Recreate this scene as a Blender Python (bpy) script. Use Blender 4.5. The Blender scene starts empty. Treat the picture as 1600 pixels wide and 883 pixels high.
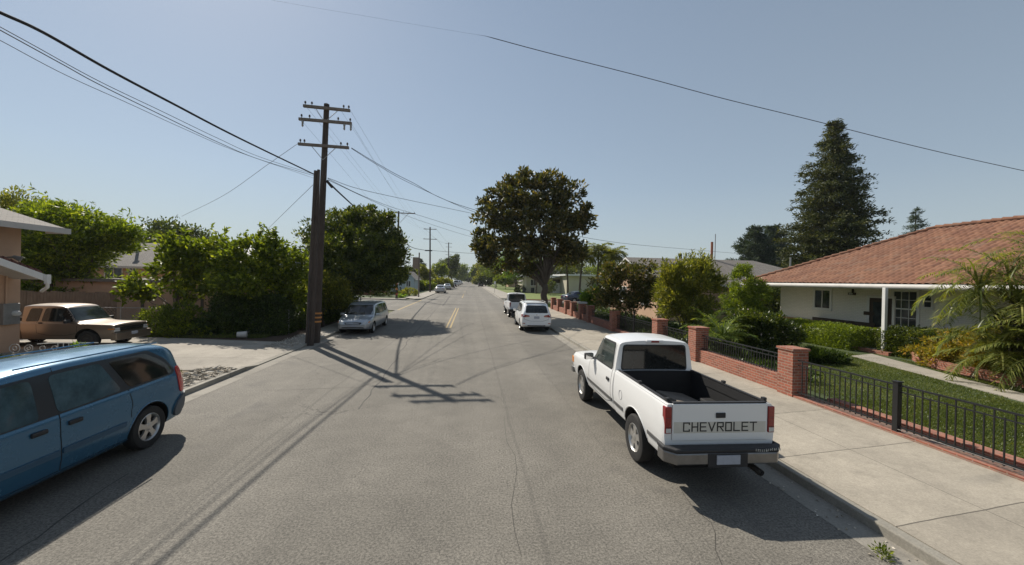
import bpy, bmesh, math, random
import numpy as np
from mathutils import Vector, Matrix, Euler
from mathutils.bvhtree import BVHTree

S = bpy.context.scene
COL = S.collection
PI = math.pi
RAD = math.radians
rnd = random.Random(7)
nrg = np.random.default_rng(11)

# ------------------------------------------------------------------ camera
CAM_H, FPX, ROLL = 3.0, 610.0, RAD(1.2)
_dx, _dy = -65.0, 4.5
_d0 = (_dx*math.cos(ROLL) - _dy*math.sin(ROLL), _dx*math.sin(ROLL) + _dy*math.cos(ROLL))
YAW = math.atan(-_d0[0]/FPX)
PITCH = math.atan(_d0[1]/FPX*math.cos(YAW))
CM = Matrix.Rotation(-YAW, 3, 'Z') @ Matrix.Rotation(PI/2 - PITCH, 3, 'X') @ Matrix.Rotation(ROLL, 3, 'Z')
cam = bpy.data.objects.new('camera', bpy.data.cameras.new('camera'))
COL.objects.link(cam)
cam.data.sensor_width = 36
cam.data.lens = 36*FPX/1600
cam.data.clip_start = 0.1
cam.data.clip_end = 5000
cam.matrix_world = Matrix.Translation((0, 0, CAM_H)) @ CM.to_4x4()
S.camera = cam

# ------------------------------------------------------------------ sky and sun
SUN = Vector((-0.57, 0.80, 0.98)).normalized()      # direction towards the sun
sun_el = math.asin(SUN.z)
sun_az = math.atan2(SUN.x, SUN.y)                    # clockwise from +Y
W = bpy.data.worlds.new('World')
S.world = W
W.use_nodes = True
wn = W.node_tree.nodes
sky = wn.new('ShaderNodeTexSky')
sky.sky_type = 'NISHITA'
sky.sun_disc = False
sky.sun_elevation = sun_el
sky.sun_rotation = sun_az
sky.air_density = 1.0
sky.dust_density = 0.35
sky.ozone_density = 0.8
wn['Background'].inputs['Strength'].default_value = 0.085
# summer haze: the sky pales towards the horizon all the way round
_tc = wn.new('ShaderNodeTexCoord'); _sp = wn.new('ShaderNodeSeparateXYZ')
W.node_tree.links.new(_tc.outputs['Generated'], _sp.inputs[0])
_hz = wn.new('ShaderNodeValToRGB')
_e = _hz.color_ramp.elements
_e[0].position = 0.0; _e[0].color = (0.92,)*3 + (1,)
_e[1].position = 0.75; _e[1].color = (0.30,)*3 + (1,)
_m = _e.new(0.22); _m.color = (0.50,)*3 + (1,)
W.node_tree.links.new(_sp.outputs[2], _hz.inputs[0])
_mx = wn.new('ShaderNodeMix'); _mx.data_type = 'RGBA'
_nz = wn.new('ShaderNodeTexNoise'); _nz.inputs['Scale'].default_value = 1.6; _nz.inputs['Detail'].default_value = 5
W.node_tree.links.new(_tc.outputs['Generated'], _nz.inputs['Vector'])
_ma = wn.new('ShaderNodeMath'); _ma.operation = 'MULTIPLY_ADD'; _ma.inputs[1].default_value = 0.16; _ma.inputs[2].default_value = 0.92
_mb = wn.new('ShaderNodeMath'); _mb.operation = 'MULTIPLY'
W.node_tree.links.new(_nz.outputs[0], _ma.inputs[0]); W.node_tree.links.new(_ma.outputs[0], _mb.inputs[0]); W.node_tree.links.new(_hz.outputs[0], _mb.inputs[1])
W.node_tree.links.new(_mb.outputs[0], _mx.inputs[0])
W.node_tree.links.new(sky.outputs[0], _mx.inputs[6])
_mx.inputs[7].default_value = (4.5, 5.2, 5.6, 1)
W.node_tree.links.new(_mx.outputs[2], wn['Background'].inputs[0])
sl = bpy.data.lights.new('sun', 'SUN')
sl.energy = 5.0
sl.angle = RAD(0.6)
sl.color = (1.0, 0.93, 0.82)
so = bpy.data.objects.new('sun', sl)
so.rotation_euler = SUN.to_track_quat('Z', 'Y').to_euler()
COL.objects.link(so)
S.view_settings.view_transform = 'Standard'
S.view_settings.look = 'None'
S.view_settings.exposure = 0.2
S.view_settings.gamma = 1.0
S.view_settings.use_curve_mapping = False
S.cycles.max_bounces = 8
S.cycles.diffuse_bounces = 4
S.cycles.glossy_bounces = 3
S.cycles.transmission_bounces = 4
S.cycles.transparent_max_bounces = 8
S.cycles.use_denoising = True

# ------------------------------------------------------------------ materials
def new_mat(name):
    m = bpy.data.materials.new(name)
    m.use_nodes = True
    nt = m.node_tree
    return m, nt, nt.nodes['Principled BSDF']

def rgb(*c):
    return (c[0], c[1], c[2], 1.0)

def scl(c, k):
    return (min(1, c[0]*k), min(1, c[1]*k), min(1, c[2]*k), 1.0)

def N(nt, kind, **kw):
    n = nt.nodes.new(kind)
    for k, v in kw.items():
        if k in n.inputs.keys():
            n.inputs[k].default_value = v
        else:
            setattr(n, k, v)
    return n

def noise(nt, scale, detail=4, rough=0.6, vec=None):
    n = nt.nodes.new('ShaderNodeTexNoise')
    n.inputs['Scale'].default_value = scale
    n.inputs['Detail'].default_value = detail
    n.inputs['Roughness'].default_value = rough
    if vec is not None:
        nt.links.new(vec, n.inputs['Vector'])
    return n

def ramp(nt, fac, stops):
    r = nt.nodes.new('ShaderNodeValToRGB')
    e = r.color_ramp.elements
    while len(e) < len(stops):
        e.new(0.5)
    for k, (p, c) in enumerate(stops):
        e[k].position = p
        e[k].color = c if len(c) == 4 else rgb(*c)
    nt.links.new(fac, r.inputs[0])
    return r

def mix(nt, fac, a, b, mode='MIX'):
    m = nt.nodes.new('ShaderNodeMix')
    m.data_type = 'RGBA'
    m.blend_type = mode
    for sock, v in ((m.inputs[0], fac), (m.inputs[6], a), (m.inputs[7], b)):
        if isinstance(v, (int, float)):
            sock.default_value = v
        elif isinstance(v, tuple):
            sock.default_value = v if len(v) == 4 else rgb(*v)
        else:
            nt.links.new(v, sock)
    return m.outputs[2]

def mth(nt, op, a, b=None, c=None):
    m = nt.nodes.new('ShaderNodeMath')
    m.operation = op
    for k, v in enumerate((a, b, c)):
        if v is None:
            continue
        if isinstance(v, (int, float)):
            m.inputs[k].default_value = v
        else:
            nt.links.new(v, m.inputs[k])
    return m.outputs[0]

def coords(nt, kind='Object'):
    return nt.nodes.new('ShaderNodeTexCoord').outputs[kind]

def bump(nt, b, height, strength=0.3, dist=0.02):
    n = nt.nodes.new('ShaderNodeBump')
    n.inputs['Strength'].default_value = strength
    n.inputs['Distance'].default_value = dist
    nt.links.new(height, n.inputs['Height'])
    nt.links.new(n.outputs[0], b.inputs['Normal'])

def plain(name, c, rough=0.6, var=0.12, scale=4.0, metal=0.0, bmp=0.0, bscale=60, spec=0.5, coat=0.0):
    m, nt, b = new_mat(name)
    v = coords(nt)
    n1 = noise(nt, scale, 5, 0.65, v)
    col = ramp(nt, n1.outputs[0], [(0.25, scl(c, 1 - var)), (0.75, scl(c, 1 + var))])
    nt.links.new(col.outputs[0], b.inputs['Base Color'])
    b.inputs['Roughness'].default_value = rough
    b.inputs['Metallic'].default_value = metal
    b.inputs['Specular IOR Level'].default_value = spec
    b.inputs['Coat Weight'].default_value = coat
    b.inputs['Coat Roughness'].default_value = 0.06
    if bmp:
        n2 = noise(nt, bscale, 3, 0.6, v)
        bump(nt, b, n2.outputs[0], bmp, 0.01)
    return m

def car_paint(name, c, rough=0.35, metal=0.0, dirt=0.25):
    m, nt, b = new_mat(name)
    v = coords(nt)
    n1 = noise(nt, 1.7, 6, 0.7, v)
    sep = nt.nodes.new('ShaderNodeSeparateXYZ')
    nt.links.new(v, sep.inputs[0])
    low = mth(nt, 'MULTIPLY', mth(nt, 'SUBTRACT', 0.75, sep.outputs[2]), 1.2)       # road dust gathers on the sills
    d = mth(nt, 'MULTIPLY', mth(nt, 'ADD', mth(nt, 'MAXIMUM', low, 0.0), 0.15), n1.outputs[0])
    d = mth(nt, 'MINIMUM', mth(nt, 'MULTIPLY', d, dirt*2), 0.6)
    col = mix(nt, d, rgb(*c), rgb(0.17, 0.15, 0.12))
    nt.links.new(col, b.inputs['Base Color'])
    b.inputs['Metallic'].default_value = metal
    rr = ramp(nt, n1.outputs[0], [(0.3, (rough*0.8,)*3), (0.75, (rough*1.3,)*3)])
    nt.links.new(rr.outputs[0], b.inputs['Roughness'])
    b.inputs['Coat Weight'].default_value = 0.6
    b.inputs['Coat Roughness'].default_value = 0.12
    return m

def glass_dark(name, c=(0.012, 0.014, 0.014), rough=0.06, tr=0.0):
    m, nt, b = new_mat(name)
    v = coords(nt)
    n1 = noise(nt, 2.5, 5, 0.7, v)
    col = ramp(nt, n1.outputs[0], [(0.35, scl(c, 0.7)), (0.7, scl(c, 1.7))])
    nt.links.new(col.outputs[0], b.inputs['Base Color'])
    b.inputs['Roughness'].default_value = rough
    b.inputs['IOR'].default_value = 1.5
    if tr:
        b.inputs['Alpha'].default_value = 1 - tr
    return m

def leaf_mat(name, c1, c2, c3=None, trans=0.35, patch=0.9, rough=0.45, spec=0.4):
    m, nt, b = new_mat(name)
    out = nt.nodes['Material Output']
    geo = nt.nodes.new('ShaderNodeNewGeometry')
    v = coords(nt)
    n1 = noise(nt, patch, 3, 0.6, v)
    f = mth(nt, 'ADD', mth(nt, 'MULTIPLY', geo.outputs['Random Per Island'], 0.45), mth(nt, 'MULTIPLY', n1.outputs[0], 0.65))
    st = [(0.2, c1), (0.62, c2)]
    if c3:
        st.append((0.9, c3))
    col = ramp(nt, f, st)
    nt.links.new(col.outputs[0], b.inputs['Base Color'])
    b.inputs['Roughness'].default_value = rough
    b.inputs['Specular IOR Level'].default_value = spec
    t = nt.nodes.new('ShaderNodeBsdfTranslucent')
    tc = mix(nt, 1.0, col.outputs[0], rgb(1.65, 1.55, 0.45), 'MULTIPLY')
    nt.links.new(tc, t.inputs[0])
    ms = nt.nodes.new('ShaderNodeMixShader')
    ms.inputs[0].default_value = trans
    nt.links.new(b.outputs[0], ms.inputs[1])
    nt.links.new(t.outputs[0], ms.inputs[2])
    nt.links.new(ms.outputs[0], out.inputs[0])
    return m

def brick_mat(name, c1, c2, mortar, bw=0.21, bh=0.075, ms=0.012, dirt=0.3):
    m, nt, b = new_mat(name)
    v = coords(nt)
    sep = nt.nodes.new('ShaderNodeSeparateXYZ')
    nt.links.new(v, sep.inputs[0])
    comb = nt.nodes.new('ShaderNodeCombineXYZ')
    nt.links.new(mth(nt, 'ADD', sep.outputs[0], sep.outputs[1]), comb.inputs[0])
    geo = nt.nodes.new('ShaderNodeNewGeometry')
    sn = nt.nodes.new('ShaderNodeSeparateXYZ')
    nt.links.new(geo.outputs['Normal'], sn.inputs[0])
    top = mth(nt, 'GREATER_THAN', mth(nt, 'ABSOLUTE', sn.outputs[2]), 0.7)
    # on top faces run the courses along x
    zz = mth(nt, 'ADD', mth(nt, 'MULTIPLY', sep.outputs[2], mth(nt, 'SUBTRACT', 1.0, top)), mth(nt, 'MULTIPLY', sep.outputs[0], top))
    nt.links.new(zz, comb.inputs[1])
    br = nt.nodes.new('ShaderNodeTexBrick')
    br.inputs['Scale'].default_value = 1.0
    br.inputs['Brick Width'].default_value = bw
    br.inputs['Row Height'].default_value = bh
    br.inputs['Mortar Size'].default_value = ms
    br.inputs['Mortar Smooth'].default_value = 0.3
    br.inputs['Bias'].default_value = 0.0
    br.inputs['Color1'].default_value = rgb(*c1)
    br.inputs['Color2'].default_value = rgb(*c2)
    br.inputs['Mortar'].default_value = rgb(*mortar)
    nt.links.new(comb.outputs[0], br.inputs['Vector'])
    n1 = noise(nt, 3.0, 6, 0.7, v)
    n2 = noise(nt, 25.0, 4, 0.7, v)
    c = mix(nt, mth(nt, 'MULTIPLY', n1.outputs[0], dirt), br.outputs[0], rgb(0.16, 0.11, 0.08))
    c = mix(nt, 0.35, c, n2.outputs[1], 'SOFT_LIGHT')
    nt.links.new(c, b.inputs['Base Color'])
    b.inputs['Roughness'].default_value = 0.88
    h = mth(nt, 'ADD', mth(nt, 'MULTIPLY', mth(nt, 'SUBTRACT', 1.0, br.outputs['Fac']), 1.0), mth(nt, 'MULTIPLY', n2.outputs[0], 0.4))
    bump(nt, b, h, 0.6, 0.012)
    return m

# --- ground materials
def asphalt_mat():
    m, nt, b = new_mat('asphalt')
    v = coords(nt)
    big = noise(nt, 0.22, 5, 0.65, v)
    mid = noise(nt, 2.2, 6, 0.7, v)
    fine = noise(nt, 34, 3, 0.8, v)
    grit = nt.nodes.new('ShaderNodeTexVoronoi')
    grit.inputs['Scale'].default_value = 75
    nt.links.new(v, grit.inputs['Vector'])
    c = ramp(nt, big.outputs[0], [(0.3, (0.125, 0.114, 0.095)), (0.7, (0.19, 0.174, 0.147))]).outputs[0]
    c = mix(nt, 0.5, c, ramp(nt, mid.outputs[0], [(0.3, (0.38,)*3), (0.7, (0.62,)*3)]).outputs[0], 'OVERLAY')
    c = mix(nt, 0.95, c, ramp(nt, fine.outputs[0], [(0.36, (0.24,)*3), (0.64, (0.76,)*3)]).outputs[0], 'OVERLAY')
    c = mix(nt, 0.45, c, ramp(nt, grit.outputs['Distance'], [(0.05, (0.75,)*3), (0.45, (0.38,)*3)]).outputs[0], 'OVERLAY')
    # wheel paths and long seams along the street
    sep = nt.nodes.new('ShaderNodeSeparateXYZ')
    nt.links.new(v, sep.inputs[0])
    wob = noise(nt, 0.35, 4, 0.6, v)
    xw = mth(nt, 'ADD', sep.outputs[0], mth(nt, 'MULTIPLY', mth(nt, 'SUBTRACT', wob.outputs[0], 0.5), 0.22))
    for x0, w, k in ((0.9, 0.03, 0.22), (-3.6, 0.035, 0.25), (2.45, 0.02, 0.15)):
        d = mth(nt, 'ABSOLUTE', mth(nt, 'SUBTRACT', xw, x0))
        line = mth(nt, 'LESS_THAN', d, w)
        gap = mth(nt, 'GREATER_THAN', mid.outputs[0], 0.38)
        c = mix(nt, mth(nt, 'MULTIPLY', mth(nt, 'MULTIPLY', line, gap), k), c, rgb(0.05, 0.046, 0.04))
    st = mth(nt, 'MULTIPLY', mth(nt, 'SINE', mth(nt, 'MULTIPLY', xw, 3.6)), 0.5)
    c = mix(nt, 0.10, c, ramp(nt, mth(nt, 'ADD', st, 0.5), [(0.0, (0.3,)*3), (1.0, (0.75,)*3)]).outputs[0], 'OVERLAY')
    # old trench repairs: long patches of a slightly different mix
    px = mth(nt, 'ADD', sep.outputs[0], mth(nt, 'MULTIPLY', wob.outputs[0], 0.12)); py = mth(nt, 'ADD', sep.outputs[1], mth(nt, 'MULTIPLY', mid.outputs[0], 0.10))
    for (xa, xb, ya, yb, tone) in ((-4.9, -3.9, 6.0, 19.0, 0.42), (1.6, 2.5, 9.5, 60.0, 0.56), (-2.9, -0.4, 3.2, 5.6, 0.45), (-6.5, 4.6, 21.0, 22.1, 0.45), (-0.6, 0.5, 26, 48, 0.44)):
        ins = mth(nt, 'MULTIPLY', mth(nt, 'MULTIPLY', mth(nt, 'GREATER_THAN', px, xa), mth(nt, 'LESS_THAN', px, xb)), mth(nt, 'MULTIPLY', mth(nt, 'GREATER_THAN', py, ya), mth(nt, 'LESS_THAN', py, yb)))
        c = mix(nt, mth(nt, 'MULTIPLY', ins, 0.6), c, mix(nt, 1.0, c, rgb(tone, tone, tone), 'OVERLAY'))
    # cracks
    cr = nt.nodes.new('ShaderNodeTexVoronoi')
    cr.feature = 'DISTANCE_TO_EDGE'
    cr.inputs['Scale'].default_value = 0.16
    dist = noise(nt, 1.3, 6, 0.75, v)
    vv = nt.nodes.new('ShaderNodeVectorMath')
    vv.operation = 'MULTIPLY_ADD'
    nt.links.new(dist.outputs[1], vv.inputs[0])
    vv.inputs[1].default_value = (1.6, 1.6, 0)
    nt.links.new(v, vv.inputs[2])
    nt.links.new(vv.outputs[0], cr.inputs['Vector'])
    crk = mth(nt, 'LESS_THAN', cr.outputs['Distance'], 0.0011)
    crk = mth(nt, 'MULTIPLY', crk, mth(nt, 'GREATER_THAN', mid.outputs[0], 0.45))
    c = mix(nt, mth(nt, 'MULTIPLY', crk, 0.75), c, rgb(0.045, 0.04, 0.036))
    # oil drips and stains in the parking lanes
    stn = noise(nt, 0.9, 4, 0.6, v)
    lane = mth(nt, 'GREATER_THAN', mth(nt, 'ABSOLUTE', mth(nt, 'ADD', sep.outputs[0], 0.95)), 3.2)
    sf = mth(nt, 'MULTIPLY', ramp(nt, stn.outputs[0], [(0.56, (0,)*3), (0.72, (0.5,)*3)]).outputs[0], lane)
    c = mix(nt, sf, c, rgb(0.07, 0.065, 0.06))
    nt.links.new(c, b.inputs['Base Color'])
    b.inputs['Roughness'].default_value = 0.86
    h = mth(nt, 'ADD', fine.outputs[0], mth(nt, 'MULTIPLY', grit.outputs['Distance'], 0.8))
    bump(nt, b, h, 0.30, 0.010)
    return m

def concrete_mat(name, c, joint=1.52, var=0.20, yoff=0.0, jx=None, jdark=0.24, slant=0.0):
    m, nt, b = new_mat(name)
    v = coords(nt)
    big = noise(nt, 0.6, 6, 0.7, v)
    fine = noise(nt, 40, 4, 0.75, v)
    spots = noise(nt, 7, 5, 0.7, v)
    c0 = ramp(nt, big.outputs[0], [(0.28, scl(c, 1-var)), (0.72, scl(c, 1+var))]).outputs[0]
    c0 = mix(nt, 0.6, c0, ramp(nt, fine.outputs[0], [(0.3, (0.33,)*3), (0.7, (0.67,)*3)]).outputs[0], 'OVERLAY')
    c0 = mix(nt, 0.35, c0, ramp(nt, spots.outputs[0], [(0.3, (0.38,)*3), (0.65, (0.6,)*3)]).outputs[0], 'OVERLAY')
    st2 = noise(nt, 1.9, 7, 0.72, v)
    c0 = mix(nt, ramp(nt, st2.outputs[0], [(0.54, (0,)*3), (0.74, (0.55,)*3)]).outputs[0], c0, scl(c, 0.5))
    sep = nt.nodes.new('ShaderNodeSeparateXYZ')
    nt.links.new(v, sep.inputs[0])
    h = fine.outputs[0]
    if joint:
        wob = noise(nt, 1.5, 3, 0.5, v)
        y = mth(nt, 'ADD', mth(nt, 'ADD', sep.outputs[1], yoff), mth(nt, 'MULTIPLY', wob.outputs[0], 0.03))
        if slant:
            y = mth(nt, 'ADD', y, mth(nt, 'MULTIPLY', sep.outputs[0], slant))
        # tone changes slab by slab
        slab = nt.nodes.new('ShaderNodeTexWhiteNoise')
        slab.noise_dimensions = '1D'
        nt.links.new(mth(nt, 'FLOOR', mth(nt, 'DIVIDE', y, joint)), slab.inputs['W'])
        c0 = mix(nt, 0.30, c0, ramp(nt, slab.outputs[0], [(0, (0.36,)*3), (1, (0.62,)*3)]).outputs[0], 'OVERLAY')
        fr = mth(nt, 'MULTIPLY', mth(nt, 'FRACT', mth(nt, 'DIVIDE', y, joint)), joint)
        ln = mth(nt, 'LESS_THAN', fr, 0.018)
        if jx is not None:
            for xj in jx:
                ln = mth(nt, 'MAXIMUM', ln, mth(nt, 'LESS_THAN', mth(nt, 'ABSOLUTE', mth(nt, 'SUBTRACT', sep.outputs[0], xj)), 0.006))
        c0 = mix(nt, mth(nt, 'MULTIPLY', ln, 0.85), c0, scl(c, jdark))
        h = mth(nt, 'SUBTRACT', mth(nt, 'MULTIPLY', fine.outputs[0], 0.5), mth(nt, 'MULTIPLY', ln, 1.0))
    nt.links.new(c0, b.inputs['Base Color'])
    b.inputs['Roughness'].default_value = 0.9
    bump(nt, b, h, 0.35, 0.012)
    return m

def patchy(name, cols, s1=0.5, s2=12, rough=0.95, bmp=0.5):
    m, nt, b = new_mat(name)
    v = coords(nt)
    a = noise(nt, s1, 6, 0.7, v)
    f = noise(nt, s2, 5, 0.75, v)
    st = [(0.25 + 0.5*k/(len(cols)-1), c) for k, c in enumerate(cols)]
    c = ramp(nt, mth(nt, 'ADD', mth(nt, 'MULTIPLY', a.outputs[0], 0.6), mth(nt, 'MULTIPLY', f.outputs[0], 0.4)), st)
    nt.links.new(c.outputs[0], b.inputs['Base Color'])
    b.inputs['Roughness'].default_value = rough
    bump(nt, b, f.outputs[0], bmp, 0.05)
    return m

M = {}
M['asphalt'] = asphalt_mat()
M['walk'] = concrete_mat('sidewalk_concrete', (0.32, 0.285, 0.23), 1.83, yoff=0.25, jx=(6.75,), slant=-0.148)
M['walk_left'] = concrete_mat('left_sidewalk_concrete', (0.30, 0.275, 0.235), 1.6)
M['drive'] = concrete_mat('driveway_concrete', (0.31, 0.28, 0.235), 2.9)
M['kerb'] = concrete_mat('kerb_concrete', (0.27, 0.25, 0.21), 3.05)
M['gutter'] = concrete_mat('gutter_concrete', (0.25, 0.23, 0.195), 3.05)
M['dirt'] = patchy('dirt_yard', [(0.10, 0.08, 0.055), (0.22, 0.17, 0.115), (0.30, 0.245, 0.17)], 0.8, 14)
M['ground'] = patchy('dry_grass_ground', [(0.045, 0.065, 0.02), (0.09, 0.10, 0.035), (0.16, 0.14, 0.07)], 0.3, 8)
M['lawn'] = patchy('lawn_soil', [(0.022, 0.036, 0.010), (0.045, 0.065, 0.016), (0.075, 0.090, 0.028)], 0.9, 25)
M['mulch'] = patchy('bed_soil', [(0.03, 0.02, 0.013), (0.07, 0.045, 0.03), (0.10, 0.075, 0.05)], 1.2, 20)
M['yellow'] = plain('yellow_road_paint', (0.36, 0.27, 0.13), 0.8, 0.35, 9)
M['redkerb'] = plain('red_kerb_paint', (0.35, 0.09, 0.06), 0.8, 0.2, 3)
M['black_metal'] = plain('black_iron', (0.012, 0.012, 0.013), 0.45, 0.2, 6)
M['plastic'] = plain('black_trim_plastic', (0.022, 0.022, 0.024), 0.6, 0.2, 5, bmp=0.1)
M['black'] = plain('flat_black', (0.006, 0.006, 0.006), 0.9, 0.1)
M['rubber'] = plain('tyre_rubber', (0.020, 0.019, 0.018), 0.85, 0.3, 8, bmp=0.2, bscale=90)
M['alloy'] = plain('alloy', (0.55, 0.54, 0.52), 0.35, 0.12, 6, metal=0.8)
M['chrome'] = plain('chrome', (0.62, 0.61, 0.60), 0.18, 0.08, 6, metal=1.0)
M['glass'] = glass_dark('tinted_car_glass')
M['glass_mid'] = glass_dark('car_glass', (0.035, 0.045, 0.042), 0.05)
M['glass_teal'] = glass_dark('van_glass', (0.05, 0.085, 0.10), 0.06)
M['red_lens'] = plain('red_lens', (0.24, 0.010, 0.012), 0.18, 0.12, 8, coat=0.5)
M['clear_lens'] = plain('clear_lens', (0.55, 0.55, 0.53), 0.15, 0.15, 12, coat=0.5)
M['amber_lens'] = plain('amber_lens', (0.60, 0.22, 0.05), 0.2, 0.12, 8)
M['plate'] = plain('plate_white', (0.36, 0.38, 0.43), 0.5, 0.1, 30)
M['brick'] = brick_mat('red_brick', (0.40, 0.115, 0.065), (0.22, 0.062, 0.036), (0.36, 0.26, 0.20), ms=0.010, dirt=.35)
M['wood_pole'] = None

# ------------------------------------------------------------------ objects and tags
def link(name, me, parent=None, smooth=False):
    o = bpy.data.objects.new(name, me)
    COL.objects.link(o)
    if parent is not None:
        o.parent = parent
    if smooth:
        me.polygons.foreach_set('use_smooth', [True]*len(me.polygons))
    return o

def tag(o, label=None, cat=None, group=None, kind=None):
    if label: o['label'] = label
    if cat: o['category'] = cat
    if group: o['group'] = group
    if kind: o['kind'] = kind
    return o

def empty(name, loc=(0, 0, 0), rz=0, label=None, cat=None, group=None):
    o = bpy.data.objects.new(name, None)
    o.empty_display_size = 0.3
    COL.objects.link(o)
    o.location = loc
    o.rotation_euler = (0, 0, rz)
    return tag(o, label, cat, group)

def copy_tree(o, parent=None):
    c = o.copy()
    COL.objects.link(c)
    if parent is not None:
        c.parent = parent
    for ch in [x for x in o.children]:
        copy_tree(ch, c)
    return c

class MB:
    """collects geometry for ONE mesh object"""
    def __init__(s):
        s.v = []; s.f = []; s.m = []
    def add(s, vs, fs, mi=0):
        b = len(s.v)
        s.v += [tuple(p) for p in vs]
        s.f += [tuple(i + b for i in f) for f in fs]
        s.m += [mi]*len(fs)
    def box(s, x0, x1, y0, y1, z0, z1, T=None, mi=0):
        vs = [Vector(p) for p in ((x0,y0,z0),(x1,y0,z0),(x1,y1,z0),(x0,y1,z0),(x0,y0,z1),(x1,y0,z1),(x1,y1,z1),(x0,y1,z1))]
        if T is not None:
            vs = [T @ p for p in vs]
        s.add(vs, [(0,3,2,1),(4,5,6,7),(0,1,5,4),(1,2,6,5),(2,3,7,6),(3,0,4,7)], mi)
    def prism(s, pts, z0, z1, T=None, mi=0):
        n = len(pts)
        vs = [Vector((p[0], p[1], z0)) for p in pts] + [Vector((p[0], p[1], z1)) for p in pts]
        if T is not None:
            vs = [T @ p for p in vs]
        fs = [tuple(range(n-1, -1, -1)), tuple(range(n, 2*n))]
        fs += [(i, (i+1) % n, n+(i+1) % n, n+i) for i in range(n)]
        s.add(vs, fs, mi)
    def tube(s, pts, rad, n=8, mi=0, cap=True):
        pts = [Vector(p) for p in pts]
        if not hasattr(rad, '__len__'):
            rad = [rad]*len(pts)
        vs = []; fs = []
        up = None
        for i, p in enumerate(pts):
            a = pts[max(i-1, 0)]; b = pts[min(i+1, len(pts)-1)]
            d = (b - a)
            d = d.normalized() if d.length > 1e-9 else Vector((0, 0, 1))
            if up is None:
                up = d.orthogonal().normalized()
            u = (up - d*up.dot(d))
            u = u.normalized() if u.length > 1e-6 else d.orthogonal().normalized()
            up = u
            w = d.cross(u)
            for k in range(n):
                t = 2*PI*k/n
                vs.append(p + (u*math.cos(t) + w*math.sin(t))*rad[i])
        for i in range(len(pts)-1):
            for k in range(n):
                k2 = (k+1) % n
                fs.append((i*n+k, i*n+k2, (i+1)*n+k2, (i+1)*n+k))
        if cap:
            fs.append(tuple(range(n-1, -1, -1)))
            fs.append(tuple((len(pts)-1)*n + k for k in range(n)))
        s.add(vs, fs, mi)
    def lathe(s, prof, T=None, n=24, mi=0, closed=False):
        """profile of (r, h) turned round local x"""
        vs = []; fs = []
        L = len(prof)
        for k in range(n):
            t = 2*PI*k/n
            for r, h in prof:
                p = Vector((h, r*math.cos(t), r*math.sin(t)))
                vs.append(T @ p if T is not None else p)
        for k in range(n):
            k2 = (k+1) % n
            for i in range(L - (0 if closed else 1)):
                j = (i+1) % L
                fs.append((k*L+i, k*L+j, k2*L+j, k2*L+i))
        s.add(vs, fs, mi)
    def build(s, name, mats, parent=None, smooth=False, bevel=0.0, fix=True):
        me = bpy.data.meshes.new(name)
        me.from_pydata(s.v, [], s.f)
        if not isinstance(mats, (list, tuple)):
            mats = [mats]
        for m in mats:
            me.materials.append(m)
        me.polygons.foreach_set('material_index', s.m)
        if fix or bevel:
            bm = bmesh.new(); bm.from_mesh(me)
            if bevel:
                bmesh.ops.remove_doubles(bm, verts=bm.verts, dist=1e-5)
                ed = [e for e in bm.edges if len(e.link_faces) == 2 and e.calc_face_angle(0) > 0.5]
                bmesh.ops.bevel(bm, geom=ed, offset=bevel, segments=2, affect='EDGES', profile=0.5, clamp_overlap=True)
            bmesh.ops.recalc_face_normals(bm, faces=bm.faces)
            bm.to_mesh(me); bm.free()
        me.update()
        o = link(name, me, parent)
        if smooth:
            me.polygons.foreach_set('use_smooth', [True]*len(me.polygons))
            if smooth != 'all':
                sharp(me, 0.7)
        return o

def sharp(me, ang):
    bm = bmesh.new(); bm.from_mesh(me)
    for f in bm.faces: f.smooth = True
    for e in bm.edges:
        if len(e.link_faces) == 2 and e.calc_face_angle(0) > ang:
            e.smooth = False
    bm.to_mesh(me); bm.free()

def grid_sheet(name, x0, x1, y0, y1, z, m, kind='structure', T=None):
    b = MB()
    b.add([(x0,y0,z),(x1,y0,z),(x1,y1,z),(x0,y1,z)], [(0,1,2,3)])
    o = b.build(name, m, fix=False)
    o['kind'] = kind
    return o

def poly_mesh(name, quads_v, quads_f, m, parent=None, smooth=False):
    me = bpy.data.meshes.new(name)
    v = np.asarray(quads_v, dtype=np.float32); f = np.asarray(quads_f, dtype=np.int32)
    nf, k = f.shape
    me.vertices.add(len(v)); me.vertices.foreach_set('co', v.ravel())
    me.loops.add(nf*k); me.loops.foreach_set('vertex_index', f.ravel())
    me.polygons.add(nf)
    me.polygons.foreach_set('loop_start', np.arange(0, nf*k, k, dtype=np.int32))
    me.polygons.foreach_set('loop_total', np.full(nf, k, dtype=np.int32))
    me.materials.append(m)
    me.update(calc_edges=True)
    o = link(name, me, parent)
    if smooth:
        me.polygons.foreach_set('use_smooth', np.ones(nf, dtype=bool))
    return o
# ------------------------------------------------------------------ finding real positions from the photograph's ground contacts
def ray(u, v):
    return CM @ Vector(((u - 800)/FPX, (441.5 - v)/FPX, -1))
def G(u, v, z=0.0):
    d = ray(u, v); t = (z - CAM_H)/d.z
    return Vector((d.x*t, d.y*t, z))
def at(u, v, Y):
    d = ray(u, v); t = Y/d.y
    return Vector((d.x*t, Y, CAM_H + d.z*t))
def atX(u, v, X):
    d = ray(u, v); t = X/d.x
    return Vector((X, d.y*t, CAM_H + d.z*t))

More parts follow.
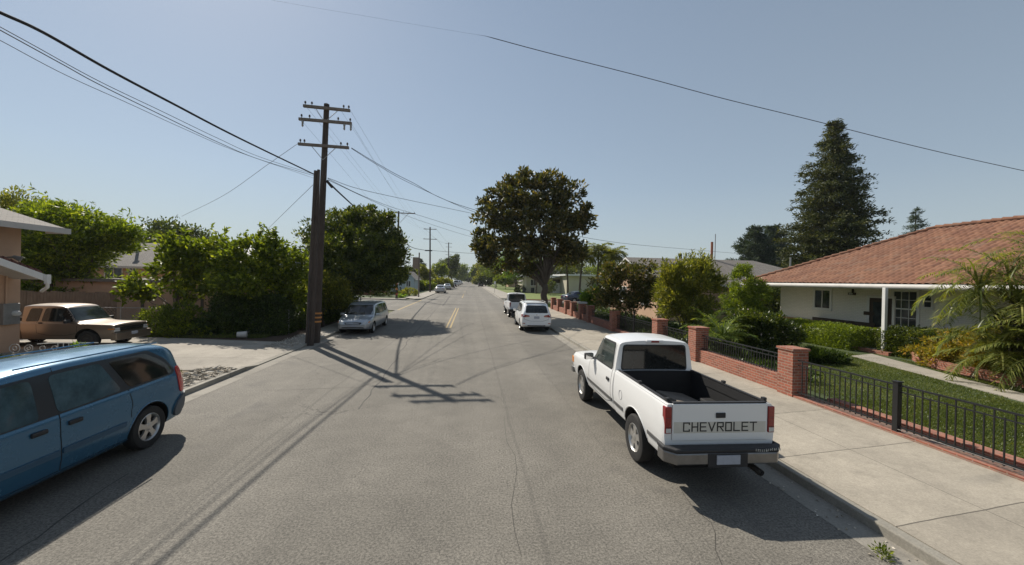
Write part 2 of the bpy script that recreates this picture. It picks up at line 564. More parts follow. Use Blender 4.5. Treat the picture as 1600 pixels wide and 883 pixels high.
# ------------------------------------------------------------------ ground, street, kerbs, pavements
KR, KL, SW, FX = 5.02, -6.92, 0.13, 8.35
def sheet(name, pts, z, m, kind='structure'):
    b = MB(); b.add([(p[0], p[1], z) for p in pts], [tuple(range(len(pts)))])
    o = b.build(name, m, fix=False); o['kind'] = kind
    return o
def slab(name, pts, z0, z1, m, bevel=0.0):
    b = MB(); b.prism(pts, z0, z1)
    o = b.build(name, m, bevel=bevel); o['kind'] = 'structure'
    return o
def arc(cx, cy, r, a0, a1, n=8):
    return [(cx + r*math.cos(RAD(a0 + (a1-a0)*k/n)), cy + r*math.sin(RAD(a0 + (a1-a0)*k/n))) for k in range(n+1)]

sheet('ground', [(-2500, -400), (2500, -400), (2500, 3500), (-2500, 3500)], -0.06, M['ground'])
sheet('road', [(KL, -40), (KR, -40), (KR, 900), (KL, 900)], 0.0, M['asphalt'])
sheet('side_street', [(-90, 37.5), (KL, 37.5), (KL, 55.5), (-90, 55.5)], -0.004, M['asphalt'])
sheet('side_street', [(KR, 50), (90, 50), (90, 60), (KR, 60)], -0.004, M['asphalt'])
# concrete gutters beside the kerbs
for (x0, x1, y0, y1) in ((KR-0.42, KR, -40, 46), (KR-0.42, KR, 64, 500), (KL, KL+0.40, -40, 33), (KL, KL+0.40, 60, 500)):
    sheet('gutter', [(x0, y0), (x1, y0), (x1, y1), (x0, y1)], 0.004, M['gutter'])
# right block: kerb, pavement
slab('kerb', [(KR, -40), (KR+0.15, -40), (KR+0.15, 46.2), (KR, 46)], -0.05, SW-0.002, M['kerb'], 0.018)
rp = [(KR+0.153, -40), (FX, -40), (FX, 46.8)] + arc(KR+3.15, 46, 3.0, 90, 180)[0:]
slab('sidewalk', [(KR+0.153, -40), (FX+0.3, -40), (FX+0.3, 49)] + arc(KR+3.15, 46, 3.0, 90, 180)[:-1] + [(KR+0.153, 46)], -0.05, SW, M['walk'])
# kerb that turns the far right corner
kc = arc(KR+3.15, 46, 3.15, 180, 90) + list(reversed(arc(KR+3.15, 46, 3.0, 180, 90)))
slab('corner_kerb', kc, -0.05, SW-0.003, M['kerb'])
# left block (near): full kerb, dropped driveway kerb, then full kerb to the corner
slab('kerb', [(KL-0.15, -40), (KL, -40), (KL, 13.0), (KL-0.15, 13.0)], -0.05, SW-0.002, M['kerb'], 0.018)
b = MB()
b.add([(KL-0.15,13.0,-.05),(KL,13.0,-.05),(KL,13.0,SW-.002),(KL-.15,13.0,SW-.002),(KL-.15,13.7,-.05),(KL,13.7,-.05),(KL,13.7,.035),(KL-.15,13.7,.06),
       (KL-.15,17.0,-.05),(KL,17.0,-.05),(KL,17.0,.035),(KL-.15,17.0,.06),(KL-.15,17.8,-.05),(KL,17.8,-.05),(KL,17.8,SW-.002),(KL-.15,17.8,SW-.002)],
      [(0,1,2,3),(3,2,6,7),(1,5,6,2),(0,3,7,4),(7,6,10,11),(5,9,10,6),(4,7,11,8),(11,10,14,15),(9,13,14,10),(8,11,15,12),(12,15,14,13)])
o = b.build('dropped_kerb', M['kerb']); o['kind'] = 'structure'
slab('kerb', [(KL-0.15, 17.8), (KL, 17.8), (KL, 33.5), (KL-0.15, 33.5)], -0.05, SW-0.002, M['kerb'], 0.018)
kc = arc(KL-3.15, 33.5, 3.15, 0, 90) + list(reversed(arc(KL-3.15, 33.5, 3.0, 0, 90)))
slab('corner_kerb', kc, -0.05, SW-0.003, M['kerb'])
# left pavement: flat slab with a sloping apron at the driveway
slab('sidewalk', [(-8.1, -40), (KL-0.153, -40), (KL-0.153, 12.6), (-8.1, 12.6)], -0.05, SW, M['walk_left'])
b = MB()
b.add([(-8.1,12.6,SW),(KL-.153,12.6,SW),(KL-.153,13.7,.06),(KL-.153,17.0,.06),(KL-.153,17.9,SW),(-8.1,17.9,SW),(-8.1,13.7,.125),(-8.1,17.0,.125)],
      [(0,1,2,6),(6,2,3,7),(7,3,4,5)])
o = b.build('driveway_apron', M['drive'], fix=False); o['kind'] = 'structure'
slab('driveway', [(-23, 12.8), (-8.103, 12.6), (-8.103, 17.9), (-13.6, 19.0), (-23, 19.0)], -0.05, SW-0.004, M['drive'])
slab('left_sidewalk', [(-8.1, 17.9), (KL-0.153, 17.9), (KL-0.153, 33.5)] + arc(KL-3.15, 33.5, 3.0, 0, 90)[1:] + [(-20, 36.5), (-20, 34), (-8.6, 34)], -0.05, SW, M['walk_left'])
# yards of the left near block
slab('yard_dirt', [(-60, -40), (-8.103, -40), (-8.103, 12.59), (-60, 12.79)], -0.05, SW-0.02, M['dirt'])
slab('yard_ground', [(-60, 19.003), (-13.6, 19.003), (-8.103, 17.903), (-8.603, 33.99), (-60, 33.99)], -0.05, SW-0.03, M['mulch'])
# far left block beyond the side street
slab('sidewalk', [(-8.9, 58.5)] + arc(KL-3.0, 58.5, 3.0, 270, 360)[4:] + [(KL, 500), (-9.6, 500), (-9.6, 58.5)], -0.05, SW, M['walk_left'])
slab('side_street_kerb', [(-60, 55.5), (-9.0, 55.5), (-9.0, 57.3), (-60, 57.3)], -0.05, SW, M['drive'])
slab('front_lawn', [(-60, 57.4), (-9.7, 57.4), (-9.7, 330), (-60, 330)], -0.05, SW-0.01, M['lawn'])
# far right block
slab('sidewalk', [(KR, 500), (KR, 64)] + arc(KR+4, 64, 4.0, 180, 270, 6)[1:4] + [(8.4, 60.3), (8.4, 500)], -0.05, SW, M['walk_left'])
slab('red_kerb', [(KR+3.4, 60.0), (32, 60.0), (32, 60.25), (KR+3.4, 60.25)], -0.05, SW, M['redkerb'])
M['lawn_far'] = patchy('far_lawn', [(0.06, 0.09, 0.018), (0.13, 0.17, 0.035), (0.22, 0.20, 0.075)], 0.4, 6)
slab('front_lawn', [(8.41, 60.3), (70, 60.3), (70, 400), (8.41, 400)], -0.05, SW-0.01, M['lawn_far'])
# right near yard
slab('lawn', [(FX+0.31, -20), (21.0, -20), (21.0, 18.5), (FX+0.31, 18.5)], -0.05, SW-0.03, M['lawn'])
slab('yard_ground', [(FX+0.31, 18.51), (60, 18.51), (60, 48.9), (FX+0.31, 48.9)], -0.05, SW-0.03, M['lawn'])
slab('garden_path', [(G(1330,556,.13).x, G(1330,556,.13).y), (G(1362,553,.13).x, G(1362,553,.13).y), (15.9,10.9), (15.0,7.5), (14.4,2), (13.6,2), (14.15,7.5), (15.0,11.0)], 0.0, SW+0.004, M['drive'])

# painted centre line
M['yline'] = M['yellow']
def strip(x0, x1, y0, y1):
    return sheet('centre_line', [(x0, y0), (x1, y0), (x1, y1), (x0, y1)], 0.005, M['yellow'])
strip(-1.47, -1.37, 24.2, 41.0); strip(-1.22, -1.12, 24.2, 41.0)
for y in (64, 76, 95, 120, 150, 185):
    strip(-1.34, -1.22, y, y + (14 if y == 64 else 5))
sheet('stop_line', [(KL+0.1, 37.6), (KL+0.28, 37.6), (KL+0.28, 55.3), (KL+0.1, 55.3)], 0.005, M['yellow'])
# dark tar seams and one thin dark strip at the crossing and along the street
M['tar'] = plain('road_dark', (0.06, 0.055, 0.047), 0.8, 0.3, 5)
def tar(pts, w=0.06, seed=1):
    r = random.Random(seed); out = []
    for (a, c) in zip(pts, pts[1:]):
        a, c = Vector(a), Vector(c); L = (c-a).length; n = max(2, int(L/0.5))
        for k in range(n):
            out.append(a.lerp(c, k/n) + Vector((r.uniform(-.05, .05), r.uniform(-.05, .05))))
    out.append(Vector(pts[-1]))
    b = MB(); L = []
    for k, p in enumerate(out):
        q = out[min(k+1, len(out)-1)] - out[max(k-1, 0)]
        nn = Vector((-q.y, q.x)).normalized()*w*r.uniform(.35, .65)
        L += [(p.x+nn.x, p.y+nn.y, 0.003), (p.x-nn.x, p.y-nn.y, 0.003)]
    b.add(L, [(2*k, 2*k+1, 2*k+3, 2*k+2) for k in range(len(out)-1)])
    o = b.build('road_strip', M['tar'], fix=False); o['kind'] = 'structure'
def gp(u, v): p = G(u, v); return (p.x, p.y)
tar([gp(640,468), gp(668,472), gp(688,476), gp(730,476)], 0.35, 3)
tar([gp(692,478), gp(703,463)], 0.2, 4)
tar([gp(688,476), gp(640,530), gp(605,580), gp(560,640)], 0.035, 5)  # thin dark strip from the crossing down the left lane
tar([gp(746,479), gp(760,479)], 0.3, 6)
tar([gp(706,458), gp(732,459)], 0.3, 7)
tar([gp(790,655), gp(795,690), gp(806,735), gp(803,790), gp(815,870)], 0.008, 8)
tar([gp(1062,760), gp(1090,795), gp(1118,835), gp(1128,883)], 0.010, 9)
tar([gp(200,740), gp(120,790), gp(60,840), gp(0,878)], 0.02, 10)
tar([gp(410,610), gp(560,606), gp(690,560), gp(830,560)], 0.014, 12)
sheet('manhole_patch', [gp(735,447.5), gp(742,447.5), gp(743,449), gp(734,449)], 0.003, M['tar'])

# ------------------------------------------------------------------ foliage
def unit(a):
    return a/np.maximum(np.linalg.norm(a, axis=-1, keepdims=True), 1e-9)
def leaf_arrays(P, D, L, Wd, rg, fold=0.25, droop=0.0):
    n = len(P)
    D = unit(D)
    Ls = L*rg.uniform(0.65, 1.25, (n, 1)); Ws = Wd*rg.uniform(0.7, 1.2, (n, 1))
    rv = unit(rg.normal(size=(n, 3)))
    Sd = unit(np.cross(D, rv)); Nn = np.cross(D, Sd)
    mid = P + D*Ls*0.45
    tip = P + D*Ls; tip[:, 2] -= droop*Ls[:, 0]
    V = np.stack([P, mid + Sd*Ws/2 + Nn*Ws*fold, tip, mid - Sd*Ws/2 + Nn*Ws*fold], axis=1).reshape(-1, 3)
    F = np.arange(4*n).reshape(n, 4)
    return V, F
def sample_blobs(blobs, n, shell, rg):
    B = np.array(blobs, float)
    w = B[:, 3]*B[:, 4] + B[:, 4]*B[:, 5] + B[:, 3]*B[:, 5]; w /= w.sum()
    i = rg.choice(len(B), n, p=w)
    d = unit(rg.normal(size=(n, 3)))
    r = shell + (1 - shell)*rg.random((n, 1))**0.6
    return B[i, :3] + d*B[i, 3:6]*r, d
def foliage(name, parent, blobs, ncl, rc, per, L, Wd, mat, seed=1, shell=0.45, up=0.25, out=0.7, rand=0.8, droop=0.0, zmin=0.05, flat=0.75, shoots=0):
    rg = np.random.default_rng(seed)
    C, d = sample_blobs(blobs, ncl, shell, rg)
    C = C[C[:, 2] > zmin]
    d = d[:len(C)]
    cen = np.array(blobs, float)[:, :3].mean(0)
    n = len(C)
    k = rg.integers(int(per*0.6), int(per*1.4)+1, n)
    idx = np.repeat(np.arange(n), k)
    rcs = rc*rg.uniform(0.6, 1.3, (n, 1))
    off = rg.normal(size=(len(idx), 3)); off = unit(off)*rg.random((len(idx), 1))**0.5
    P = C[idx] + off*rcs[idx]*np.array([1, 1, flat])
    P[:, 2] = np.maximum(P[:, 2], zmin)
    if shoots:
        top = C[np.argsort(-(C[:, 2] + rg.random(n)*0.6*rc))[:max(4, n//3)]]
        S_ = top[rg.integers(0, len(top), shoots)]
        m_ = 22; tt = np.linspace(0, 1, m_)
        dirs = unit(np.stack([rg.normal(size=shoots)*.35, rg.normal(size=shoots)*.35, np.ones(shoots)], 1))
        Q = (S_[:, None, :] + dirs[:, None, :]*(tt[None, :, None]*rg.uniform(.5, 1.5, (shoots, 1, 1))*rc*1.9)).reshape(-1, 3) + rg.normal(size=(shoots*m_, 3))*rc*.07
        P = np.vstack([P, Q]); off = np.vstack([off, unit(rg.normal(size=Q.shape))]); idx = np.concatenate([idx, np.zeros(len(Q), int)])
        n_s = len(Q)
    D = out*off + 0.35*unit(C[idx] - cen) + rand*rg.normal(size=P.shape)*0.5 + np.array([0, 0, up])
    V, F = leaf_arrays(P, D, L, Wd, rg, droop=droop)
    poly_mesh(name, V, F, mat, parent)
    return C
def branch(b, p0, p1, r0, r1, r, n=6, sides=6, sag=0.08):
    p0, p1 = Vector(p0), Vector(p1); L = (p1-p0).length
    o1 = Vector((r.uniform(-1,1), r.uniform(-1,1), r.uniform(-.3,1)))*L*sag
    pts = []; rad = []
    for k in range(n+1):
        t = k/n
        pts.append(p0.lerp(p1, t) + o1*math.sin(t*PI) + Vector((r.uniform(-1,1), r.uniform(-1,1), 0))*r0*0.25*(0 < k < n))
        rad.append(r0 + (r1-r0)*t**0.8)
    b.tube(pts, rad, sides)
def bark(name, c):
    m, nt, b = new_mat(name)
    v = coords(nt)
    mp = nt.nodes.new('ShaderNodeMapping'); mp.inputs['Scale'].default_value = (14, 14, 2.2)
    nt.links.new(v, mp.inputs[0])
    n1 = noise(nt, 1.0, 6, 0.75, mp.outputs[0]); n2 = noise(nt, 1.2, 4, 0.6, v)
    f = mth(nt, 'ADD', mth(nt, 'MULTIPLY', n1.outputs[0], .65), mth(nt, 'MULTIPLY', n2.outputs[0], .35))
    col = ramp(nt, f, [(0.3, scl(c, 0.5)), (0.55, scl(c, 1.0)), (0.75, scl(c, 1.5))])
    nt.links.new(col.outputs[0], b.inputs['Base Color'])
    b.inputs['Roughness'].default_value = 0.95
    bump(nt, b, n1.outputs[0], 0.7, 0.03)
    return m
M['bark'] = bark('grey_bark', (0.11, 0.088, 0.068))
M['bark_light'] = bark('pale_bark', (0.22, 0.18, 0.14))
M['pole'] = bark('weathered_pole_wood', (0.075, 0.058, 0.048))
M['arm'] = bark('crossarm_wood', (0.20, 0.165, 0.14))
M['lf_mag'] = leaf_mat('magnolia_leaf', (0.0203, 0.029, 0.01015), (0.07975, 0.0841, 0.0261), (0.319, 0.232, 0.07975), 0.30, 1.3, 0.38, 0.5)
M['lf_dense'] = leaf_mat('dense_leaf', (0.0174, 0.029, 0.0087), (0.06525, 0.09425, 0.0203), (0.261, 0.2755, 0.058), 0.36, 1.1)
M['lf_bright'] = leaf_mat('bright_leaf', (0.0319, 0.0522, 0.01015), (0.1305, 0.1812, 0.0232), (0.377, 0.4205, 0.058), 0.5, 1.0)
M['lf_fern'] = leaf_mat('feathery_leaf', (0.0232, 0.0406, 0.0087), (0.1232, 0.1812, 0.02175), (0.435, 0.493, 0.058), 0.5, 0.9)
M['lf_olive'] = leaf_mat('olive_leaf', (0.05075, 0.06525, 0.0145), (0.174, 0.1958, 0.03625), (0.435, 0.3915, 0.087), 0.45, 1.2)
M['lf_ivy'] = leaf_mat('ivy_leaf', (0.0145, 0.029, 0.00725), (0.0464, 0.07975, 0.01595), (0.1595, 0.2175, 0.0435), 0.3, 1.5)
M['lf_red'] = leaf_mat('coppery_leaf', (0.02, 0.03, 0.009), (0.085, 0.095, 0.024), (0.32, 0.20, 0.09), 0.38, 2.0)
M['lf_hedge'] = leaf_mat('hedge_leaf', (0.0435, 0.0725, 0.01015), (0.1595, 0.2175, 0.0261), (0.319, 0.377, 0.0435), 0.4, 1.8)
M['lf_autumn'] = leaf_mat('autumn_shrub_leaf', (0.0725, 0.087, 0.0145), (0.2755, 0.232, 0.03625), (0.522, 0.29, 0.058), 0.42, 2.5)
M['lf_spruce'] = leaf_mat('spruce_needles', (0.0203, 0.029, 0.0145), (0.06525, 0.07975, 0.0319), (0.2175, 0.203, 0.06525), 0.2, 0.9, 0.6, 0.25)
M['lf_pine'] = leaf_mat('pine_needles', (0.0174, 0.0319, 0.0232), (0.05075, 0.0754, 0.0522), (0.116, 0.145, 0.087), 0.18, 0.6, 0.6, 0.25)
M['lf_palm'] = leaf_mat('palm_leaflet', (0.03625, 0.06525, 0.0145), (0.1305, 0.1885, 0.03625), (0.3915, 0.4205, 0.1015), 0.42, 1.6, 0.35, 0.5)
M['lf_willow'] = leaf_mat('willow_leaf', (0.05075, 0.1015, 0.0174), (0.145, 0.2465, 0.03625), (0.29, 0.3915, 0.0725), 0.45, 0.5)

def blobs_px(Y, L, base):
    out = []
    for q in L:
        u, v, ru, rv = q[:4]; dY = q[4] if len(q) > 4 else 0.0
        p = at(u, v, Y+dY)
        k = (Y+dY)/FPX
        out.append((p.x-base.x, p.y-base.y, p.z-base.z, ru*k, (ru*k*0.9 if len(q) < 6 else q[5]), rv*k))
    return out
def tree(name, label, base, blobs, ncl, rc, per, L, Wd, lm, bm_, seed, trunk_h=None, trunk_r=0.2, limbs=12, cat='tree', group=None,
         stems=1, shell=0.45, part='crown', lean=0.0, **kw):
    base = Vector(base)
    root = empty(name, base, 0, label, cat, group)
    C = foliage(part, root, blobs, ncl, rc, per, L, Wd, lm, seed, shell, **kw)
    r = random.Random(seed)
    if trunk_h is not None:
        b = MB()
        for s_ in range(stems):
            off = Vector((0, 0, 0)) if stems == 1 else Vector((r.uniform(-.35, .35), r.uniform(-.35, .35), 0))
            fork = Vector((lean + off.x*1.6, off.y*1.6, trunk_h*(1 if stems == 1 else r.uniform(.8, 1.1))))
            tr = trunk_r/(1 if stems == 1 else 1.6)
            pts = [off + Vector((0, 0, -0.1)), off + Vector((0, 0, 0.12))]
            rad = [tr*1.55, tr*1.2]
            for k in range(1, 7):
                t = k/6
                pts.append(off.lerp(fork, t) + Vector((r.uniform(-1,1), r.uniform(-1,1), 0))*tr*0.25*(k < 6))
                pts[-1].z = 0.12 + (fork.z-0.12)*t
                rad.append(tr*(1.1 - 0.3*t))
            b.tube(pts, rad, 10)
            sel = [C[i] for i in np.random.default_rng(seed+s_).choice(len(C), min(len(C), max(2, limbs//stems)), replace=False)]
            for c in sel:
                start = fork - Vector((0, 0, r.uniform(0, trunk_h*0.12)))
                c = Vector(c)
                m_ = start.lerp(c, 0.45) + Vector((0, 0, abs(c.z-start.z)*0.12))
                branch(b, start, m_, tr*0.42, tr*0.20, r, 4)
                branch(b, m_, c, tr*0.19, tr*0.05, r, 4, 5)
        b.build('trunk' if cat == 'tree' else 'stem', bm_, root, smooth='all', fix=False)
    return root
def box_hedge(name, label, x0, x1, y0, y1, h, mat, n, L, Wd, seed, cat='hedge', z0=0.1, jit=0.05, group=None):
    rg = np.random.default_rng(seed)
    cx, cy = (x0+x1)/2, (y0+y1)/2
    a, b_ = (x1-x0)/2, (y1-y0)/2
    areas = np.array([2*a*h, 2*a*h, 2*b_*h, 2*b_*h, 4*a*b_]); k = rg.choice(5, n, p=areas/areas.sum())
    s, t = rg.uniform(-1, 1, n), rg.uniform(-1, 1, n)
    P = np.zeros((n, 3)); D = np.zeros((n, 3))
    for f, (nx, ny) in enumerate(((0,-1),(0,1),(-1,0),(1,0))):
        q = k == f
        P[q] = np.stack([np.where(nx, nx*a, s*a)[q], np.where(ny, ny*b_, s*b_)[q], ((t+1)/2*h)[q]], 1); D[q] = (nx, ny, 0.4)
    q = k == 4
    P[q] = np.stack([s*a, t*b_, np.full(n, h)], 1)[q]; D[q] = (0, 0, 1)
    P += rg.normal(size=P.shape)*jit
    P[:, 2] = np.maximum(P[:, 2], 0.02) + 0.06*np.sin(P[:, 0]*3.1 + P[:, 1]*2.3)*(P[:, 2] > h*0.8)
    D = D + rg.normal(size=D.shape)*0.55
    V, F = leaf_arrays(P, D, L, Wd, rg)
    i = 0.86
    bv = np.array([(sx*a*i, sy*b_*i, z) for z in (0, h*0.9) for sx, sy in ((-1,-1),(1,-1),(1,1),(-1,1))])
    bf = np.array([(4,5,6,7),(0,1,5,4),(1,2,6,5),(2,3,7,6),(3,0,4,7)]) + len(V)
    o = poly_mesh(name, np.vstack([V, bv]), np.vstack([F, bf]), mat)
    o.location = (cx, cy, z0)
    return tag(o, label, cat, group)
def frond(Vs, Fs, p0, az, el, L, n, ll, lw, rg, droop=1.0, width=1.0):
    """one palm frond: an arching rib with leaflets on both sides"""
    t = np.linspace(0, 1, n)
    el_t = el - droop*t**1.3*1.6
    ds = L/(n-1)
    P = np.zeros((n, 3)); P[0] = p0
    dirs = np.stack([np.cos(el_t)*math.cos(az), np.cos(el_t)*math.sin(az), np.sin(el_t)], 1)
    for i in range(1, n): P[i] = P[i-1] + dirs[i-1]*ds
    side = np.array([-math.sin(az), math.cos(az), 0])
    off = sum(len(v) for v in Vs)
    # rib
    w = 0.012 + 0.02*(1-t)[:, None]
    V = np.concatenate([P + side*w, P - side*w]); F = np.array([(i, i+1, n+i+1, n+i) for i in range(n-1)]) + off
    Vs.append(V); Fs.append(F)
    PP = []; DD = []; LL = []
    for s in (-1, 1):
        k = t > 0.12
        upv = np.cross(dirs, side*s); upv *= np.sign(upv[:, 2:3] + 1e-6)
        D = side*s*width + dirs*0.75 + upv*0.15 + rg.normal(size=dirs.shape)*0.14
        PP.append(P[k]); DD.append(D[k]); LL.append((ll*(0.45 + 0.75*np.sin(np.clip(t*1.05, 0, 1)*PI)))[k])
    PP = np.vstack(PP); DD = unit(np.vstack(DD)); LL = np.concatenate(LL)[:, None]*rg.uniform(.8, 1.15, (len(PP), 1))
    up2 = np.array([0, 0, 1.0]); sw = unit(np.cross(DD, up2))
    mid = PP + DD*LL*0.5; tip = PP + DD*LL; tip[:, 2] -= LL[:, 0]*0.28; mid[:, 2] -= LL[:, 0]*0.05
    off = sum(len(v) for v in Vs)
    V = np.stack([PP, mid + sw*lw/2, tip, mid - sw*lw/2], 1).reshape(-1, 3)
    Vs.append(V); Fs.append(np.arange(len(V)).reshape(-1, 4) + off)
def palm(name, label, base, h, nf, L, ll, lw, mat, seed, trunk_r=0.12, cat='palm', group=None, lean=(0, 0), n=26, el0=1.3, el1=-0.1, droop=0.9, stems=None):
    rg = np.random.default_rng(seed)
    root = empty(name, base, 0, label, cat, group)
    Vs, Fs = [], []
    heads = stems or [(lean[0], lean[1], h)]
    for (hx, hy, hh) in heads:
        for k in range(nf):
            az = k*2.39996 + rg.uniform(-.25, .25)
            el = el0 + (el1-el0)*(k/nf) + rg.uniform(-.15, .15)
            frond(Vs, Fs, (hx, hy, hh), az, el, L*rg.uniform(.75, 1.1), n, ll, lw, rg, droop*rg.uniform(.7, 1.2))
    poly_mesh('crown', np.vstack(Vs), np.vstack(Fs), mat, root)
    b = MB()
    for (hx, hy, hh) in heads:
        pts = [Vector((hx*t*t*0.9 + (hx*0.1), hy*t*t*0.9 + hy*.1, hh*t)) for t in np.linspace(0, 1, 9)]
        b.tube(pts, [trunk_r*(1.15 - .35*k/8) for k in range(9)], 9)
    b.build('trunk', M['bark'], root, smooth='all', fix=False)
    return root
def conifer(name, label, base, h, r0, nw, mat, seed, group=None, per=26, L=0.32, Wd=0.07, bare=0.06, power=0.85, droop=0.25, dens=1.0):
    rg = np.random.default_rng(seed); r = random.Random(seed)
    root = empty(name, base, 0, label, 'tree', group)
    P, D = [], []
    b = MB()
    for w in range(nw):
        t = bare + (1-bare)*(w + r.uniform(-.3, .3))/nw
        z = h*t
        R = r0*max(0.03, (1-t))**power*r.uniform(.82, 1.12)
        nb = int(5 + 6*(1-t)*dens)
        for k in range(nb):
            az = r.uniform(0, 2*PI); RR = R*r.uniform(.55, 1.28)
            dirv = np.array([math.cos(az), math.sin(az), 0])
            m = max(4, int(per*RR/r0*1.6)+5)
            tt = rg.uniform(.12, 1, m)**0.75
            c = np.zeros((m, 3)) + np.array([0, 0, z]) + dirv*(tt*RR)[:, None]
            c[:, 2] += -droop*RR*tt**1.2 + 0.28*RR*np.maximum(tt-.6, 0)**1.0
            sp = (0.10 + 0.24*(1-tt))*min(RR, 2.6)
            c += rg.normal(size=c.shape)*sp[:, None]*np.array([1, 1, .35])
            for _ in range(4):
                P.append(c + rg.normal(size=c.shape)*0.10)
                D.append(dirv + rg.normal(size=c.shape)*0.75 + np.array([0, 0, 0.12]))
            if k % 2 == 0:
                e = Vector(dirv)*RR*0.8 + Vector((0, 0, z - droop*RR*.8))
                b.tube([(0, 0, z), e], [0.05*(1-t)+.012, 0.008], 4, cap=False)
    P = np.vstack(P); D = np.vstack(D)
    V, F = leaf_arrays(P, D, L, Wd, rg, fold=.1)
    poly_mesh('crown', V, F, mat, root)
    b.tube([(0, 0, -.1), (0, 0, h*.5), (0, 0, h*.98)], [r0*.065+.08, r0*.04+.03, .02], 8)
    b.build('trunk', M['bark'], root, fix=False)
    return root
def gz(u, v, Y):
    """foot of a plant on its yard, under image column u at distance Y"""
    p = at(u, v, Y); return Vector((p.x, p.y, SW-0.03))

# ------------------------------------------------------------------ big trees
# magnolia by the right kerb
mb = Vector((5.95, 31.0, 0.05))
bl = blobs_px(31, [(835,305,62,34), (785,325,40,38), (880,325,44,40), (760,375,22,22), (905,360,26,26), (830,350,80,48), (800,385,48,26,-1), (850,385,60,24,1), (892,390,24,16), (745,335,12,10), (845,280,40,16), (785,412,34,12), (758,395,18,14), (820,415,30,10), (885,408,26,12), (915,335,18,18)], mb)
tree('magnolia_tree', 'large round magnolia tree with bronze dark leaves at the right kerb', mb, bl, 400, 0.50, 52, 0.36, 0.19, M['lf_mag'], M['bark'], 5,
     trunk_h=2.7, trunk_r=0.30, limbs=26, shell=0.30, out=0.5, rand=1.1)
# dense dark tree over the silver minivan
db = Vector((-8.9, 28.5, 0.1))
bl = blobs_px(28.5, [(555,372,62,44), (510,375,38,40), (605,385,32,36), (560,415,78,36), (520,425,36,30), (575,345,42,20), (600,425,30,26), (545,440,55,20), (550,400,66,44,-2.4), (560,385,66,44,2.2), (520,440,34,18,-2.2), (590,440,36,16,-1.5)], db)
tree('street_tree', 'dense dark green tree with drooping skirt above the silver minivan', db, bl, 860, 0.50, 62, 0.22, 0.12, M['lf_dense'], M['bark'], 9,
     trunk_h=2.2, trunk_r=0.22, limbs=14, shell=0.45)
# big feathery tree on the far left
fb = gz(120, 480, 25)
bl = blobs_px(25, [(120,365,60,40), (80,345,38,26), (165,372,38,22), (190,368,24,14), (90,400,55,34), (60,400,45,30), (85,440,55,26), (70,460,40,18)], fb)
tree('feathery_tree', 'wide feathery bright green tree spreading over the driveway behind the stucco house', fb, bl, 560, 0.55, 60, 0.26, 0.085, M['lf_fern'], M['bark'], 13,
     trunk_h=2.0, trunk_r=0.22, limbs=12, shell=0.4, flat=0.35, up=0.1, shoots=40)
fb = gz(25, 470, 34)
bl = blobs_px(34, [(15,315,22,22), (45,325,30,16), (0,340,30,26), (75,345,22,12), (20,345,50,26), (20,400,50,40), (-60,340,60,50)], fb)
tree('tall_tree', 'pale green tall tree showing above the roof of the stucco house', fb, bl, 240, 0.7, 34, 0.30, 0.12, M['lf_olive'], M['bark'], 14,
     trunk_h=3.0, trunk_r=0.22, limbs=12, shell=0.35)
fb = gz(265, 450, 62)
bl = blobs_px(62, [(240,365,22,18), (270,360,24,16), (300,370,22,16), (265,390,50,24), (225,385,14,18)], fb)
tree('dark_backyard_tree', 'dark green tree far behind the grey-roofed house on the left', fb, bl, 240, 1.0, 30, 0.5, 0.25, M['lf_dense'], M['bark'], 15,
     trunk_h=3.0, trunk_r=0.3, limbs=8)
# fig-like shrubs in the left yard
fb = gz(282, 478, 21.5)
bl = blobs_px(21.5, [(275,415,32,26), (225,440,28,18), (300,410,36,34), (325,395,24,24), (215,455,20,12), (310,445,40,22), (275,385,20,12)], fb)
tree('fig_tree', 'low spreading fig tree with big leaves above the wire fence', fb, bl, 125, 0.36, 34, 0.27, 0.16, M['lf_bright'], M['bark'], 16,
     trunk_h=0.9, trunk_r=0.14, limbs=16, stems=3, shell=0.25, shoots=26)
fb = gz(405, 480, 21.0)
bl = blobs_px(21, [(395,405,44,30), (440,415,36,32), (365,420,28,32), (405,440,60,34), (460,445,26,30), (350,390,16,14), (415,380,22,10)], fb)
tree('large_shrub', 'tall glossy green shrub left of the utility pole', fb, bl, 300, 0.34, 44, 0.21, 0.11, M['lf_bright'], M['bark'], 17,
     trunk_h=0.9, trunk_r=0.1, limbs=10, stems=3, cat='shrub', part='foliage', shoots=60)
fb = gz(510, 480, 24.0)
bl = blobs_px(24, [(512,452,30,24), (530,465,18,18), (492,462,20,22)], fb)
tree('yellow_green_shrub', 'yellow green shrub just right of the utility pole', fb, bl, 130, 0.35, 40, 0.20, 0.10, M['lf_olive'], M['bark'], 18,
     trunk_h=0.6, trunk_r=0.06, limbs=6, stems=2, cat='shrub', part='foliage')
# plants under the fence
ivy = []
for (u, v, ru, rv) in ((250,505,24,22), (285,500,26,24), (300,520,30,14)):
    ivy.append((u, v, ru, rv))
fb = gz(275, 525, 19.6)
tree('leafy_shrub', 'bright leafy shrub below the wire fence beside the tan pickup nose', fb, blobs_px(19.6, ivy, fb), 130, 0.24, 40, 0.17, 0.07, M['lf_bright'], M['bark'], 19, cat='shrub', part='foliage', trunk_h=0.3, trunk_r=.04, limbs=4)
fb = gz(345, 525, 19.9)
tree('ivy_bank', 'dark ivy bank between the leafy shrub and the clipped hedge', fb, blobs_px(19.9, [(335,508,28,20), (355,505,26,24), (372,512,20,18)], fb), 130, 0.22, 44, 0.13, 0.09, M['lf_ivy'], M['bark'], 20, cat='shrub', part='foliage', trunk_h=0.3, trunk_r=.04, limbs=4)
box_hedge('clipped_hedge', 'dark clipped hedge along the pavement left of the utility pole', -12.2, -9.1, 19.9, 21.4, 1.75, M['lf_ivy'], 17000, 0.10, 0.07, 21, jit=.09)
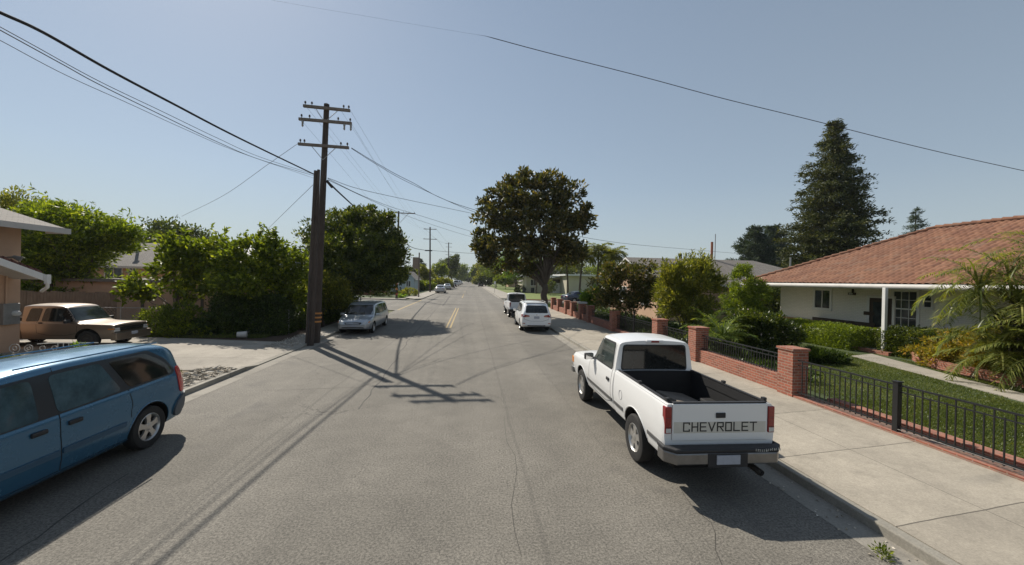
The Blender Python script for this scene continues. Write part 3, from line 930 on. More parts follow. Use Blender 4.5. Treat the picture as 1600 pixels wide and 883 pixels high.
box_hedge('shaded_hedge', 'dark shaded hedge behind the silver minivan', -9.9, -8.8, 22.2, 31.5, 1.5, M['lf_ivy'], 15000, 0.12, 0.08, 22, jit=.09)

# ------------------------------------------------------------------ right side planting
fb = gz(985, 505, 23.0)
bl = blobs_px(23, [(980,440,40,34), (945,455,26,26), (1005,425,24,24), (960,425,20,20), (1010,455,26,26), (975,470,40,16)], fb)
tree('coppery_tree', 'small crooked tree with coppery leaf tips behind the far brick wall', fb, bl, 230, 0.36, 40, 0.19, 0.10, M['lf_red'], M['bark'], 31,
     trunk_h=0.8, trunk_r=0.11, limbs=14, stems=3, shell=.3)
fb = gz(1072, 520, 18.5)
bl = blobs_px(18.5, [(1075,440,40,30), (1050,465,30,34), (1105,440,26,24), (1080,480,44,28), (1090,415,22,16), (1045,430,18,18)], fb)
tree('oleander_shrub', 'tall yellow green oleander shrub behind the brick wall', fb, bl, 330, 0.30, 46, 0.22, 0.055, M['lf_olive'], M['bark'], 32,
     trunk_h=0.9, trunk_r=0.07, limbs=16, stems=4, shell=.3, cat='shrub', part='foliage', up=.5, shoots=60)
fb = gz(1162, 520, 21.5)
bl = blobs_px(21.5, [(1165,445,26,28), (1150,470,22,26), (1180,460,20,28), (1162,425,14,12), (1170,490,30,24)], fb)
tree('rounded_cypress', 'rounded golden green cypress bush beside the left end of the tiled roof', fb, bl, 230, 0.26, 60, 0.12, 0.06, M['lf_hedge'], M['bark'], 33,
     trunk_h=0.5, trunk_r=0.1, limbs=8, cat='shrub', part='foliage', shell=.6)
fb = gz(1185, 545, 15.0)
bl = blobs_px(15, [(1200,510,34,22), (1165,505,26,24), (1225,520,24,22), (1185,530,44,18)], fb)
tree('flowering_shrub', 'dark spreading shrub with small pale flowers behind the long iron panel', fb, bl, 260, 0.24, 48, 0.14, 0.06, M['lf_dense'], M['bark'], 34,
     trunk_h=0.4, trunk_r=0.06, limbs=8, stems=2, cat='shrub', part='foliage', shell=.5)
# pale blossoms on that shrub
rg = np.random.default_rng(3)
C, _ = sample_blobs(bl, 60, 0.95, rg)
V, F = leaf_arrays(np.repeat(C, 4, 0), rg.normal(size=(240, 3)), 0.05, 0.05, rg)
M['petal'] = plain('petals', (0.75, 0.6, 0.55), 0.6, 0.2)
sh = [o for o in bpy.data.objects if o.name.startswith('flowering_shrub')][0]
poly_mesh('blossoms', V, F, M['petal'], sh)
palm('young_palm', 'young green fan of palm fronds rising behind the iron panel', gz(1128, 530, 14.6), 0.6, 26, 1.5, 0.42, 0.035, M['lf_palm'], 35, trunk_r=.07, el0=1.45, el1=.35, droop=.75)
palm('low_palm', 'low arching palm beside the tall oleander', gz(1110, 530, 16.5), 0.7, 20, 1.5, 0.45, 0.04, M['lf_palm'], 36, trunk_r=.07, el0=1.4, el1=.2, droop=.8)
fb = gz(1285, 566, 13.6)
tree('agapanthus_clump', 'low dark leafy clump beside the brick corner pillar', fb, blobs_px(13.6, [(1270,555,22,10), (1295,560,26,10), (1312,562,14,8)], fb), 110, 0.14, 50, 0.16, 0.03, M['lf_ivy'], M['bark'], 37, cat='plant', part='foliage', trunk_h=0.12, trunk_r=.03, limbs=3, up=.8)

# clipped box hedge by the porch
c1 = G(1325, 547, SW)
box_hedge('porch_hedge', 'bright clipped box hedge left of the porch step', c1.x, c1.x+1.75, c1.y, c1.y+4.6, 0.95, M['lf_hedge'], 22000, 0.07, 0.05, 41, jit=.035)
box_hedge('window_hedge', 'dark green clipped hedge under the front window', 18.1, 19.9, 13.2, 15.5, 1.05, M['lf_dense'], 16000, 0.08, 0.055, 42, jit=.07)
fb = Vector((17.75, 12.5, SW))
tree('autumn_shrub', 'yellow and orange leaved shrub between the window hedge and the big palm', fb,
     [(0,0,.65,1.1,1.0,.65), (.3,-1.1,.9,.9,1.0,.9), (-.5,.3,.45,.7,.8,.45), (-.4,-1.6,.5,.8,.8,.5)], 260, 0.2, 50, 0.13, 0.05, M['lf_autumn'], M['bark'], 43, cat='shrub', part='foliage', trunk_h=.3, trunk_r=.05, limbs=6, stems=2)
fb = Vector((17.6, 10.0, SW))
tree('orange_tipped_shrub', 'tall dense shrub with orange tips in front of the big palm', fb,
     [(0,0,.8,1.0,1.0,.8), (-.5,-.9,.6,.8,.9,.6), (.4,.2,1.5,.9,.9,.8)], 260, 0.2, 50, 0.13, 0.05, M['lf_autumn'], M['bark'], 44, cat='shrub', part='foliage', trunk_h=.3, trunk_r=.05, limbs=6, stems=2)
M['lf_bamboo'] = leaf_mat('soft_palm_leaflet', (0.05, 0.075, 0.018), (0.17, 0.20, 0.055), (0.42, 0.40, 0.14), 0.45, 1.6, 0.4, 0.4)
palm('clumping_palm', 'big clumping palm with long arching fronds at the right edge', (16.55, 10.1, SW), 1.9, 21, 1.75, 0.40, 0.030, M['lf_bamboo'], 45, trunk_r=.04,
     el0=1.35, el1=-.35, droop=.95, n=44, stems=[(0,0,2.4), (.5,-.7,2.0), (-.35,.75,2.9), (.2,.4,3.3), (-.5,-.8,1.1), (.1,-1.3,2.7), (-.2,.3,.9), (.3,-.3,3.9), (-.1,-1.0,1.8), (.5,.6,1.5)])

# ------------------------------------------------------------------ conifers beyond the roofs
conifer('spruce_tree', 'tall dark spruce rising behind the tiled roof', at(1296, 470, 45).xy.to_3d(), at(1283, 186, 45).z, 6.9, 80, M['lf_spruce'], 51, per=34, L=0.42, Wd=0.13, power=.72, dens=1.35)
for k, (u, v, Y, r) in enumerate(((1178, 354, 72, 4.2), (1205, 352, 75, 3.8))):
    conifer('pine_tree', ['dark pine standing left in the pair beyond the grey roof', 'dark pine nearest the spruce in the pair beyond the grey roof'][k],
            at(u, 440, Y).xy.to_3d(), at(u, v, Y).z, r*1.15, 34, M['lf_pine'], 52+k, group='pines beyond the grey roof', per=30, L=0.6, Wd=.15, power=.45, droop=-.15, dens=1.5)
conifer('slender_conifer', 'thin sparse conifer peeping over the tiled roof ridge', at(1428, 440, 56).xy.to_3d(), at(1428, 322, 56).z, 4.6, 30, M['lf_pine'], 55, per=16, L=.45, Wd=.09, power=.8, droop=.05, dens=.5)

# ------------------------------------------------------------------ palms and street trees further along on the right
for k, (u, vtop, Y, lab) in enumerate(((905, 400, 62, 'slim palm left of the dark car by the cream house'), (933, 392, 60, 'taller slim palm before the cream garage wall'),
                                       (958, 400, 58, 'bushy palm beside the coppery tree'), (888, 405, 66, 'short palm behind the magnolia trunk'))):
    b_ = gz(u, 455, Y)
    palm('slim_palm', lab, b_, at(u, vtop, Y).z - 0.3, 34, 2.7, 1.1, 0.17, M['lf_olive'], 60+k, trunk_r=.16, group='palms near the cream house', lean=(.5-.35*k, 0), droop=1.1, n=20)
def round_tree(u, v0, v1, vb, ru, Y, label, mat, seed, name='street_tree', group='distant street trees', per=30, ncl=120, dr=0.0, trunk=True):
    b_ = gz(u, vb, Y); k = Y/FPX
    cy, rv = (v0+v1)/2, (v1-v0)/2
    r = random.Random(seed)
    L_ = [(u, cy, ru*.75, rv*.8)] + [(u + r.uniform(-.5,.5)*ru, cy + r.uniform(-.5,.4)*rv, ru*r.uniform(.4,.6), rv*r.uniform(.4,.6)) for _ in range(5)]
    bl = blobs_px(Y, L_, b_)
    return tree(name, label, b_, bl, ncl, ru*k*0.2, per, max(.16, 2.4*k), max(.08, 1.2*k), mat, M['bark'], seed, trunk_h=max(1.2, (at(u, v1, Y).z)*.7), trunk_r=.2, limbs=8,
                group=group, droop=dr, shell=.4)
G_ = 'distant street trees'
round_tree(806, 385, 440, 449, 36, 100, 'weeping light green tree on the lawn beyond the white pickup', M['lf_willow'], 71, dr=.6, ncl=260)
round_tree(775, 398, 440, 446, 24, 140, 'green tree behind the weeping tree on the far right kerb', M['lf_bright'], 72)
round_tree(758, 404, 440, 443, 18, 190, 'olive tree above the dark distant car', M['lf_olive'], 73)
round_tree(744, 410, 438, 441, 11, 260, 'small hazy tree closest to the end of the street on the right', M['lf_bright'], 74)
round_tree(838, 400, 440, 452, 24, 88, 'green tree left of the magnolia trunk before the cream house', M['lf_willow'], 75)
round_tree(732, 428, 440, 441, 10, 420, 'hazy clump of trees closing the end of the street', M['lf_dense'], 76)
round_tree(722, 424, 439, 440, 9, 380, 'hazy tree left of the vanishing point', M['lf_bright'], 77)
round_tree(706, 396, 438, 443, 14, 175, 'tall dark tree behind the third utility pole', M['lf_dense'], 78)
round_tree(686, 408, 440, 446, 16, 130, 'green street tree behind the silver sedan', M['lf_bright'], 79)
round_tree(665, 410, 444, 450, 16, 105, 'round street tree just right of the back of the road sign', M['lf_olive'], 80)
round_tree(640, 414, 440, 452, 14, 100, 'small dark tree over the pale blue house', M['lf_dense'], 81)
round_tree(618, 416, 442, 455, 16, 100, 'green tree behind the pole with the side arm', M['lf_dense'], 82)
conifer('distant_conifer', 'small conifer poking over the street trees by the road sign', at(656, 440, 160).xy.to_3d(), at(656, 404, 160).z, 4.5, 16, M['lf_pine'], 83, per=10, L=.8, Wd=.25, power=.6)
for k, (u, v, Y) in enumerate(((700,405,240), (714,412,300), (752,414,300), (768,410,240), (790,400,170), (820,402,150), (870,405,130), (1000,415,110), (1040,420,120), (450,425,120), (380,425,120), (590,420,150), (905,408,140), (945,412,130))):
    round_tree(u, v, 438, 441, 2600/Y+12, Y, 'hazy background tree number in the far belt', M['lf_bright' if k % 2 else 'lf_dense'], 90+k, ncl=130,
               name='background_tree', group='far belt of trees')['label'] = [
        'far tree above the parked line of cars on the left', 'far tree left of the street end', 'far tree right of the street end', 'far tree above the dark distant car',
        'far tree between the weeping tree and the street', 'far tree right of the weeping tree', 'far tree behind the magnolia trunk', 'far tree beside the grey gable',
        'far tree behind the grey roof', 'far tree behind the tall glossy shrub', 'far tree behind the fig and glossy shrubs', 'far tree behind the dense dark tree',
        'far tree behind the slim palms', 'far tree behind the bushy palm'][k]
# low shrubs on the far left corner
for k, (u, v, ru, rv, Y, mm, lab) in enumerate(((600,458,18,10,62,'lf_ivy','dark low hedge bush at the far corner house'), (640,457,16,6,66,'lf_olive','yellow green bush beside the pale blue house'),
        (628,468,9,7,58.5,'lf_willow','yellow leafy plant at the foot of the pole with the side arm'), (812,452,9,7,95,'lf_dense','dark bush by the trunk of the weeping tree'), (860,448,10,10,80,'lf_dense','bush beside the cream garage door'))):
    b_ = gz(u, v+rv, Y)
    tree('low_bush', lab, b_, blobs_px(Y, [(u,v,ru,rv),(u-ru*.5,v+rv*.3,ru*.5,rv*.7)], b_), 70, .3, 30, .22, .12, M[mm], M['bark'], 110+k, cat='bush', part='foliage', trunk_h=.2, trunk_r=.05, limbs=3)
# shrub with aloe look near the wall
b_ = gz(925, 490, 30)
tree('wall_shrub', 'yellow green shrub with red flowers behind the far pillars', b_, blobs_px(30, [(925,465,16,14),(940,460,14,14)], b_), 90, .35, 34, .3, .08, M['lf_willow'], M['bark'], 120, cat='shrub', part='foliage', trunk_h=.4, trunk_r=.06, limbs=4)

# ------------------------------------------------------------------ lawn grass blades (nobody could count them)
def grass(name, regions, n, h, mat, seed, label):
    rg = np.random.default_rng(seed)
    Ps = []
    for (x0, x1, y0, y1, w) in regions:
        k = int(n*w); Ps.append(np.stack([rg.uniform(x0, x1, k), rg.uniform(y0, y1, k), np.full(k, SW-0.03)], 1))
    P = np.vstack(Ps)
    # leave the path bare
    px = np.interp(P[:, 1], [2, 7.5, 11, 15], [14.0, 14.6, 15.5, 17.3])
    P = P[np.abs(P[:, 0]-px) > 0.5]
    D = rg.normal(size=P.shape)*0.45 + np.array([0, 0, 1.0])
    V, F = leaf_arrays(P, D, h, 0.018, rg, fold=0)
    o = poly_mesh(name, V, F, mat)
    return tag(o, label, 'grass', kind='stuff')
M['blade'] = leaf_mat('grass_blade', (0.045, 0.065, 0.015), (0.115, 0.15, 0.035), (0.25, 0.24, 0.09), 0.35, 0.5)
grass('lawn_grass', [(9.45, 14.2, 3.0, 9, .55), (9.45, 17.5, 9, 15.5, .45), (14.9, 17.5, 6, 12, .12), (14.2,18,15,18,.05)], 150000, 0.042, M['blade'], 5, 'short mown lawn grass behind the iron fence')
grass('weeds', [(-15.8, -14.2, 13.2, 14.6, .3), (-9.3, -8.3, 11.4, 12.3, .35), (-13.0, -9.4, 19.0, 19.7, .35)], 9000, 0.14, M['blade'], 6, 'ragged weeds along the edges of the concrete driveway')

for k, (u, v, ru, rv, Y, mm, lab) in enumerate(((762,436,14,8,170,'lf_dense','dark hedge mass at the far end of the right pavement'), (790,437,16,8,125,'lf_bright','green bushes under the far right street trees'),
        (748,438,8,5,240,'lf_olive','small olive bushes near the vanishing point on the right'), (690,442,14,6,118,'lf_olive','olive bushes behind the parked grey sedan'), (664,447,14,7,98,'lf_bright','green bushes behind the silver sedan'), (980,450,26,14,44,'lf_olive','leafy bushes between the dark blue car and the peach bungalow'))):
    b_ = gz(u, v+rv, Y)
    tree('low_bush', lab, b_, blobs_px(Y, [(u,v,ru,rv),(u-ru*.6,v+rv*.2,ru*.5,rv*.7),(u+ru*.6,v,ru*.5,rv*.8)], b_), 150, max(.3, Y*.006), 30, max(.22, Y*.004), max(.12, Y*.0022), M[mm], M['bark'], 170+k, cat='bush', part='foliage', trunk_h=.2, trunk_r=.05, limbs=3)

# ground cover between the far boundary wall and the yards
rg = np.random.default_rng(77); n = 60000
P = np.stack([rg.uniform(8.95, 13.5, n)**1.0, rg.uniform(10.5, 46, n), np.zeros(n)], 1)
hgt = .18 + .30*np.abs(np.sin(P[:, 0]*2.3 + 1.3*np.sin(P[:, 1]*.9))*np.cos(P[:, 1]*1.1))
P[:, 2] = .10 + rg.random(n)*hgt
keep = ~((P[:, 1] < 14) & (P[:, 0] > 10.5))
P = P[keep]
V, F = leaf_arrays(P, rg.normal(size=P.shape) + np.array([0, 0, .8]), .16, .06, rg)
o = poly_mesh('ground_cover', V, F, M['lf_ivy']); tag(o, 'dark leafy ground cover behind the far brick boundary', 'ground cover', kind='stuff')
# ------------------------------------------------------------------ materials of the buildings
M['stucco_peach'] = plain('peach_stucco', (0.52, 0.34, 0.23), 0.92, 0.10, 1.2, bmp=.35, bscale=45)
M['stucco_cream'] = plain('cream_stucco', (0.50, 0.46, 0.36), 0.92, 0.08, 0.8, bmp=.3, bscale=30)
M['white_paint'] = plain('white_paint', (0.72, 0.71, 0.68), 0.55, 0.07, 2.5)
M['grey_paint'] = plain('dull_white_paint', (0.50, 0.48, 0.45), 0.6, 0.12, 2.0)
M['painted_brick'] = brick_mat('white_painted_brick', (0.86, 0.82, 0.74), (0.81, 0.77, 0.69), (0.70, 0.66, 0.59), 0.24, 0.085, 0.01, 0.05)
M['shingle'] = brick_mat('grey_shingles', (0.20, 0.185, 0.165), (0.155, 0.142, 0.128), (0.10, 0.092, 0.082), 0.35, 0.16, 0.010, 0.2)
M['window'] = glass_dark('window_glass', (0.035, 0.042, 0.046), 0.05)
M['pale_blue'] = plain('pale_blue_siding', (0.36, 0.43, 0.46), 0.8, 0.06, 1.5)
M['brown_wood'] = bark('brown_fence_wood', (0.15, 0.125, 0.10))
M['galv'] = plain('galvanised', (0.32, 0.32, 0.31), 0.5, 0.15, 5, metal=.6)
M['dark_brown'] = plain('dark_brown', (0.05, 0.032, 0.022), 0.7, 0.2, 3)
M['flat_white_roof'] = plain('white_roof', (0.62, 0.62, 0.60), 0.7, 0.08, 1)
M['terracotta'] = plain('terracotta_pot', (0.35, 0.13, 0.07), 0.8, 0.15, 5)

def window_part(parent, name, x, y0, y1, z0, z1, frame_m, cols=3, rows=2, sash=True, axis='x', fw=0.07, depth=0.05, gap=None):
    """a window in a wall facing -x (axis x) or -y (axis y); frame proud, pane behind, glazing bars"""
    f = MB()
    def bx(a0, a1, z0_, z1_, d0, d1):
        if axis == 'x': f.box(x-d1, x-d0, a0, a1, z0_, z1_)
        else: f.box(a0, a1, x-d1, x-d0, z0_, z1_)
    bx(y0-fw, y1+fw, z1, z1+fw, 0, depth); bx(y0-fw-.03, y1+fw+.03, z0-fw-.02, z0-.002, 0, depth+.03)
    bx(y0-fw, y0-.001, z0, z1-.001, 0, depth-.003); bx(y1+.001, y1+fw, z0, z1-.001, 0, depth-.003)
    if sash:
        zm = (z0+z1)/2
        bx(y0, y1, zm-.03, zm+.03, .006, depth-.006)
        for (a, c) in ((z0, zm-.031), (zm+.031, z1-.002)):
            for k in range(1, cols):
                yy = y0 + (y1-y0)*k/cols; bx(yy-.011, yy+.011, a, c, .008, .026)
            for k in range(1, rows):
                zz = a + (c-a)*k/rows; bx(y0+.001, y1-.001, zz-.011, zz+.011, .008, .0245)
    else:
        for k in range(1, cols):
            yy = y0 + (y1-y0)*k/cols; bx(yy-.025, yy+.025, z0, z1-.002, .006, depth-.006)
    w = f.build('window', frame_m, parent)
    p = MB()
    if axis == 'x': p.box(x-.008, x+.02, y0, y1, z0, z1)
    else: p.box(y0, y1, x-.008, x+.02, z0, z1)
    p.build('pane', M['window'], w)
    return w

# ------------------------------------------------------------------ tiled roof house on the right
def tile_mat():
    m, nt, b = new_mat('clay_roof_tiles')
    v = coords(nt)
    sep = nt.nodes.new('ShaderNodeSeparateXYZ'); nt.links.new(v, sep.inputs[0])
    cb = nt.nodes.new('ShaderNodeCombineXYZ')
    nt.links.new(mth(nt, 'FLOOR', mth(nt, 'DIVIDE', sep.outputs[0], 0.27)), cb.inputs[0])
    nt.links.new(mth(nt, 'FLOOR', mth(nt, 'DIVIDE', sep.outputs[1], 0.36)), cb.inputs[1])
    wn_ = nt.nodes.new('ShaderNodeTexWhiteNoise'); wn_.noise_dimensions = '2D'
    nt.links.new(cb.outputs[0], wn_.inputs['Vector'])
    c = ramp(nt, wn_.outputs[0], [(0.0, (0.145, 0.055, 0.030)), (0.45, (0.205, 0.082, 0.042)), (0.8, (0.255, 0.115, 0.062)), (1.0, (0.19, 0.10, 0.065))]).outputs[0]
    n1 = noise(nt, 1.1, 6, .7, v); n2 = noise(nt, 22, 4, .7, v)
    c = mix(nt, mth(nt, 'MULTIPLY', n1.outputs[0], .5), c, rgb(.17, .10, .065))
    c = mix(nt, .4, c, ramp(nt, n2.outputs[0], [(.3, (.35,)*3), (.7, (.65,)*3)]).outputs[0], 'OVERLAY')
    nt.links.new(c, b.inputs['Base Color']); b.inputs['Roughness'].default_value = .85
    bump(nt, b, n2.outputs[0], .2, .01)
    return m
M['tiles'] = tile_mat()
HX, HY0, HY1 = 20.6, -6.0, 24.0
EX, EZ, EY1 = 18.75, 3.16, 25.1
house = empty('tiled_roof_house', (HX, 10, 0), 0, 'white brick bungalow with an orange clay tile roof at the right edge', 'house')
def hl(b, name, m, parent=house, **kw):
    o = b.build(name, m, parent, **kw); o.matrix_parent_inverse = Matrix.Translation((-HX, -10, 0)); return o
# keep part coordinates in world space by undoing the parent offset
b = MB(); b.box(HX, HX+11, HY0, HY1, 0.0, 3.06); hl(b, 'wall', M['painted_brick'])
b = MB(); b.box(HX-.09, HX-.001, 17.5, HY1+.05, .1, .95); b.box(HX-.13, HX-.001, 17.45, HY1+.08, .95, 1.01); b.box(HX-.07, HX-.001, 8, 14.6, .1, .55); hl(b, 'brick_wainscot', M['brick'])
pitch = 0.485; run = 6.4; sl_len = run*math.hypot(1, pitch); ang = math.atan(pitch)
# front slope: corrugated clay tiles, local x along the eave, y up the slope, z out of it
wT, hT = 0.27, 0.36
eave_len = EY1 + 8
nx = int(eave_len/wT*6); rows = int(sl_len/hT)
xs = np.linspace(0, eave_len, nx+1)
ys, offs, rowi = [], [], []
for r_ in range(rows+1):
    ys += [r_*hT + .0005, r_*hT + hT*.5, (r_+1)*hT - .0005]; offs += [.055, .038, .012]; rowi += [r_]*3
ys = np.array(ys); offs = np.array(offs); ok = ys <= sl_len
ys, offs, rowi = ys[ok], offs[ok], np.array(rowi)[ok]
X_, Y_ = np.meshgrid(xs, ys)
rgj = np.random.default_rng(4)
jit = rgj.normal(0, .006, (rows+2, int(eave_len/wT)+3))
ti = np.floor(X_/wT).astype(int); ri = np.repeat(rowi[:, None], len(xs), 1)
ph = (X_/wT) % 1.0
Z_ = offs[:, None] + 0.055*np.abs(np.sin(ph*PI))**0.8 + jit[ri, ti]
Ycut = Y_ + rgj.normal(0, .0, Y_.shape)
# hip cut: at slope distance y the roof starts at x = y*cos(ang) on the far end; local x=0 is the far eave corner
lim = Y_*math.cos(ang)
Vt = np.stack([X_, Y_, Z_], -1)
nr, nc = X_.shape
F_ = []
idx = np.arange(nr*nc).reshape(nr, nc)
Xc = np.maximum(X_, lim)
Vt[..., 0] = Xc
f = np.stack([idx[:-1, :-1], idx[:-1, 1:], idx[1:, 1:], idx[1:, :-1]], -1)
keep = (X_[:-1, 1:] > lim[:-1, 1:]) | (X_[1:, 1:] > lim[1:, 1:])
f = f[keep]
roof = poly_mesh('roof', Vt.reshape(-1, 3), f, M['tiles'], house)
# local x -> -Y, local y -> up slope towards +X
Rm = Matrix(((0, math.cos(ang), -math.sin(ang)), (-1, 0, 0), (0, math.sin(ang), math.cos(ang))))
roof.matrix_parent_inverse = Matrix.Translation((-HX, -10, 0))
roof.matrix_basis = Matrix.Translation((EX-.05, EY1, EZ)) @ Rm.to_4x4()
# far hip slope and rear slope (plain, seen only from elsewhere) and the caps
b = MB()
top1 = Vector((EX+run, EY1-run, EZ+run*pitch)); top0 = Vector((EX+run, -8+run, EZ+run*pitch))
b.add([(EX, EY1, EZ), (EX+2*run, EY1, EZ), tuple(top1), (EX+2*run, -8, EZ), tuple(top0), (EX, -8, EZ)], [(0, 1, 2), (1, 3, 4, 2), (3, 5, 4), (5, 3, 1, 0)])
def hp(b, name, m, parent, **kw):
    o = b.build(name, m, parent, **kw); o.matrix_parent_inverse = parent.matrix_basis.inverted() @ Matrix.Translation((0, 0, 0)) if parent is roof else Matrix.Translation((-HX, -10, 0)); return o
hp(b, 'rear_roof', M['tiles'], house)
b = MB()
def caps(p, q):
    p, q = Vector(p), Vector(q); L = (q-p).length; n = int(L/.38)
    for k in range(n):
        a = p.lerp(q, k/n); c = p.lerp(q, (k+1.12)/n)
        b.tube([a + Vector((0, 0, .05)), c + Vector((0, 0, .03))], [.135, .10], 9)
caps((EX-.02, EY1, EZ+.05), top1 + Vector((0, 0, .07))); caps(top1 + Vector((0, 0, .07)), top0 + Vector((0, 0, .07)))
hl(b, 'ridge_caps', M['tiles'], smooth='x')
# gutter, fascia, soffit, downpipe
b = MB()
b.tube([(EX-.12, EY1+.05, EZ-.09), (EX-.12, -8, EZ-.09)], .125, 10)
b.box(EX-.02, EX+.02, -8, EY1+.03, EZ-.17, EZ-.012)
hl(b, 'gutter', M['grey_paint'], smooth='x')
b = MB(); b.box(EX+.025, HX+.1, -8, EY1, EZ-.13, EZ-.085); hl(b, 'soffit', M['grey_paint'])
b = MB(); b.tube([(EX-.09, EY1-.05, EZ-.15), (EX-.05, EY1-.1, EZ-.35), (EX+.5, EY1-.6, EZ-.55)], .045, 8); b.box(EX-.16, EX+.0, EY1-.2, EY1+.02, EZ-.35, EZ-.17); hl(b, 'downpipe', M['white_paint'])
# porch
pc = G(1381, 553, SW)
b = MB(); b.box(pc.x+.02, HX-.001, pc.y-.1, HY1-.6, .0, .24); hl(b, 'porch_floor', M['drive'])
b = MB(); b.box(pc.x-.2, pc.x+.018, pc.y-.1, pc.y+2.3, .0, .25); b.box(pc.x-.2, pc.x+.6, pc.y-.35, pc.y-.102, .0, .25); hl(b, 'step', M['brick'])
b = MB(); b.box(pc.x-.0, pc.x+.14, pc.y-.0, pc.y+.14, .24, EZ-.13); hl(b, 'porch_post', M['white_paint'], bevel=.012)
# big sash window right of the porch, door, left window
def hw(name, u0, u1, v0, v1, **kw):
    a = atX(u0, (v0+v1)/2, HX); c = atX(u1, (v0+v1)/2, HX)
    t = atX((u0+u1)/2, v0, HX); bt = atX((u0+u1)/2, v1, HX)
    w = window_part(house, name, HX, c.y, a.y, bt.z, t.z, M['white_paint'], **kw)
    w.matrix_parent_inverse = Matrix.Translation((-HX, -10, 0))
    return w
hw('window', 1397, 1433, 456, 510, fw=.13)
hw('window', 1445, 1456, 462, 480, cols=1, rows=1, fw=.08)
hw('window', 1274, 1297, 454, 481, sash=False, cols=2, fw=.13)
a = atX(1371, 480, HX)
b = MB(); b.box(HX-.05, HX-.001, a.y-.75, a.y+.35, .24, 2.5); d = hl(b, 'door', M['dark_brown'])
b = MB(); b.box(HX-.07, HX-.052, a.y-.55, a.y+.15, .9, 2.3); o = b.build('pane', M['window'], d)
b = MB(); b.box(HX-.08, HX-.001, a.y+.351, a.y+.47, .24, 2.62); b.box(HX-.08, HX-.001, a.y-.87, a.y-.751, .24, 2.62); b.box(HX-.078, HX-.001, a.y-.75, a.y+.35, 2.501, 2.62); hl(b, 'door_frame', M['white_paint'])
# lamp and letter box on the wall
a = atX(1333, 458, HX)
b = MB(); b.box(HX-.14, HX-.001, a.y-.16, a.y+.16, a.z-.10, a.z+.02); b.box(HX-.05, HX-.001, a.y-.04, a.y+.04, a.z+.02, a.z+.30); b.box(HX-.10, HX-.051, a.y-.18, a.y+.18, a.z+.24, a.z+.29)
l = hl(b, 'porch_lamp', M['dark_brown'])
b = MB(); b.box(HX-.155, HX-.141, a.y-.10, a.y+.10, a.z-.07, a.z-.01); b.build('lamp_glass', M['clear_lens'], l)
a = atX(1359, 490, HX)
b = MB(); b.box(HX-.10, HX-.001, a.y-.28, a.y+.24, a.z-.08, a.z+.10); hl(b, 'letter_box', M['dark_brown'], bevel=.01)
# dark bench by the wall
bench = empty('porch_bench', (HX-.55, 19.4, .24), 0, 'long dark wooden bench against the white wall behind the clipped hedge', 'bench')
b = MB(); b.box(-.25, .22, -1.8, 1.8, .42, .46); b.build('seat', M['dark_brown'], bench)
b = MB(); b.box(.23, .27, -1.8, 1.8, .5, .98); b.build('backrest', M['dark_brown'], bench)
for y in (-1.7, 1.7):
    b = MB(); b.box(-.22, .2, y-.03, y+.03, 0, .419); b.build('leg', M['dark_brown'], bench)
# hanging planter left of the porch
hp_ = at(1254, 462, 24.2)
pl = empty('hanging_planter', (19.6, 24.4, 2.2), 0, 'hanging terracotta planter with trailing leaves at the left end of the porch', 'planter')
b = MB(); b.lathe([(0.0, -.16), (.16, -.16), (.24, .10), (.21, .10), (0, .06)], Matrix.Rotation(-PI/2, 4, 'Y'), 18); b.build('pot', M['terracotta'], pl, smooth='x')
b = MB(); b.tube([(0, 0, .1), (0, 0, .8)], .008, 5); b.build('cord', M['black_metal'], pl)
foliage('foliage', pl, [(0, 0, .2, .5, .5, .35), (0, 0, -.05, .4, .4, .3)], 70, .16, 36, .16, .05, M['lf_palm'], 8, zmin=-.6, droop=.4)
# dark rear yard planting closing the gap at the house's left end
fb = Vector((22.5, 27.5, SW)); tree('backyard_shrub', 'tall dark shrub filling the gap left of the white bungalow', fb, [(0,0,1.6,1.6,1.4,1.6), (-1.8,0,1.2,1.2,1,1.2), (1.5,.5,1.6,1.4,1,1.5)], 260, .4, 42, .22, .1, M['lf_dense'], M['bark'], 130, cat='shrub', part='foliage', trunk_h=.8, trunk_r=.08, limbs=6, stems=2)
# brick planter edge along the shrubs
pe = empty('brick_planter', (16.9, 11, SW-.03), 0, 'low curved red brick planter wall along the garden path', 'planter wall')
b = MB()
pts = [(18.3, 14.3), (17.45, 13.3), (16.85, 12.2), (16.5, 10.6), (16.25, 9.2), (15.7, 6.0), (15.3, 3.0)]
for (p, q) in zip(pts, pts[1:]):
    p, q = Vector(p), Vector(q); d = (q-p).normalized(); nrm = Vector((-d.y, d.x))*.11
    b.prism([p-nrm, q-nrm + d*.02, q+nrm + d*.02, p+nrm], 0, .33, Matrix.Translation((-16.9, -11, 0)))
b.build('planter_wall', M['brick'], pe)
sheet('planting_bed', [(16.7, 12.2), (16.3, 10.6), (16.05, 9.2), (15.6, 6), (15.4, 3), (20.5, 3), (20.5, 15.6), (18.3, 15.6), (18.3, 14.3), (17.4, 13.4)], SW+.02, M['mulch'])

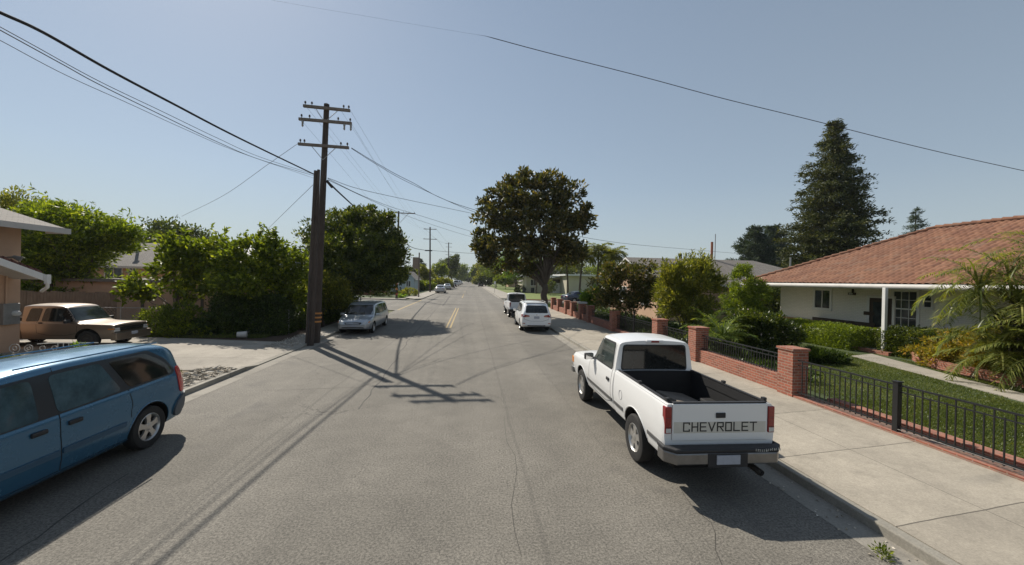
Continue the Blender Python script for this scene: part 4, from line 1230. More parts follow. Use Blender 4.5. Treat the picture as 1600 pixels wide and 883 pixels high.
# ------------------------------------------------------------------ brick and iron boundary on the right
wall_g = 'brick pillars of the right hand boundary'
def pillar(u, vb, label, h=1.27, w=.50, wy=.50):
    p = atX(u, vb, FX + w/2)
    p = Vector((FX + w/2, p.y, SW))
    root = empty('brick_pillar', p, 0, label, 'pillar', wall_g)
    b = MB(); b.box(-w/2, w/2, -wy/2, wy/2, -.12, h-.06); b.build('shaft', M['brick'], root)
    b = MB(); b.box(-w/2-.03, w/2+.03, -wy/2-.03, wy/2+.03, h-.06, h); b.build('cap', M['brick'], root, bevel=.006)
    return p.y
def iron_panel(y0, y1, label, zb=.45, zt=1.02, n=None, group='iron fence panels on the right', sp=.115, name='iron_fence', x=None, mids=(.08,)):
    x = FX + .25 if x is None else x
    root = empty(name, (x, y0, SW), 0, label, 'fence panel', group)
    L = y1 - y0
    b = MB(); b.box(-.016, .016, 0, L, zt-.03, zt); b.build('top_rail', M['black_metal'], root)
    for m_ in mids:
        b = MB(); b.box(-.012, .012, 0, L, zt-.03-m_-.02, zt-.03-m_); b.build('middle_rail', M['black_metal'], root)
    b = MB(); b.box(-.016, .016, 0, L, zb+.03, zb+.06); b.build('bottom_rail', M['black_metal'], root)
    b = MB(); k = int(L/sp)
    for i in range(1, k):
        yy = L*i/k; wob = rnd.uniform(-.003, .003)
        b.box(-.009, .009, yy-.009+wob, yy+.009+wob, zb-.0, zt-.031 if i % 2 else zt-.115)
    b.build('bars', M['black_metal'], root)
    return root
def low_wall(y0, y1, label, h=.45):
    o = MB(); o.box(-.14, .14, 0, y1-y0, -.12, h)
    w = o.build('low_brick_wall', M['brick'])
    w.location = (FX+.25, y0, SW)
    return tag(w, label, 'garden wall', 'low brick wall sections on the right')
P1 = pillar(1237, 629, 'brick pillar nearest the camera, where the gate starts', 1.25, .44, .50)
P2 = pillar(1090, 575, 'second brick pillar, level with the white pickup cab')
P3 = pillar(1030, 552, 'third brick pillar, just above the white pickup roof')
low_wall(P1+.281, P2-.251, 'low brick wall between the nearest and second pillar'); iron_panel(P1+.30, P2-.27, 'black iron panel between the nearest and second pillar', .45, 1.0)
low_wall(P2+.251, P3-.251, 'low brick wall between the second and third pillar'); iron_panel(P2+.27, P3-.27, 'black iron panel between the second and third pillar', .45, 1.0)
ys_ = [P3]
far_labels = ['shaded brick pillar left of the black gate post', 'dark pillar under the coppery tree', 'pale capped pillar with a shrub behind', 'brick pillar in the far row, fourth from the corner',
              'brick pillar in the far row, third from the corner', 'brick pillar in the far row, second from the corner', 'farthest brick pillar, at the street corner beside the magnolia']
prev = P3
for k, (u, v) in enumerate(((960, 521), (922, 505), (909, 498), (895.5, 494), (886, 488), (874, 485), (864.5, 481))):
    y = pillar(u, v, far_labels[k], 1.2, .46, .5)
    if k == 0:
        mid = atX(990, 528, FX+.25).y
        root = empty('gate_post', (FX+.25, mid, SW), 0, 'slim black iron post between the shaded and third pillars', 'post')
        b = MB(); b.box(-.035, .035, -.035, .035, -.1, 1.35); b.build('post', M['black_metal'], root); b = MB(); b.box(-.05, .05, -.05, .05, 1.35, 1.37); b.build('cap', M['black_metal'], root)
        low_wall(prev+.251, y-.251, 'long low brick wall under the shaded gate panel', .18)
        iron_panel(prev+.27, mid-.04, 'iron panel right of the slim black post', .18, 1.0); iron_panel(mid+.04, y-.27, 'iron panel left of the slim black post', .18, 1.0)
    else:
        low_wall(prev+.251, y-.251, ['', 'low brick wall under the coppery tree', 'low wall right of the pale capped pillar', 'low wall left of the pale capped pillar', 'low wall in the far row, third bay from the corner', 'low wall in the far row, second bay from the corner', 'low wall in the last bay at the street corner'][k], .45)
        iron_panel(prev+.27, y-.27, ['', 'iron panel under the coppery tree', 'iron panel right of the pale capped pillar', 'iron panel left of the pale capped pillar', 'iron panel in the third bay from the corner', 'iron panel in the second bay from the corner', 'iron panel in the last bay at the street corner'][k], .45, .95, sp=.16)
    prev = y
b = MB(); b.box(-.32, .32, -.34, .34, 0, .14); o = b.build('pillar_cap_stone', M['grey_paint'], bevel=.02); o.location = (FX+.25, atX(909, 498, FX+.25).y, SW+1.203)
tag(o, 'pale stone slab lying on the pillar under the far shrub', 'cap stone')
# gate with its heavy post, and the panel that runs on out of the picture
gy = atX(1400, 692, FX+.1).y
gx = FX+.10
b = MB(); b.box(gx-.10, gx+.06, -12, P1-.29, SW+.0045, SW+.05); o = b.build('brick_edging', M['brick']); tag(o, 'flat brick edging under the iron gate beside the pavement', 'edging')
b = MB(); b.box(gx+.55, gx+.80, -12, P1-.6, SW-.1, SW+.07); o = b.build('brick_edging', M['brick']); tag(o, 'raised brick edging along the lawn behind the iron gate', 'edging')
sheet('brick_apron', [(gx+.061, -12), (gx+.549, -12), (gx+.549, P1-.3), (gx+.061, P1-.3)], SW-.01, brick_mat('dusty_brick_paving', (.30, .15, .10), (.23, .12, .085), (.26, .21, .17)))
root = empty('gate_post', (gx, gy, SW), 0, 'thick square black iron post in the middle of the near fence', 'post')
b = MB(); b.box(-.05, .05, -.05, .05, .0, 1.02); b.build('post', M['black_metal'], root, bevel=.004); b = MB(); b.box(-.062, .062, -.062, .062, 1.02, 1.04); b.build('cap', M['black_metal'], root)
iron_panel(gy+.06, P1-.31, 'iron gate panel between the thick post and the nearest pillar', .10, .98, x=gx, sp=.125, mids=(.1,), name='iron_gate')
iron_panel(-6, gy-.06, 'iron gate panel running from the thick post out of the right edge', .10, .98, x=gx, sp=.125, mids=(.1,), name='iron_gate')
# sagging cable at the foot of the gate
b = MB()
pp = [Vector((gx-.04, gy - t*6, SW + .10 + .05*math.sin(t*5) - .05*t)) for t in np.linspace(0, 1, 16)]
b.tube(pp, .008, 6); o = b.build('loose_cable', M['black_metal']); tag(o, 'loose black cable along the foot of the near iron fence', 'cable')

# ------------------------------------------------------------------ grey roofed house, mid right
def gable_house(name, label, x0, x1, y0, y1, ze, zr, wall_m, roof_m, over=.45, ridge='x', hip=0.0, cat='house', fascia=None):
    root = empty(name, ((x0+x1)/2, (y0+y1)/2, 0), 0, label, cat)
    cx, cy = (x0+x1)/2, (y0+y1)/2
    a, c = (x1-x0)/2, (y1-y0)/2
    b = MB(); b.box(-a, a, -c, c, -.1, ze)
    r = MB(); th = .16
    if ridge == 'x':
        s = (zr-ze)/(c)
        zo = ze - over*s
        b.add([(-a, -c, ze), (-a, c, ze), (-a, 0, zr-.05), (a, -c, ze), (a, c, ze), (a, 0, ze+.01 if hip else zr-.05)], [(0, 1, 2), (3, 5, 4)])
        A = [(-a-over, -c-over, zo), (a+over, -c-over, zo), (a+over-hip, 0, zr), (-a-over, 0, zr), (a+over, c+over, zo), (-a-over, c+over, zo)]
        fs = [(0, 1, 2, 3), (3, 2, 4, 5), (1, 4, 2)]
    else:
        s = (zr-ze)/(a); zo = ze - over*s
        b.add([(-a, -c, ze), (a, -c, ze), (0, -c, zr-.05), (-a, c, ze), (a, c, ze), (0, c, zr-.05)], [(0, 1, 2), (3, 5, 4)])
        A = [(-a-over, -c-over, zo), (-a-over, c+over, zo), (0, c+over-hip, zr), (0, -c-over+hip, zr), (a+over, c+over, zo), (a+over, -c-over, zo)]
        fs = [(0, 1, 2, 3), (3, 2, 4, 5)] + ([(0, 3, 5), (1, 4, 2)] if hip else [])
    n = len(A)
    B = [(p[0], p[1], p[2]-th) for p in A]
    fs2 = [tuple(reversed([i+n for i in f])) for f in fs]
    rim = [(0, 3), (3, 5)] if ridge == 'x' else []
    r.add(A + B, fs + fs2)
    # fascia boards as closing rims
    edges = {}
    for f in fs:
        for i in range(len(f)):
            e = tuple(sorted((f[i], f[(i+1) % len(f)]))); edges[e] = edges.get(e, 0) + 1
    fb_ = MB()
    for (i, j), k in edges.items():
        if k == 1: fb_.add([A[i], A[j], B[j], B[i]], [(0, 1, 2, 3)])
    b.build('wall', wall_m, root)
    ro = r.build('roof', roof_m, root, fix=False)
    fb_.build('fascia', fascia or M['white_paint'], ro, fix=False)
    return root
gh = gable_house('grey_roof_house', 'peach bungalow with a long grey shingle roof behind the oleander', 14.6, 31.0, 29.2, 39.5, 3.25, 5.35, M['stucco_peach'], M['shingle'], .6, 'x', 5.0)
def lw(parent, face, *a, **k):
    w = window_part(parent, 'window', *a, **k); return w
c0 = gh.location
w = window_part(gh, 'window', 14.6-c0.x, -3.6, -2.2, 1.3, 2.6, M['white_paint'], cols=2, sash=False)
w = window_part(gh, 'window', 14.6-c0.x, 1.0, 2.6, 1.3, 2.6, M['white_paint'], cols=2, sash=False)
for (u, v, h, rr, mm) in ((1112, 404, 1.55, .11, 'terracotta'), (1117, 404, 2.3, .035, 'galv'), (1063, 402, .35, .14, 'black'), (1100, 404, .5, .05, 'galv'), (1235, 412, .6, .07, 'galv')):
    p = at(u, v, 34.4); b = MB(); b.tube([(p.x-c0.x, p.y-c0.y, p.z-.35), (p.x-c0.x, p.y-c0.y, p.z+h)], rr, 10)
    b.build('roof_vent', M[mm], gh, smooth='x')

# ------------------------------------------------------------------ cream flat roofed house beyond the cross street
ch = empty('cream_house', (22, 92, 0), 0, 'cream flat roofed house with a white garage door beyond the cross street', 'house')
p0, p1 = at(885, 460, 88), at(985, 460, 88)
b = MB(); b.box(p0.x-22, p1.x-22+4, -4, 8, 0, 4.35); b.build('wall', M['stucco_cream'], ch)
q0 = at(822, 455, 95)
b = MB(); b.box(q0.x-22, p0.x-22-.002, 3, 10, 0, 3.9); b.build('wing_wall', M['stucco_cream'], ch)
b = MB(); b.box(p0.x-22-.6, p1.x-22+4.6, -5, 9, 4.352, 4.72); b.box(q0.x-22-1.4, p0.x-22-.61, .5, 11, 4.05, 4.42); b.build('roof', M['flat_white_roof'], ch)
g0, g1 = at(868, 455, 92), at(884, 455, 92)
b = MB(); b.box(g0.x-22, g1.x-22, 2.85, 2.998, 0, 2.6); [b.box(g0.x-22-.001, g1.x-22+.001, 2.84, 2.848, z, z+.03) for z in (.6, 1.2, 1.8)]; b.build('garage_door', M['white_paint'], ch)
b = MB(); b.box(g0.x-22-.1, g1.x-22+.1, 2.9, 2.997, 2.65, 3.5); b.build('transom', M['dark_brown'], ch)
for (u0, u1) in ((829, 838), (842, 852)):
    window_part(ch, 'window', 3.0, at(u0, 450, 95).x-22, at(u1, 450, 95).x-22, 1.9, 3.3, M['white_paint'], cols=2, sash=False, axis='y')
b = MB(); b.box(at(855, 450, 95).x-22, at(860, 450, 95).x-22, 2.9, 2.997, 0, 3.4); b.build('panel', M['stucco_peach'], ch)

# ------------------------------------------------------------------ houses on the left
HLX = -16.05
lh = empty('stucco_house', (HLX, 8, 0), 0, 'peach stucco house corner with a meter box at the left edge', 'house')
e1 = atX(80, 356, HLX+.8); zU = e1.z
b = MB(); b.box(-9, 0, -14, 7.8, -.1, zU+.05); b.build('wall', M['stucco_peach'], lh)
b = MB(); 
b.add([(.8, -15, zU+.02), (.8, 8.6, zU+.02), (-4.5, 8.6, zU+1.7), (-4.5, -15, zU+1.7), (.8, -15, zU-.14), (.8, 8.6, zU-.14), (-4.5, 8.6, zU+1.54), (-4.5, -15, zU+1.54)],
      [(0, 1, 2, 3), (4, 7, 6, 5), (0, 4, 5, 1), (1, 5, 6, 2)])
rf = b.build('roof', M['shingle'], lh, fix=False)
b = MB(); b.box(.802, .84, -15, 8.64, zU-.16, zU+.04); b.box(-.0, .8, 8.602, 8.64, zU-.16, zU+.04); b.build('fascia', M['grey_paint'], rf)
# lower porch roof: a raked edge running down towards the far end, red tiles on top
r0, r1 = atX(-120, 366, HLX+1.2), atX(80, 438, HLX+1.2)
r0 -= Vector((0, 8, 0)); r1 = r1 - Vector((0, 8, 0))
def rake(b, x0, x1, up0, up1):
    b.add([(x0, r0.y, r0.z+up0), (x1, r0.y, r0.z+up0), (x1, r1.y, r1.z+up0), (x0, r1.y, r1.z+up0), (x0, r0.y, r0.z+up1), (x1, r0.y, r0.z+up1), (x1, r1.y, r1.z+up1), (x0, r1.y, r1.z+up1)],
          [(0,3,2,1),(4,5,6,7),(0,1,5,4),(1,2,6,5),(2,3,7,6),(3,0,4,7)])
b = MB(); rake(b, .002, 1.16, .02, .12); pr = b.build('porch_roof', M['grey_paint'], lh)
b = MB(); rake(b, 1.162, 1.20, -.10, .13); b.build('fascia', M['white_paint'], pr)
M['dark_tile'] = plain('dark_red_tiles', (.13, .05, .035), .85, .3, 9)
b = MB()
for k in range(14):
    t0, t1 = k/14, (k+.9)/14
    if t1 > .93: break
    q0, q1 = r0.lerp(r1, t0), r0.lerp(r1, t1)
    b.tube([(1.10, q0.y, q0.z+.17), (1.10, q1.y, q1.z+.15)], [.09, .07], 8)
    b.tube([(.82, q0.y, q0.z+.17), (.82, q1.y, q1.z+.15)], [.09, .07], 8); b.tube([(.54, q0.y, q0.z+.17), (.54, q1.y, q1.z+.15)], [.09, .07], 8)
b.build('roof_tiles', M['dark_tile'], pr, smooth='x')
zL = atX(35, 425, HLX).z
b = MB(); b.box(1.21, 1.31, r1.y-.25, r1.y-.12, r1.z-.12, r1.z+.20); b.tube([(1.26, r1.y-.18, r1.z-.1), (1.2, r1.y-.12, r1.z-.25), (.8, r1.y+.1, r1.z-.4)], .05, 8); b.build('downpipe', M['white_paint'], lh)
a = atX(15, 490, HLX+.06)
b = MB(); b.box(.002, .14, a.y-8-.25, a.y-8+.25, a.z-.38, a.z+.35); mt = b.build('meter_box', M['galv'], lh, bevel=.01)
b = MB(); b.lathe([(0, .14), (.10, .14), (.10, .24), (.07, .28), (0, .28)], Matrix.Translation((0, a.y-8+.08, a.z)), 16); b.build('meter_dial', M['clear_lens'], mt, smooth='x')
b = MB(); b.tube([(.06, a.y-8-.1, a.z+.35), (.06, a.y-8-.1, zL+.2)], .03, 8); b.build('conduit', M['stucco_peach'], lh)
a = atX(26, 403, HLX+.3)
b = MB(); b.tube([(.0, a.y-8, a.z), (.2, a.y-8, a.z+.02)], .035, 8); b.tube([(.18, a.y-8, a.z+.05), (.34, a.y-8+.1, a.z-.05)], [.05, .10], 12); b.build('floodlight', M['galv'], lh, smooth='x')
# wooden fence behind the tan pickup, peach wall and the grey roofed house
def plank_fence(name, label, p, q, h, m_, parent=None):
    root = empty(name, (p[0], p[1], SW-.03), math.atan2(q[1]-p[1], q[0]-p[0]), label, 'fence')
    L = math.hypot(q[0]-p[0], q[1]-p[1])
    b = MB(); x = 0; r = random.Random(3)
    while x < L:
        w = r.uniform(.13, .15); b.box(x, x+w-.008, r.uniform(-.012, -.004), .012, 0, h + r.uniform(-.03, .03)); x += w
    b.build('planks', m_, root)
    b = MB(); b.box(0, L, .013, .06, .3, .39); b.box(0, L, .013, .06, h-.4, h-.31); b.build('rails', m_, root)
    return root
plank_fence('wooden_fence', 'grey wooden board fence behind the tan pickup', (-24, 21.3), (-17.5, 21.3), 1.9, M['brown_wood'])
gw = empty('garden_building', (-19, 25.6, 0), 0, 'long low peach stucco wall building behind the wire fence and fig tree', 'outbuilding')
b = MB(); b.box(-9, 7.5, -.9, 2.5, 0, 2.45); b.build('wall', M['stucco_peach'], gw)
b = MB(); b.box(-9.3, 7.8, -1.2, 2.8, 2.452, 2.6); b.build('roof', M['shingle'], gw)
for x in (-4.5, .2, 3.4):
    b = MB(); b.box(x-.06, x+.06, -.98, -.902, 0, 2.449); b.build('pilaster', M['brown_wood'], gw)
h2 = gable_house('grey_roof_house', 'grey roofed peach house behind the feathery tree and fig tree', at(140, 400, 34).x, at(272, 400, 34).x+1.5, 31.5, 38.5, 3.75, 5.45, M['stucco_peach'], M['shingle'], .6, 'x', 0, fascia=M['grey_paint'])
c2 = h2.location
a, c_ = at(165, 422, 31.5), at(212, 422, 31.5)
window_part(h2, 'window', 31.5-c2.y, a.x-c2.x, a.x-c2.x+1.1, 2.2, 3.4, M['white_paint'], cols=2, sash=False, axis='y')
window_part(h2, 'window', 31.5-c2.y, a.x-c2.x+1.6, c_.x-c2.x, 2.2, 3.4, M['white_paint'], cols=2, sash=False, axis='y')
p = at(215, 380, 33); b = MB(); b.tube([(p.x-c2.x, p.y-c2.y, 4.3), (p.x-c2.x, p.y-c2.y, p.z+.2)], .10, 8); b.box(p.x-c2.x-.16, p.x-c2.x+.16, p.y-c2.y-.1, p.y-c2.y+.1, p.z+.2, p.z+.36); b.build('roof_vent', M['galv'], h2)
h3 = gable_house('gabled_house', 'small grey gable behind the fig tree', at(250, 400, 40).x, at(292, 400, 40).x, 40, 46, 4.2, at(276, 379, 40).z, M['grey_paint'], M['shingle'], .5, 'y', 0, fascia=M['dark_brown'])
h4 = empty('warehouse', (at(440, 400, 80).x, 84, 0), 0, 'large pale building with a low curved roof far behind the glossy shrub', 'building')
b = MB(); b.box(-9, 7, -4, 6, 0, 6.6); b.build('wall', M['flat_white_roof'], h4)
b = MB(); pts = [(-9.3 + 16.6*k/16, 6.6 + 1.9*math.sin(PI*(.12 + .85*k/16))) for k in range(17)]
b.add([(x, -4.3, z) for x, z in pts] + [(x, 6.3, z) for x, z in pts] + [(x, -4.3, 6.5) for x, z in pts] + [(x, 6.3, 6.5) for x, z in pts],
      [(k, k+1, 18+k, 17+k) for k in range(16)] + [(34+k, 35+k, k+1, k) for k in range(16)] + [(17+k, 18+k, 52+k, 51+k) for k in range(16)])
b.build('roof', M['flat_white_roof'], h4)
for k in range(5):
    b = MB(); b.tube([(-7 + 3.2*k, -2, 7.8), (-7 + 3.2*k, -2, 8.9)], .12, 8); b.build('roof_vent', M['galv'], h4)
h5 = gable_house('distant_house', 'pale roofed house far behind the dark backyard tree', at(330, 400, 75).x, at(385, 400, 75).x, 75, 84, 6.5, 8.6, M['grey_paint'], M['flat_white_roof'], .6, 'x')
h6 = gable_house('distant_house', 'pale roofed house between the stucco house and the dark backyard tree', at(190, 400, 70).x, at(225, 400, 70).x, 70, 80, 8.5, 10.3, M['grey_paint'], M['flat_white_roof'], .6, 'x')
h7 = gable_house('pale_blue_house', 'pale blue house on the far left corner with a projecting front wall', at(590, 450, 74).x, at(618, 450, 74).x, 72, 84, 3.6, 5.0, M['pale_blue'], M['shingle'], .4, 'y')
h8 = gable_house('pale_blue_cottage', 'pale blue gabled cottage next to the round street tree', at(628, 450, 88).x, at(648, 450, 88).x, 87, 96, 3.2, 4.6, M['pale_blue'], M['shingle'], .4, 'y')
for hh, y in ((h7, -6.0), (h8, -4.5)):
    window_part(hh, 'window', y, -.3, .6, 1.2, 2.4, M['white_paint'], cols=2, sash=False, axis='y')
lo = low = MB(); lo.box(-3.2, 2.2, -.1, .1, 0, .8); o = lo.build('brick_garden_wall', M['brick']); o.location = (at(588, 456, 66).x, 66, .12); tag(o, 'low red brick wall before the pale blue corner house', 'garden wall')
# garage box houses in the far rows
fr = ((-14, 118, 'left'), (-15, 150, 'left'), (18, 135, 'right'), (17, 175, 'right'))
names = ['far house behind the silver sedan', 'far house beyond the second parked car on the left', 'far house behind the weeping tree', 'far house near the dark distant car']
for k, (x, y, s) in enumerate(fr):
    gable_house('distant_bungalow', names[k], x - (10 if s == 'left' else 0), x + (0 if s == 'left' else 10), y, y+12, 3, 4.6, M[('stucco_cream', 'pale_blue', 'stucco_cream', 'stucco_peach')[k]], M['shingle'], .5, 'y')

# wire mesh fence in front of the ivy
cf = empty('chain_link_fence', (-19.2, 20.6, .1), 0, 'galvanised wire mesh fence in front of the peach wall', 'fence')
b = MB(); L = 10.2
for k in range(5):
    x = L*k/4; bb = MB(); bb.tube([(x, 0, 0), (x, 0, 1.25)], .028, 8); bb.build('post', M['galv'], cf)
b.tube([(0, 0, 1.2), (L, 0, 1.2)], .02, 8); b.build('top_rail', M['galv'], cf)
b = MB(); hh = 1.15; s_ = .14
x = -hh
while x < L:
    for sg in (1, -1):
        xa, xb = (x, x+hh) if sg == 1 else (x+hh, x)
        # clip to the panel
        p, q = Vector((xa, 0, .02)), Vector((xb, 0, .02+hh))
        def cl(p, q):
            out = []
            for a_, b_ in ((p, q), (q, p)):
                c = a_.copy()
                if c.x < 0: c = a_.lerp(b_, (0-a_.x)/(b_.x-a_.x)) if b_.x > 0 else None
                elif c.x > L: c = a_.lerp(b_, (L-a_.x)/(b_.x-a_.x)) if b_.x < L else None
                out.append(c)
            return out
        p, q = cl(p, q)
        if p is not None and q is not None: b.tube([p, q], .004, 3, cap=False)
    x += s_
b.build('wire_mesh', M['galv'], cf, fix=False)
# ------------------------------------------------------------------ utility poles
M['ceramic'] = plain('brown_insulator', (0.035, 0.022, 0.018), 0.3, 0.2, 5)
M['reflect'] = plain('orange_band', (0.55, 0.24, 0.06), 0.6, 0.2, 10)
def pole_tube(b, p, q, r0, r1):
    n = 10; pts = [p.lerp(q, k/n) for k in range(n+1)]
    b.tube(pts, [r0 + (r1-r0)*k/n for k in range(n+1)], 14)
def insulator(parent, p):
    b = MB(); T = Matrix.Translation(p) @ Matrix.Rotation(-PI/2, 4, 'Y')
    b.lathe([(0, 0), (.015, 0), (.015, .07), (.05, .08), (.03, .11), (.045, .13), (.02, .17), (0, .17)], T, 10)
    b.build('insulator', M['ceramic'], parent, smooth='x')
Yp = 18.5
tb, tt = at(494, 532, Yp), at(510.5, 163, Yp)
tb.z = .05
up = empty('utility_pole', tb, 0, 'tall wooden utility pole with three crossarms beside the left kerb', 'utility pole', None)
b = MB(); pole_tube(b, Vector((0, 0, -.1)), tt-tb, .165, .115); b.build('pole', M['pole'], up, smooth='x')
arms = [((474, 165.5), (547, 173)), ((467, 186), (549.5, 193)), ((466, 225), (545, 231))]
for k, (l, r_) in enumerate(arms):
    a, c = at(*l, Yp-.18) - tb, at(*r_, Yp-.18) - tb
    d = (c-a).normalized(); upv = Vector((0, 0, 1)); nn = d.cross(upv)
    b = MB(); w = .052
    vs = [p + upv*s1*.058 + Vector((0, 1, 0))*s2*w for p in (a, c) for (s1, s2) in ((-1, -1), (-1, 1), (1, 1), (1, -1))]
    b.add(vs, [(0, 1, 2, 3), (7, 6, 5, 4), (0, 4, 5, 1), (1, 5, 6, 2), (2, 6, 7, 3), (3, 7, 4, 0)])
    arm = b.build('crossarm', M['arm'], up)
    for t in ((.04, .18, .5, .86, .97), (.05, .2, .74, .97), (.04, .12, .84, .97))[k]:
        insulator(arm, a.lerp(c, t) + Vector((0, 0, .058)))
    if k == 1:
        for t in (.07, .86, .985):   # hanging strain insulators
            q = a.lerp(c, t)
            b = MB(); T = Matrix.Translation(q + Vector((0, 0, -.06))) @ Matrix.Rotation(PI/2, 4, 'Y')
            b.lathe([(0, 0), (.05, 0), (.05, .07), (.03, .09), (.05, .12), (.03, .15), (.05, .2), (.02, .27), (0, .27)], T, 10)
            b.build('strain_insulator', M['galv'], arm, smooth='x')
    m_ = (a+c)/2; ax = lambda z: (tt-tb)*(z/(tt-tb).z)
    b = MB()
    if k != 1:
        zc = m_.z - .62
        for s in (.26, .74):
            q = a.lerp(c, s) + Vector((0, 0, -.05)); b.tube([q, ax(zc) + Vector((0, -.16, 0))], .014, 5)
        b.build('brace', M['galv'], up)
for k, v in enumerate((491, 497.5, 504)):
    z = at(494, v, Yp).z; q = (tt-tb)*(z/(tt-tb).z)
    b = MB(); b.tube([q + Vector((0, 0, -.035)), q + Vector((0, 0, .035))], .188, 16); b.build('reflector_band', M['reflect'], up, smooth='x')
sb, st = at(483.5, 536, 17.7), at(495, 265, 17.7)
sb.z = .05
sp_ = empty('stub_pole', sb, 0, 'shorter thick twin wooden pole leaning against the tall utility pole', 'utility pole')
b = MB(); pole_tube(b, Vector((-.06, 0, -.1)), st-sb - Vector((.05, 0, .05)), .115, .065); pole_tube(b, Vector((.07, .02, -.1)), st-sb + Vector((.07, .02, 0)), .105, .06)
b.build('pole', M['pole'], sp_, smooth='x')
b = MB(); b.tube([(.02, -.17, 0), (.02, -.17, 3)], .022, 6); b.build('ground_wire_guard', M['plastic'], sp_)
# splice box hanging beside the pole
q = at(511, 283, 17.9)
b = MB(); b.tube([q + Vector((0, 0, 0)), q + Vector((.10, .35, -.18))], .06, 10); o = b.build('cable_splice', M['plastic'], smooth='x'); tag(o, 'black cable splice sleeve hanging right of the tall pole', 'cable splice')

def small_pole(u, vb, vt, label, Y, arms_, r=.15, band=False, lean=0):
    p = at(u, vb, Y); p.z = .1
    t = at(u+lean, vt, Y)
    root = empty('utility_pole', p, 0, label, 'utility pole')
    b = MB(); pole_tube(b, Vector((0, 0, -.1)), t-p, r, r*.7); b.build('pole', M['pole'], root, smooth='x')
    for (u0, u1, v) in arms_:
        a, c = at(u0, v, Y) - p, at(u1, v+.3, Y) - p
        b = MB(); b.box(a.x, c.x, -.2, -.08, a.z-.06, a.z+.06); arm = b.build('crossarm', M['arm'], root)
        n = max(2, int((u1-u0)/7))
        for k in range(n): insulator(arm, Vector((a.x + (c.x-a.x)*(k+.15)/(n-.7), -.14, a.z+.06)))
    return root, p
r2, p2 = small_pole(619.5, 465, 330, 'utility pole with a one-sided arm and striped base at the far left corner', 56.5, ((621, 649, 333),), .16, lean=3.5)
b = MB(); a = at(638, 334, 56.5)-p2; c = at(625, 348, 56.5)-p2; b.tube([a, c], .03, 6); b.build('brace', M['galv'], r2)
for k in range(5):
    z = .5 + k*.75; b = MB(); b.tube([(0.002*k, 0, z), (0.01*k, 0, z+.32)], .17, 14); b.build('painted_band', (M['redkerb'], M['reflect'])[k % 2], r2, smooth='x')
q = at(632, 433, 55.5)-p2
b = MB(); b.lathe([(0, -.05), (.42, -.05), (.46, 0), (.42, .05), (0, .05)], Matrix.Translation(q) @ Matrix.Rotation(RAD(70), 4, 'Z') @ Matrix.Scale(1.5, 4, (0, 1, 0)), 24); sg_ = b.build('oval_sign', M['black'], r2, smooth='x')
b = MB(); b.tube([(q.x-.3, 0.6, q.z), (0, 0, q.z)], .03, 6); b.build('sign_bracket', M['galv'], r2)
r3, p3 = small_pole(672, 456.5, 355, 'second utility pole in the distance with two crossarms', 87, ((662, 682, 358), (661.5, 682.5, 373.5)), .20)
b = MB(); a = at(664, 391.5, 87)-p3; b.box(a.x, .3, -.2, -.05, a.z-.12, a.z+.12); b.build('cable_bracket', M['plastic'], r3)
r4, p4 = small_pole(701, 444.5, 379, 'third utility pole in the distance, thin and grey', 172, ((696, 706.5, 380.5), (696.5, 706, 386), (696, 706, 398)), .26)
r5, p5 = small_pole(712.5, 442.5, 409, 'farthest utility pole at the end of the street', 300, ((709, 716, 411),), .3)
# road sign seen from behind on a slim pole
p = at(654, 465, 62); p.z = .12
rs = empty('road_sign', p, 0, 'back of a tan road sign on a thin weathered post at the far left corner', 'sign')
b = MB(); b.tube([(0, 0, -.1), (-.02, 0, at(653, 396, 62).z)], .10, 8); b.build('post', M['arm'], rs, smooth='x')
a = at(645, 402, 62)-p; c = at(652, 420, 62)-p
b = MB(); b.prism([(a.x, c.z+.2), (a.x+.15, c.z), (.02, c.z), (.02, a.z-.1), (-.1, a.z), (a.x, a.z)], -.02, .02, Matrix.Rotation(RAD(18), 4, 'Z') @ Matrix.Rotation(PI/2, 4, 'X')); b.build('sign_plate', plain('sign_back', (.22, .17, .13), .6), rs)
# small sign post right of the far road
p = at(773, 452, 88); p.z = .12
sg = empty('sign_post', p, 0, 'thin sign post on the far right pavement', 'sign')
b = MB(); b.tube([(0, 0, -.1), (0, 0, 2.6)], .04, 8); b.build('post', M['galv'], sg); b = MB(); b.box(-.22, .22, -.06, -.045, 2.0, 2.6); b.build('sign_plate', M['white_paint'], sg)

# ------------------------------------------------------------------ overhead wires, each a thing of its own
M['cable'] = plain('black_cable', (0.012, 0.012, 0.014), 0.6, 0.1)
M['wire'] = plain('grey_wire', (0.07, 0.07, 0.075), 0.5, 0.1)
def spline(pts, n=8):
    out = []
    P = [pts[0]*2-pts[1]] + pts + [pts[-1]*2-pts[-2]]
    for i in range(1, len(P)-2):
        p0, p1, p2_, p3_ = P[i-1:i+3]
        for k in range(n):
            t = k/n; out.append(0.5*((2*p1) + (p2_-p0)*t + (2*p0-5*p1+4*p2_-p3_)*t*t + (3*p1-p0-3*p2_+p3_)*t**3))
    out.append(pts[-1]); return out
def wire(label, pts, r, m='wire', name='overhead_wire', n=8, cat='wire', group='overhead wires'):
    pre = []
    if isinstance(pts, tuple): pre, pts = [pts[0]], pts[1]
    b = MB(); b.tube(pre + spline([Vector(p) for p in pts], n), r, 5)
    o = b.build(name, M[m], fix=False, smooth='all')
    return tag(o, label, cat, group)
def plane_pts(L, X0):
    return [atX(u, v, X0) for u, v in L]
def ext(P, y=-14):
    a, c = P[0], P[1]; t = (y-a.y)/(a.y-c.y); return (a + (a-c)*t, P)
wire('thick black cable running from the top left corner to the stub pole', ext(plane_pts([(0,19.5),(68,51),(170,109),(272,163),(374,216),(492,273)], -7.3)), .028, 'cable', 'overhead_cable')
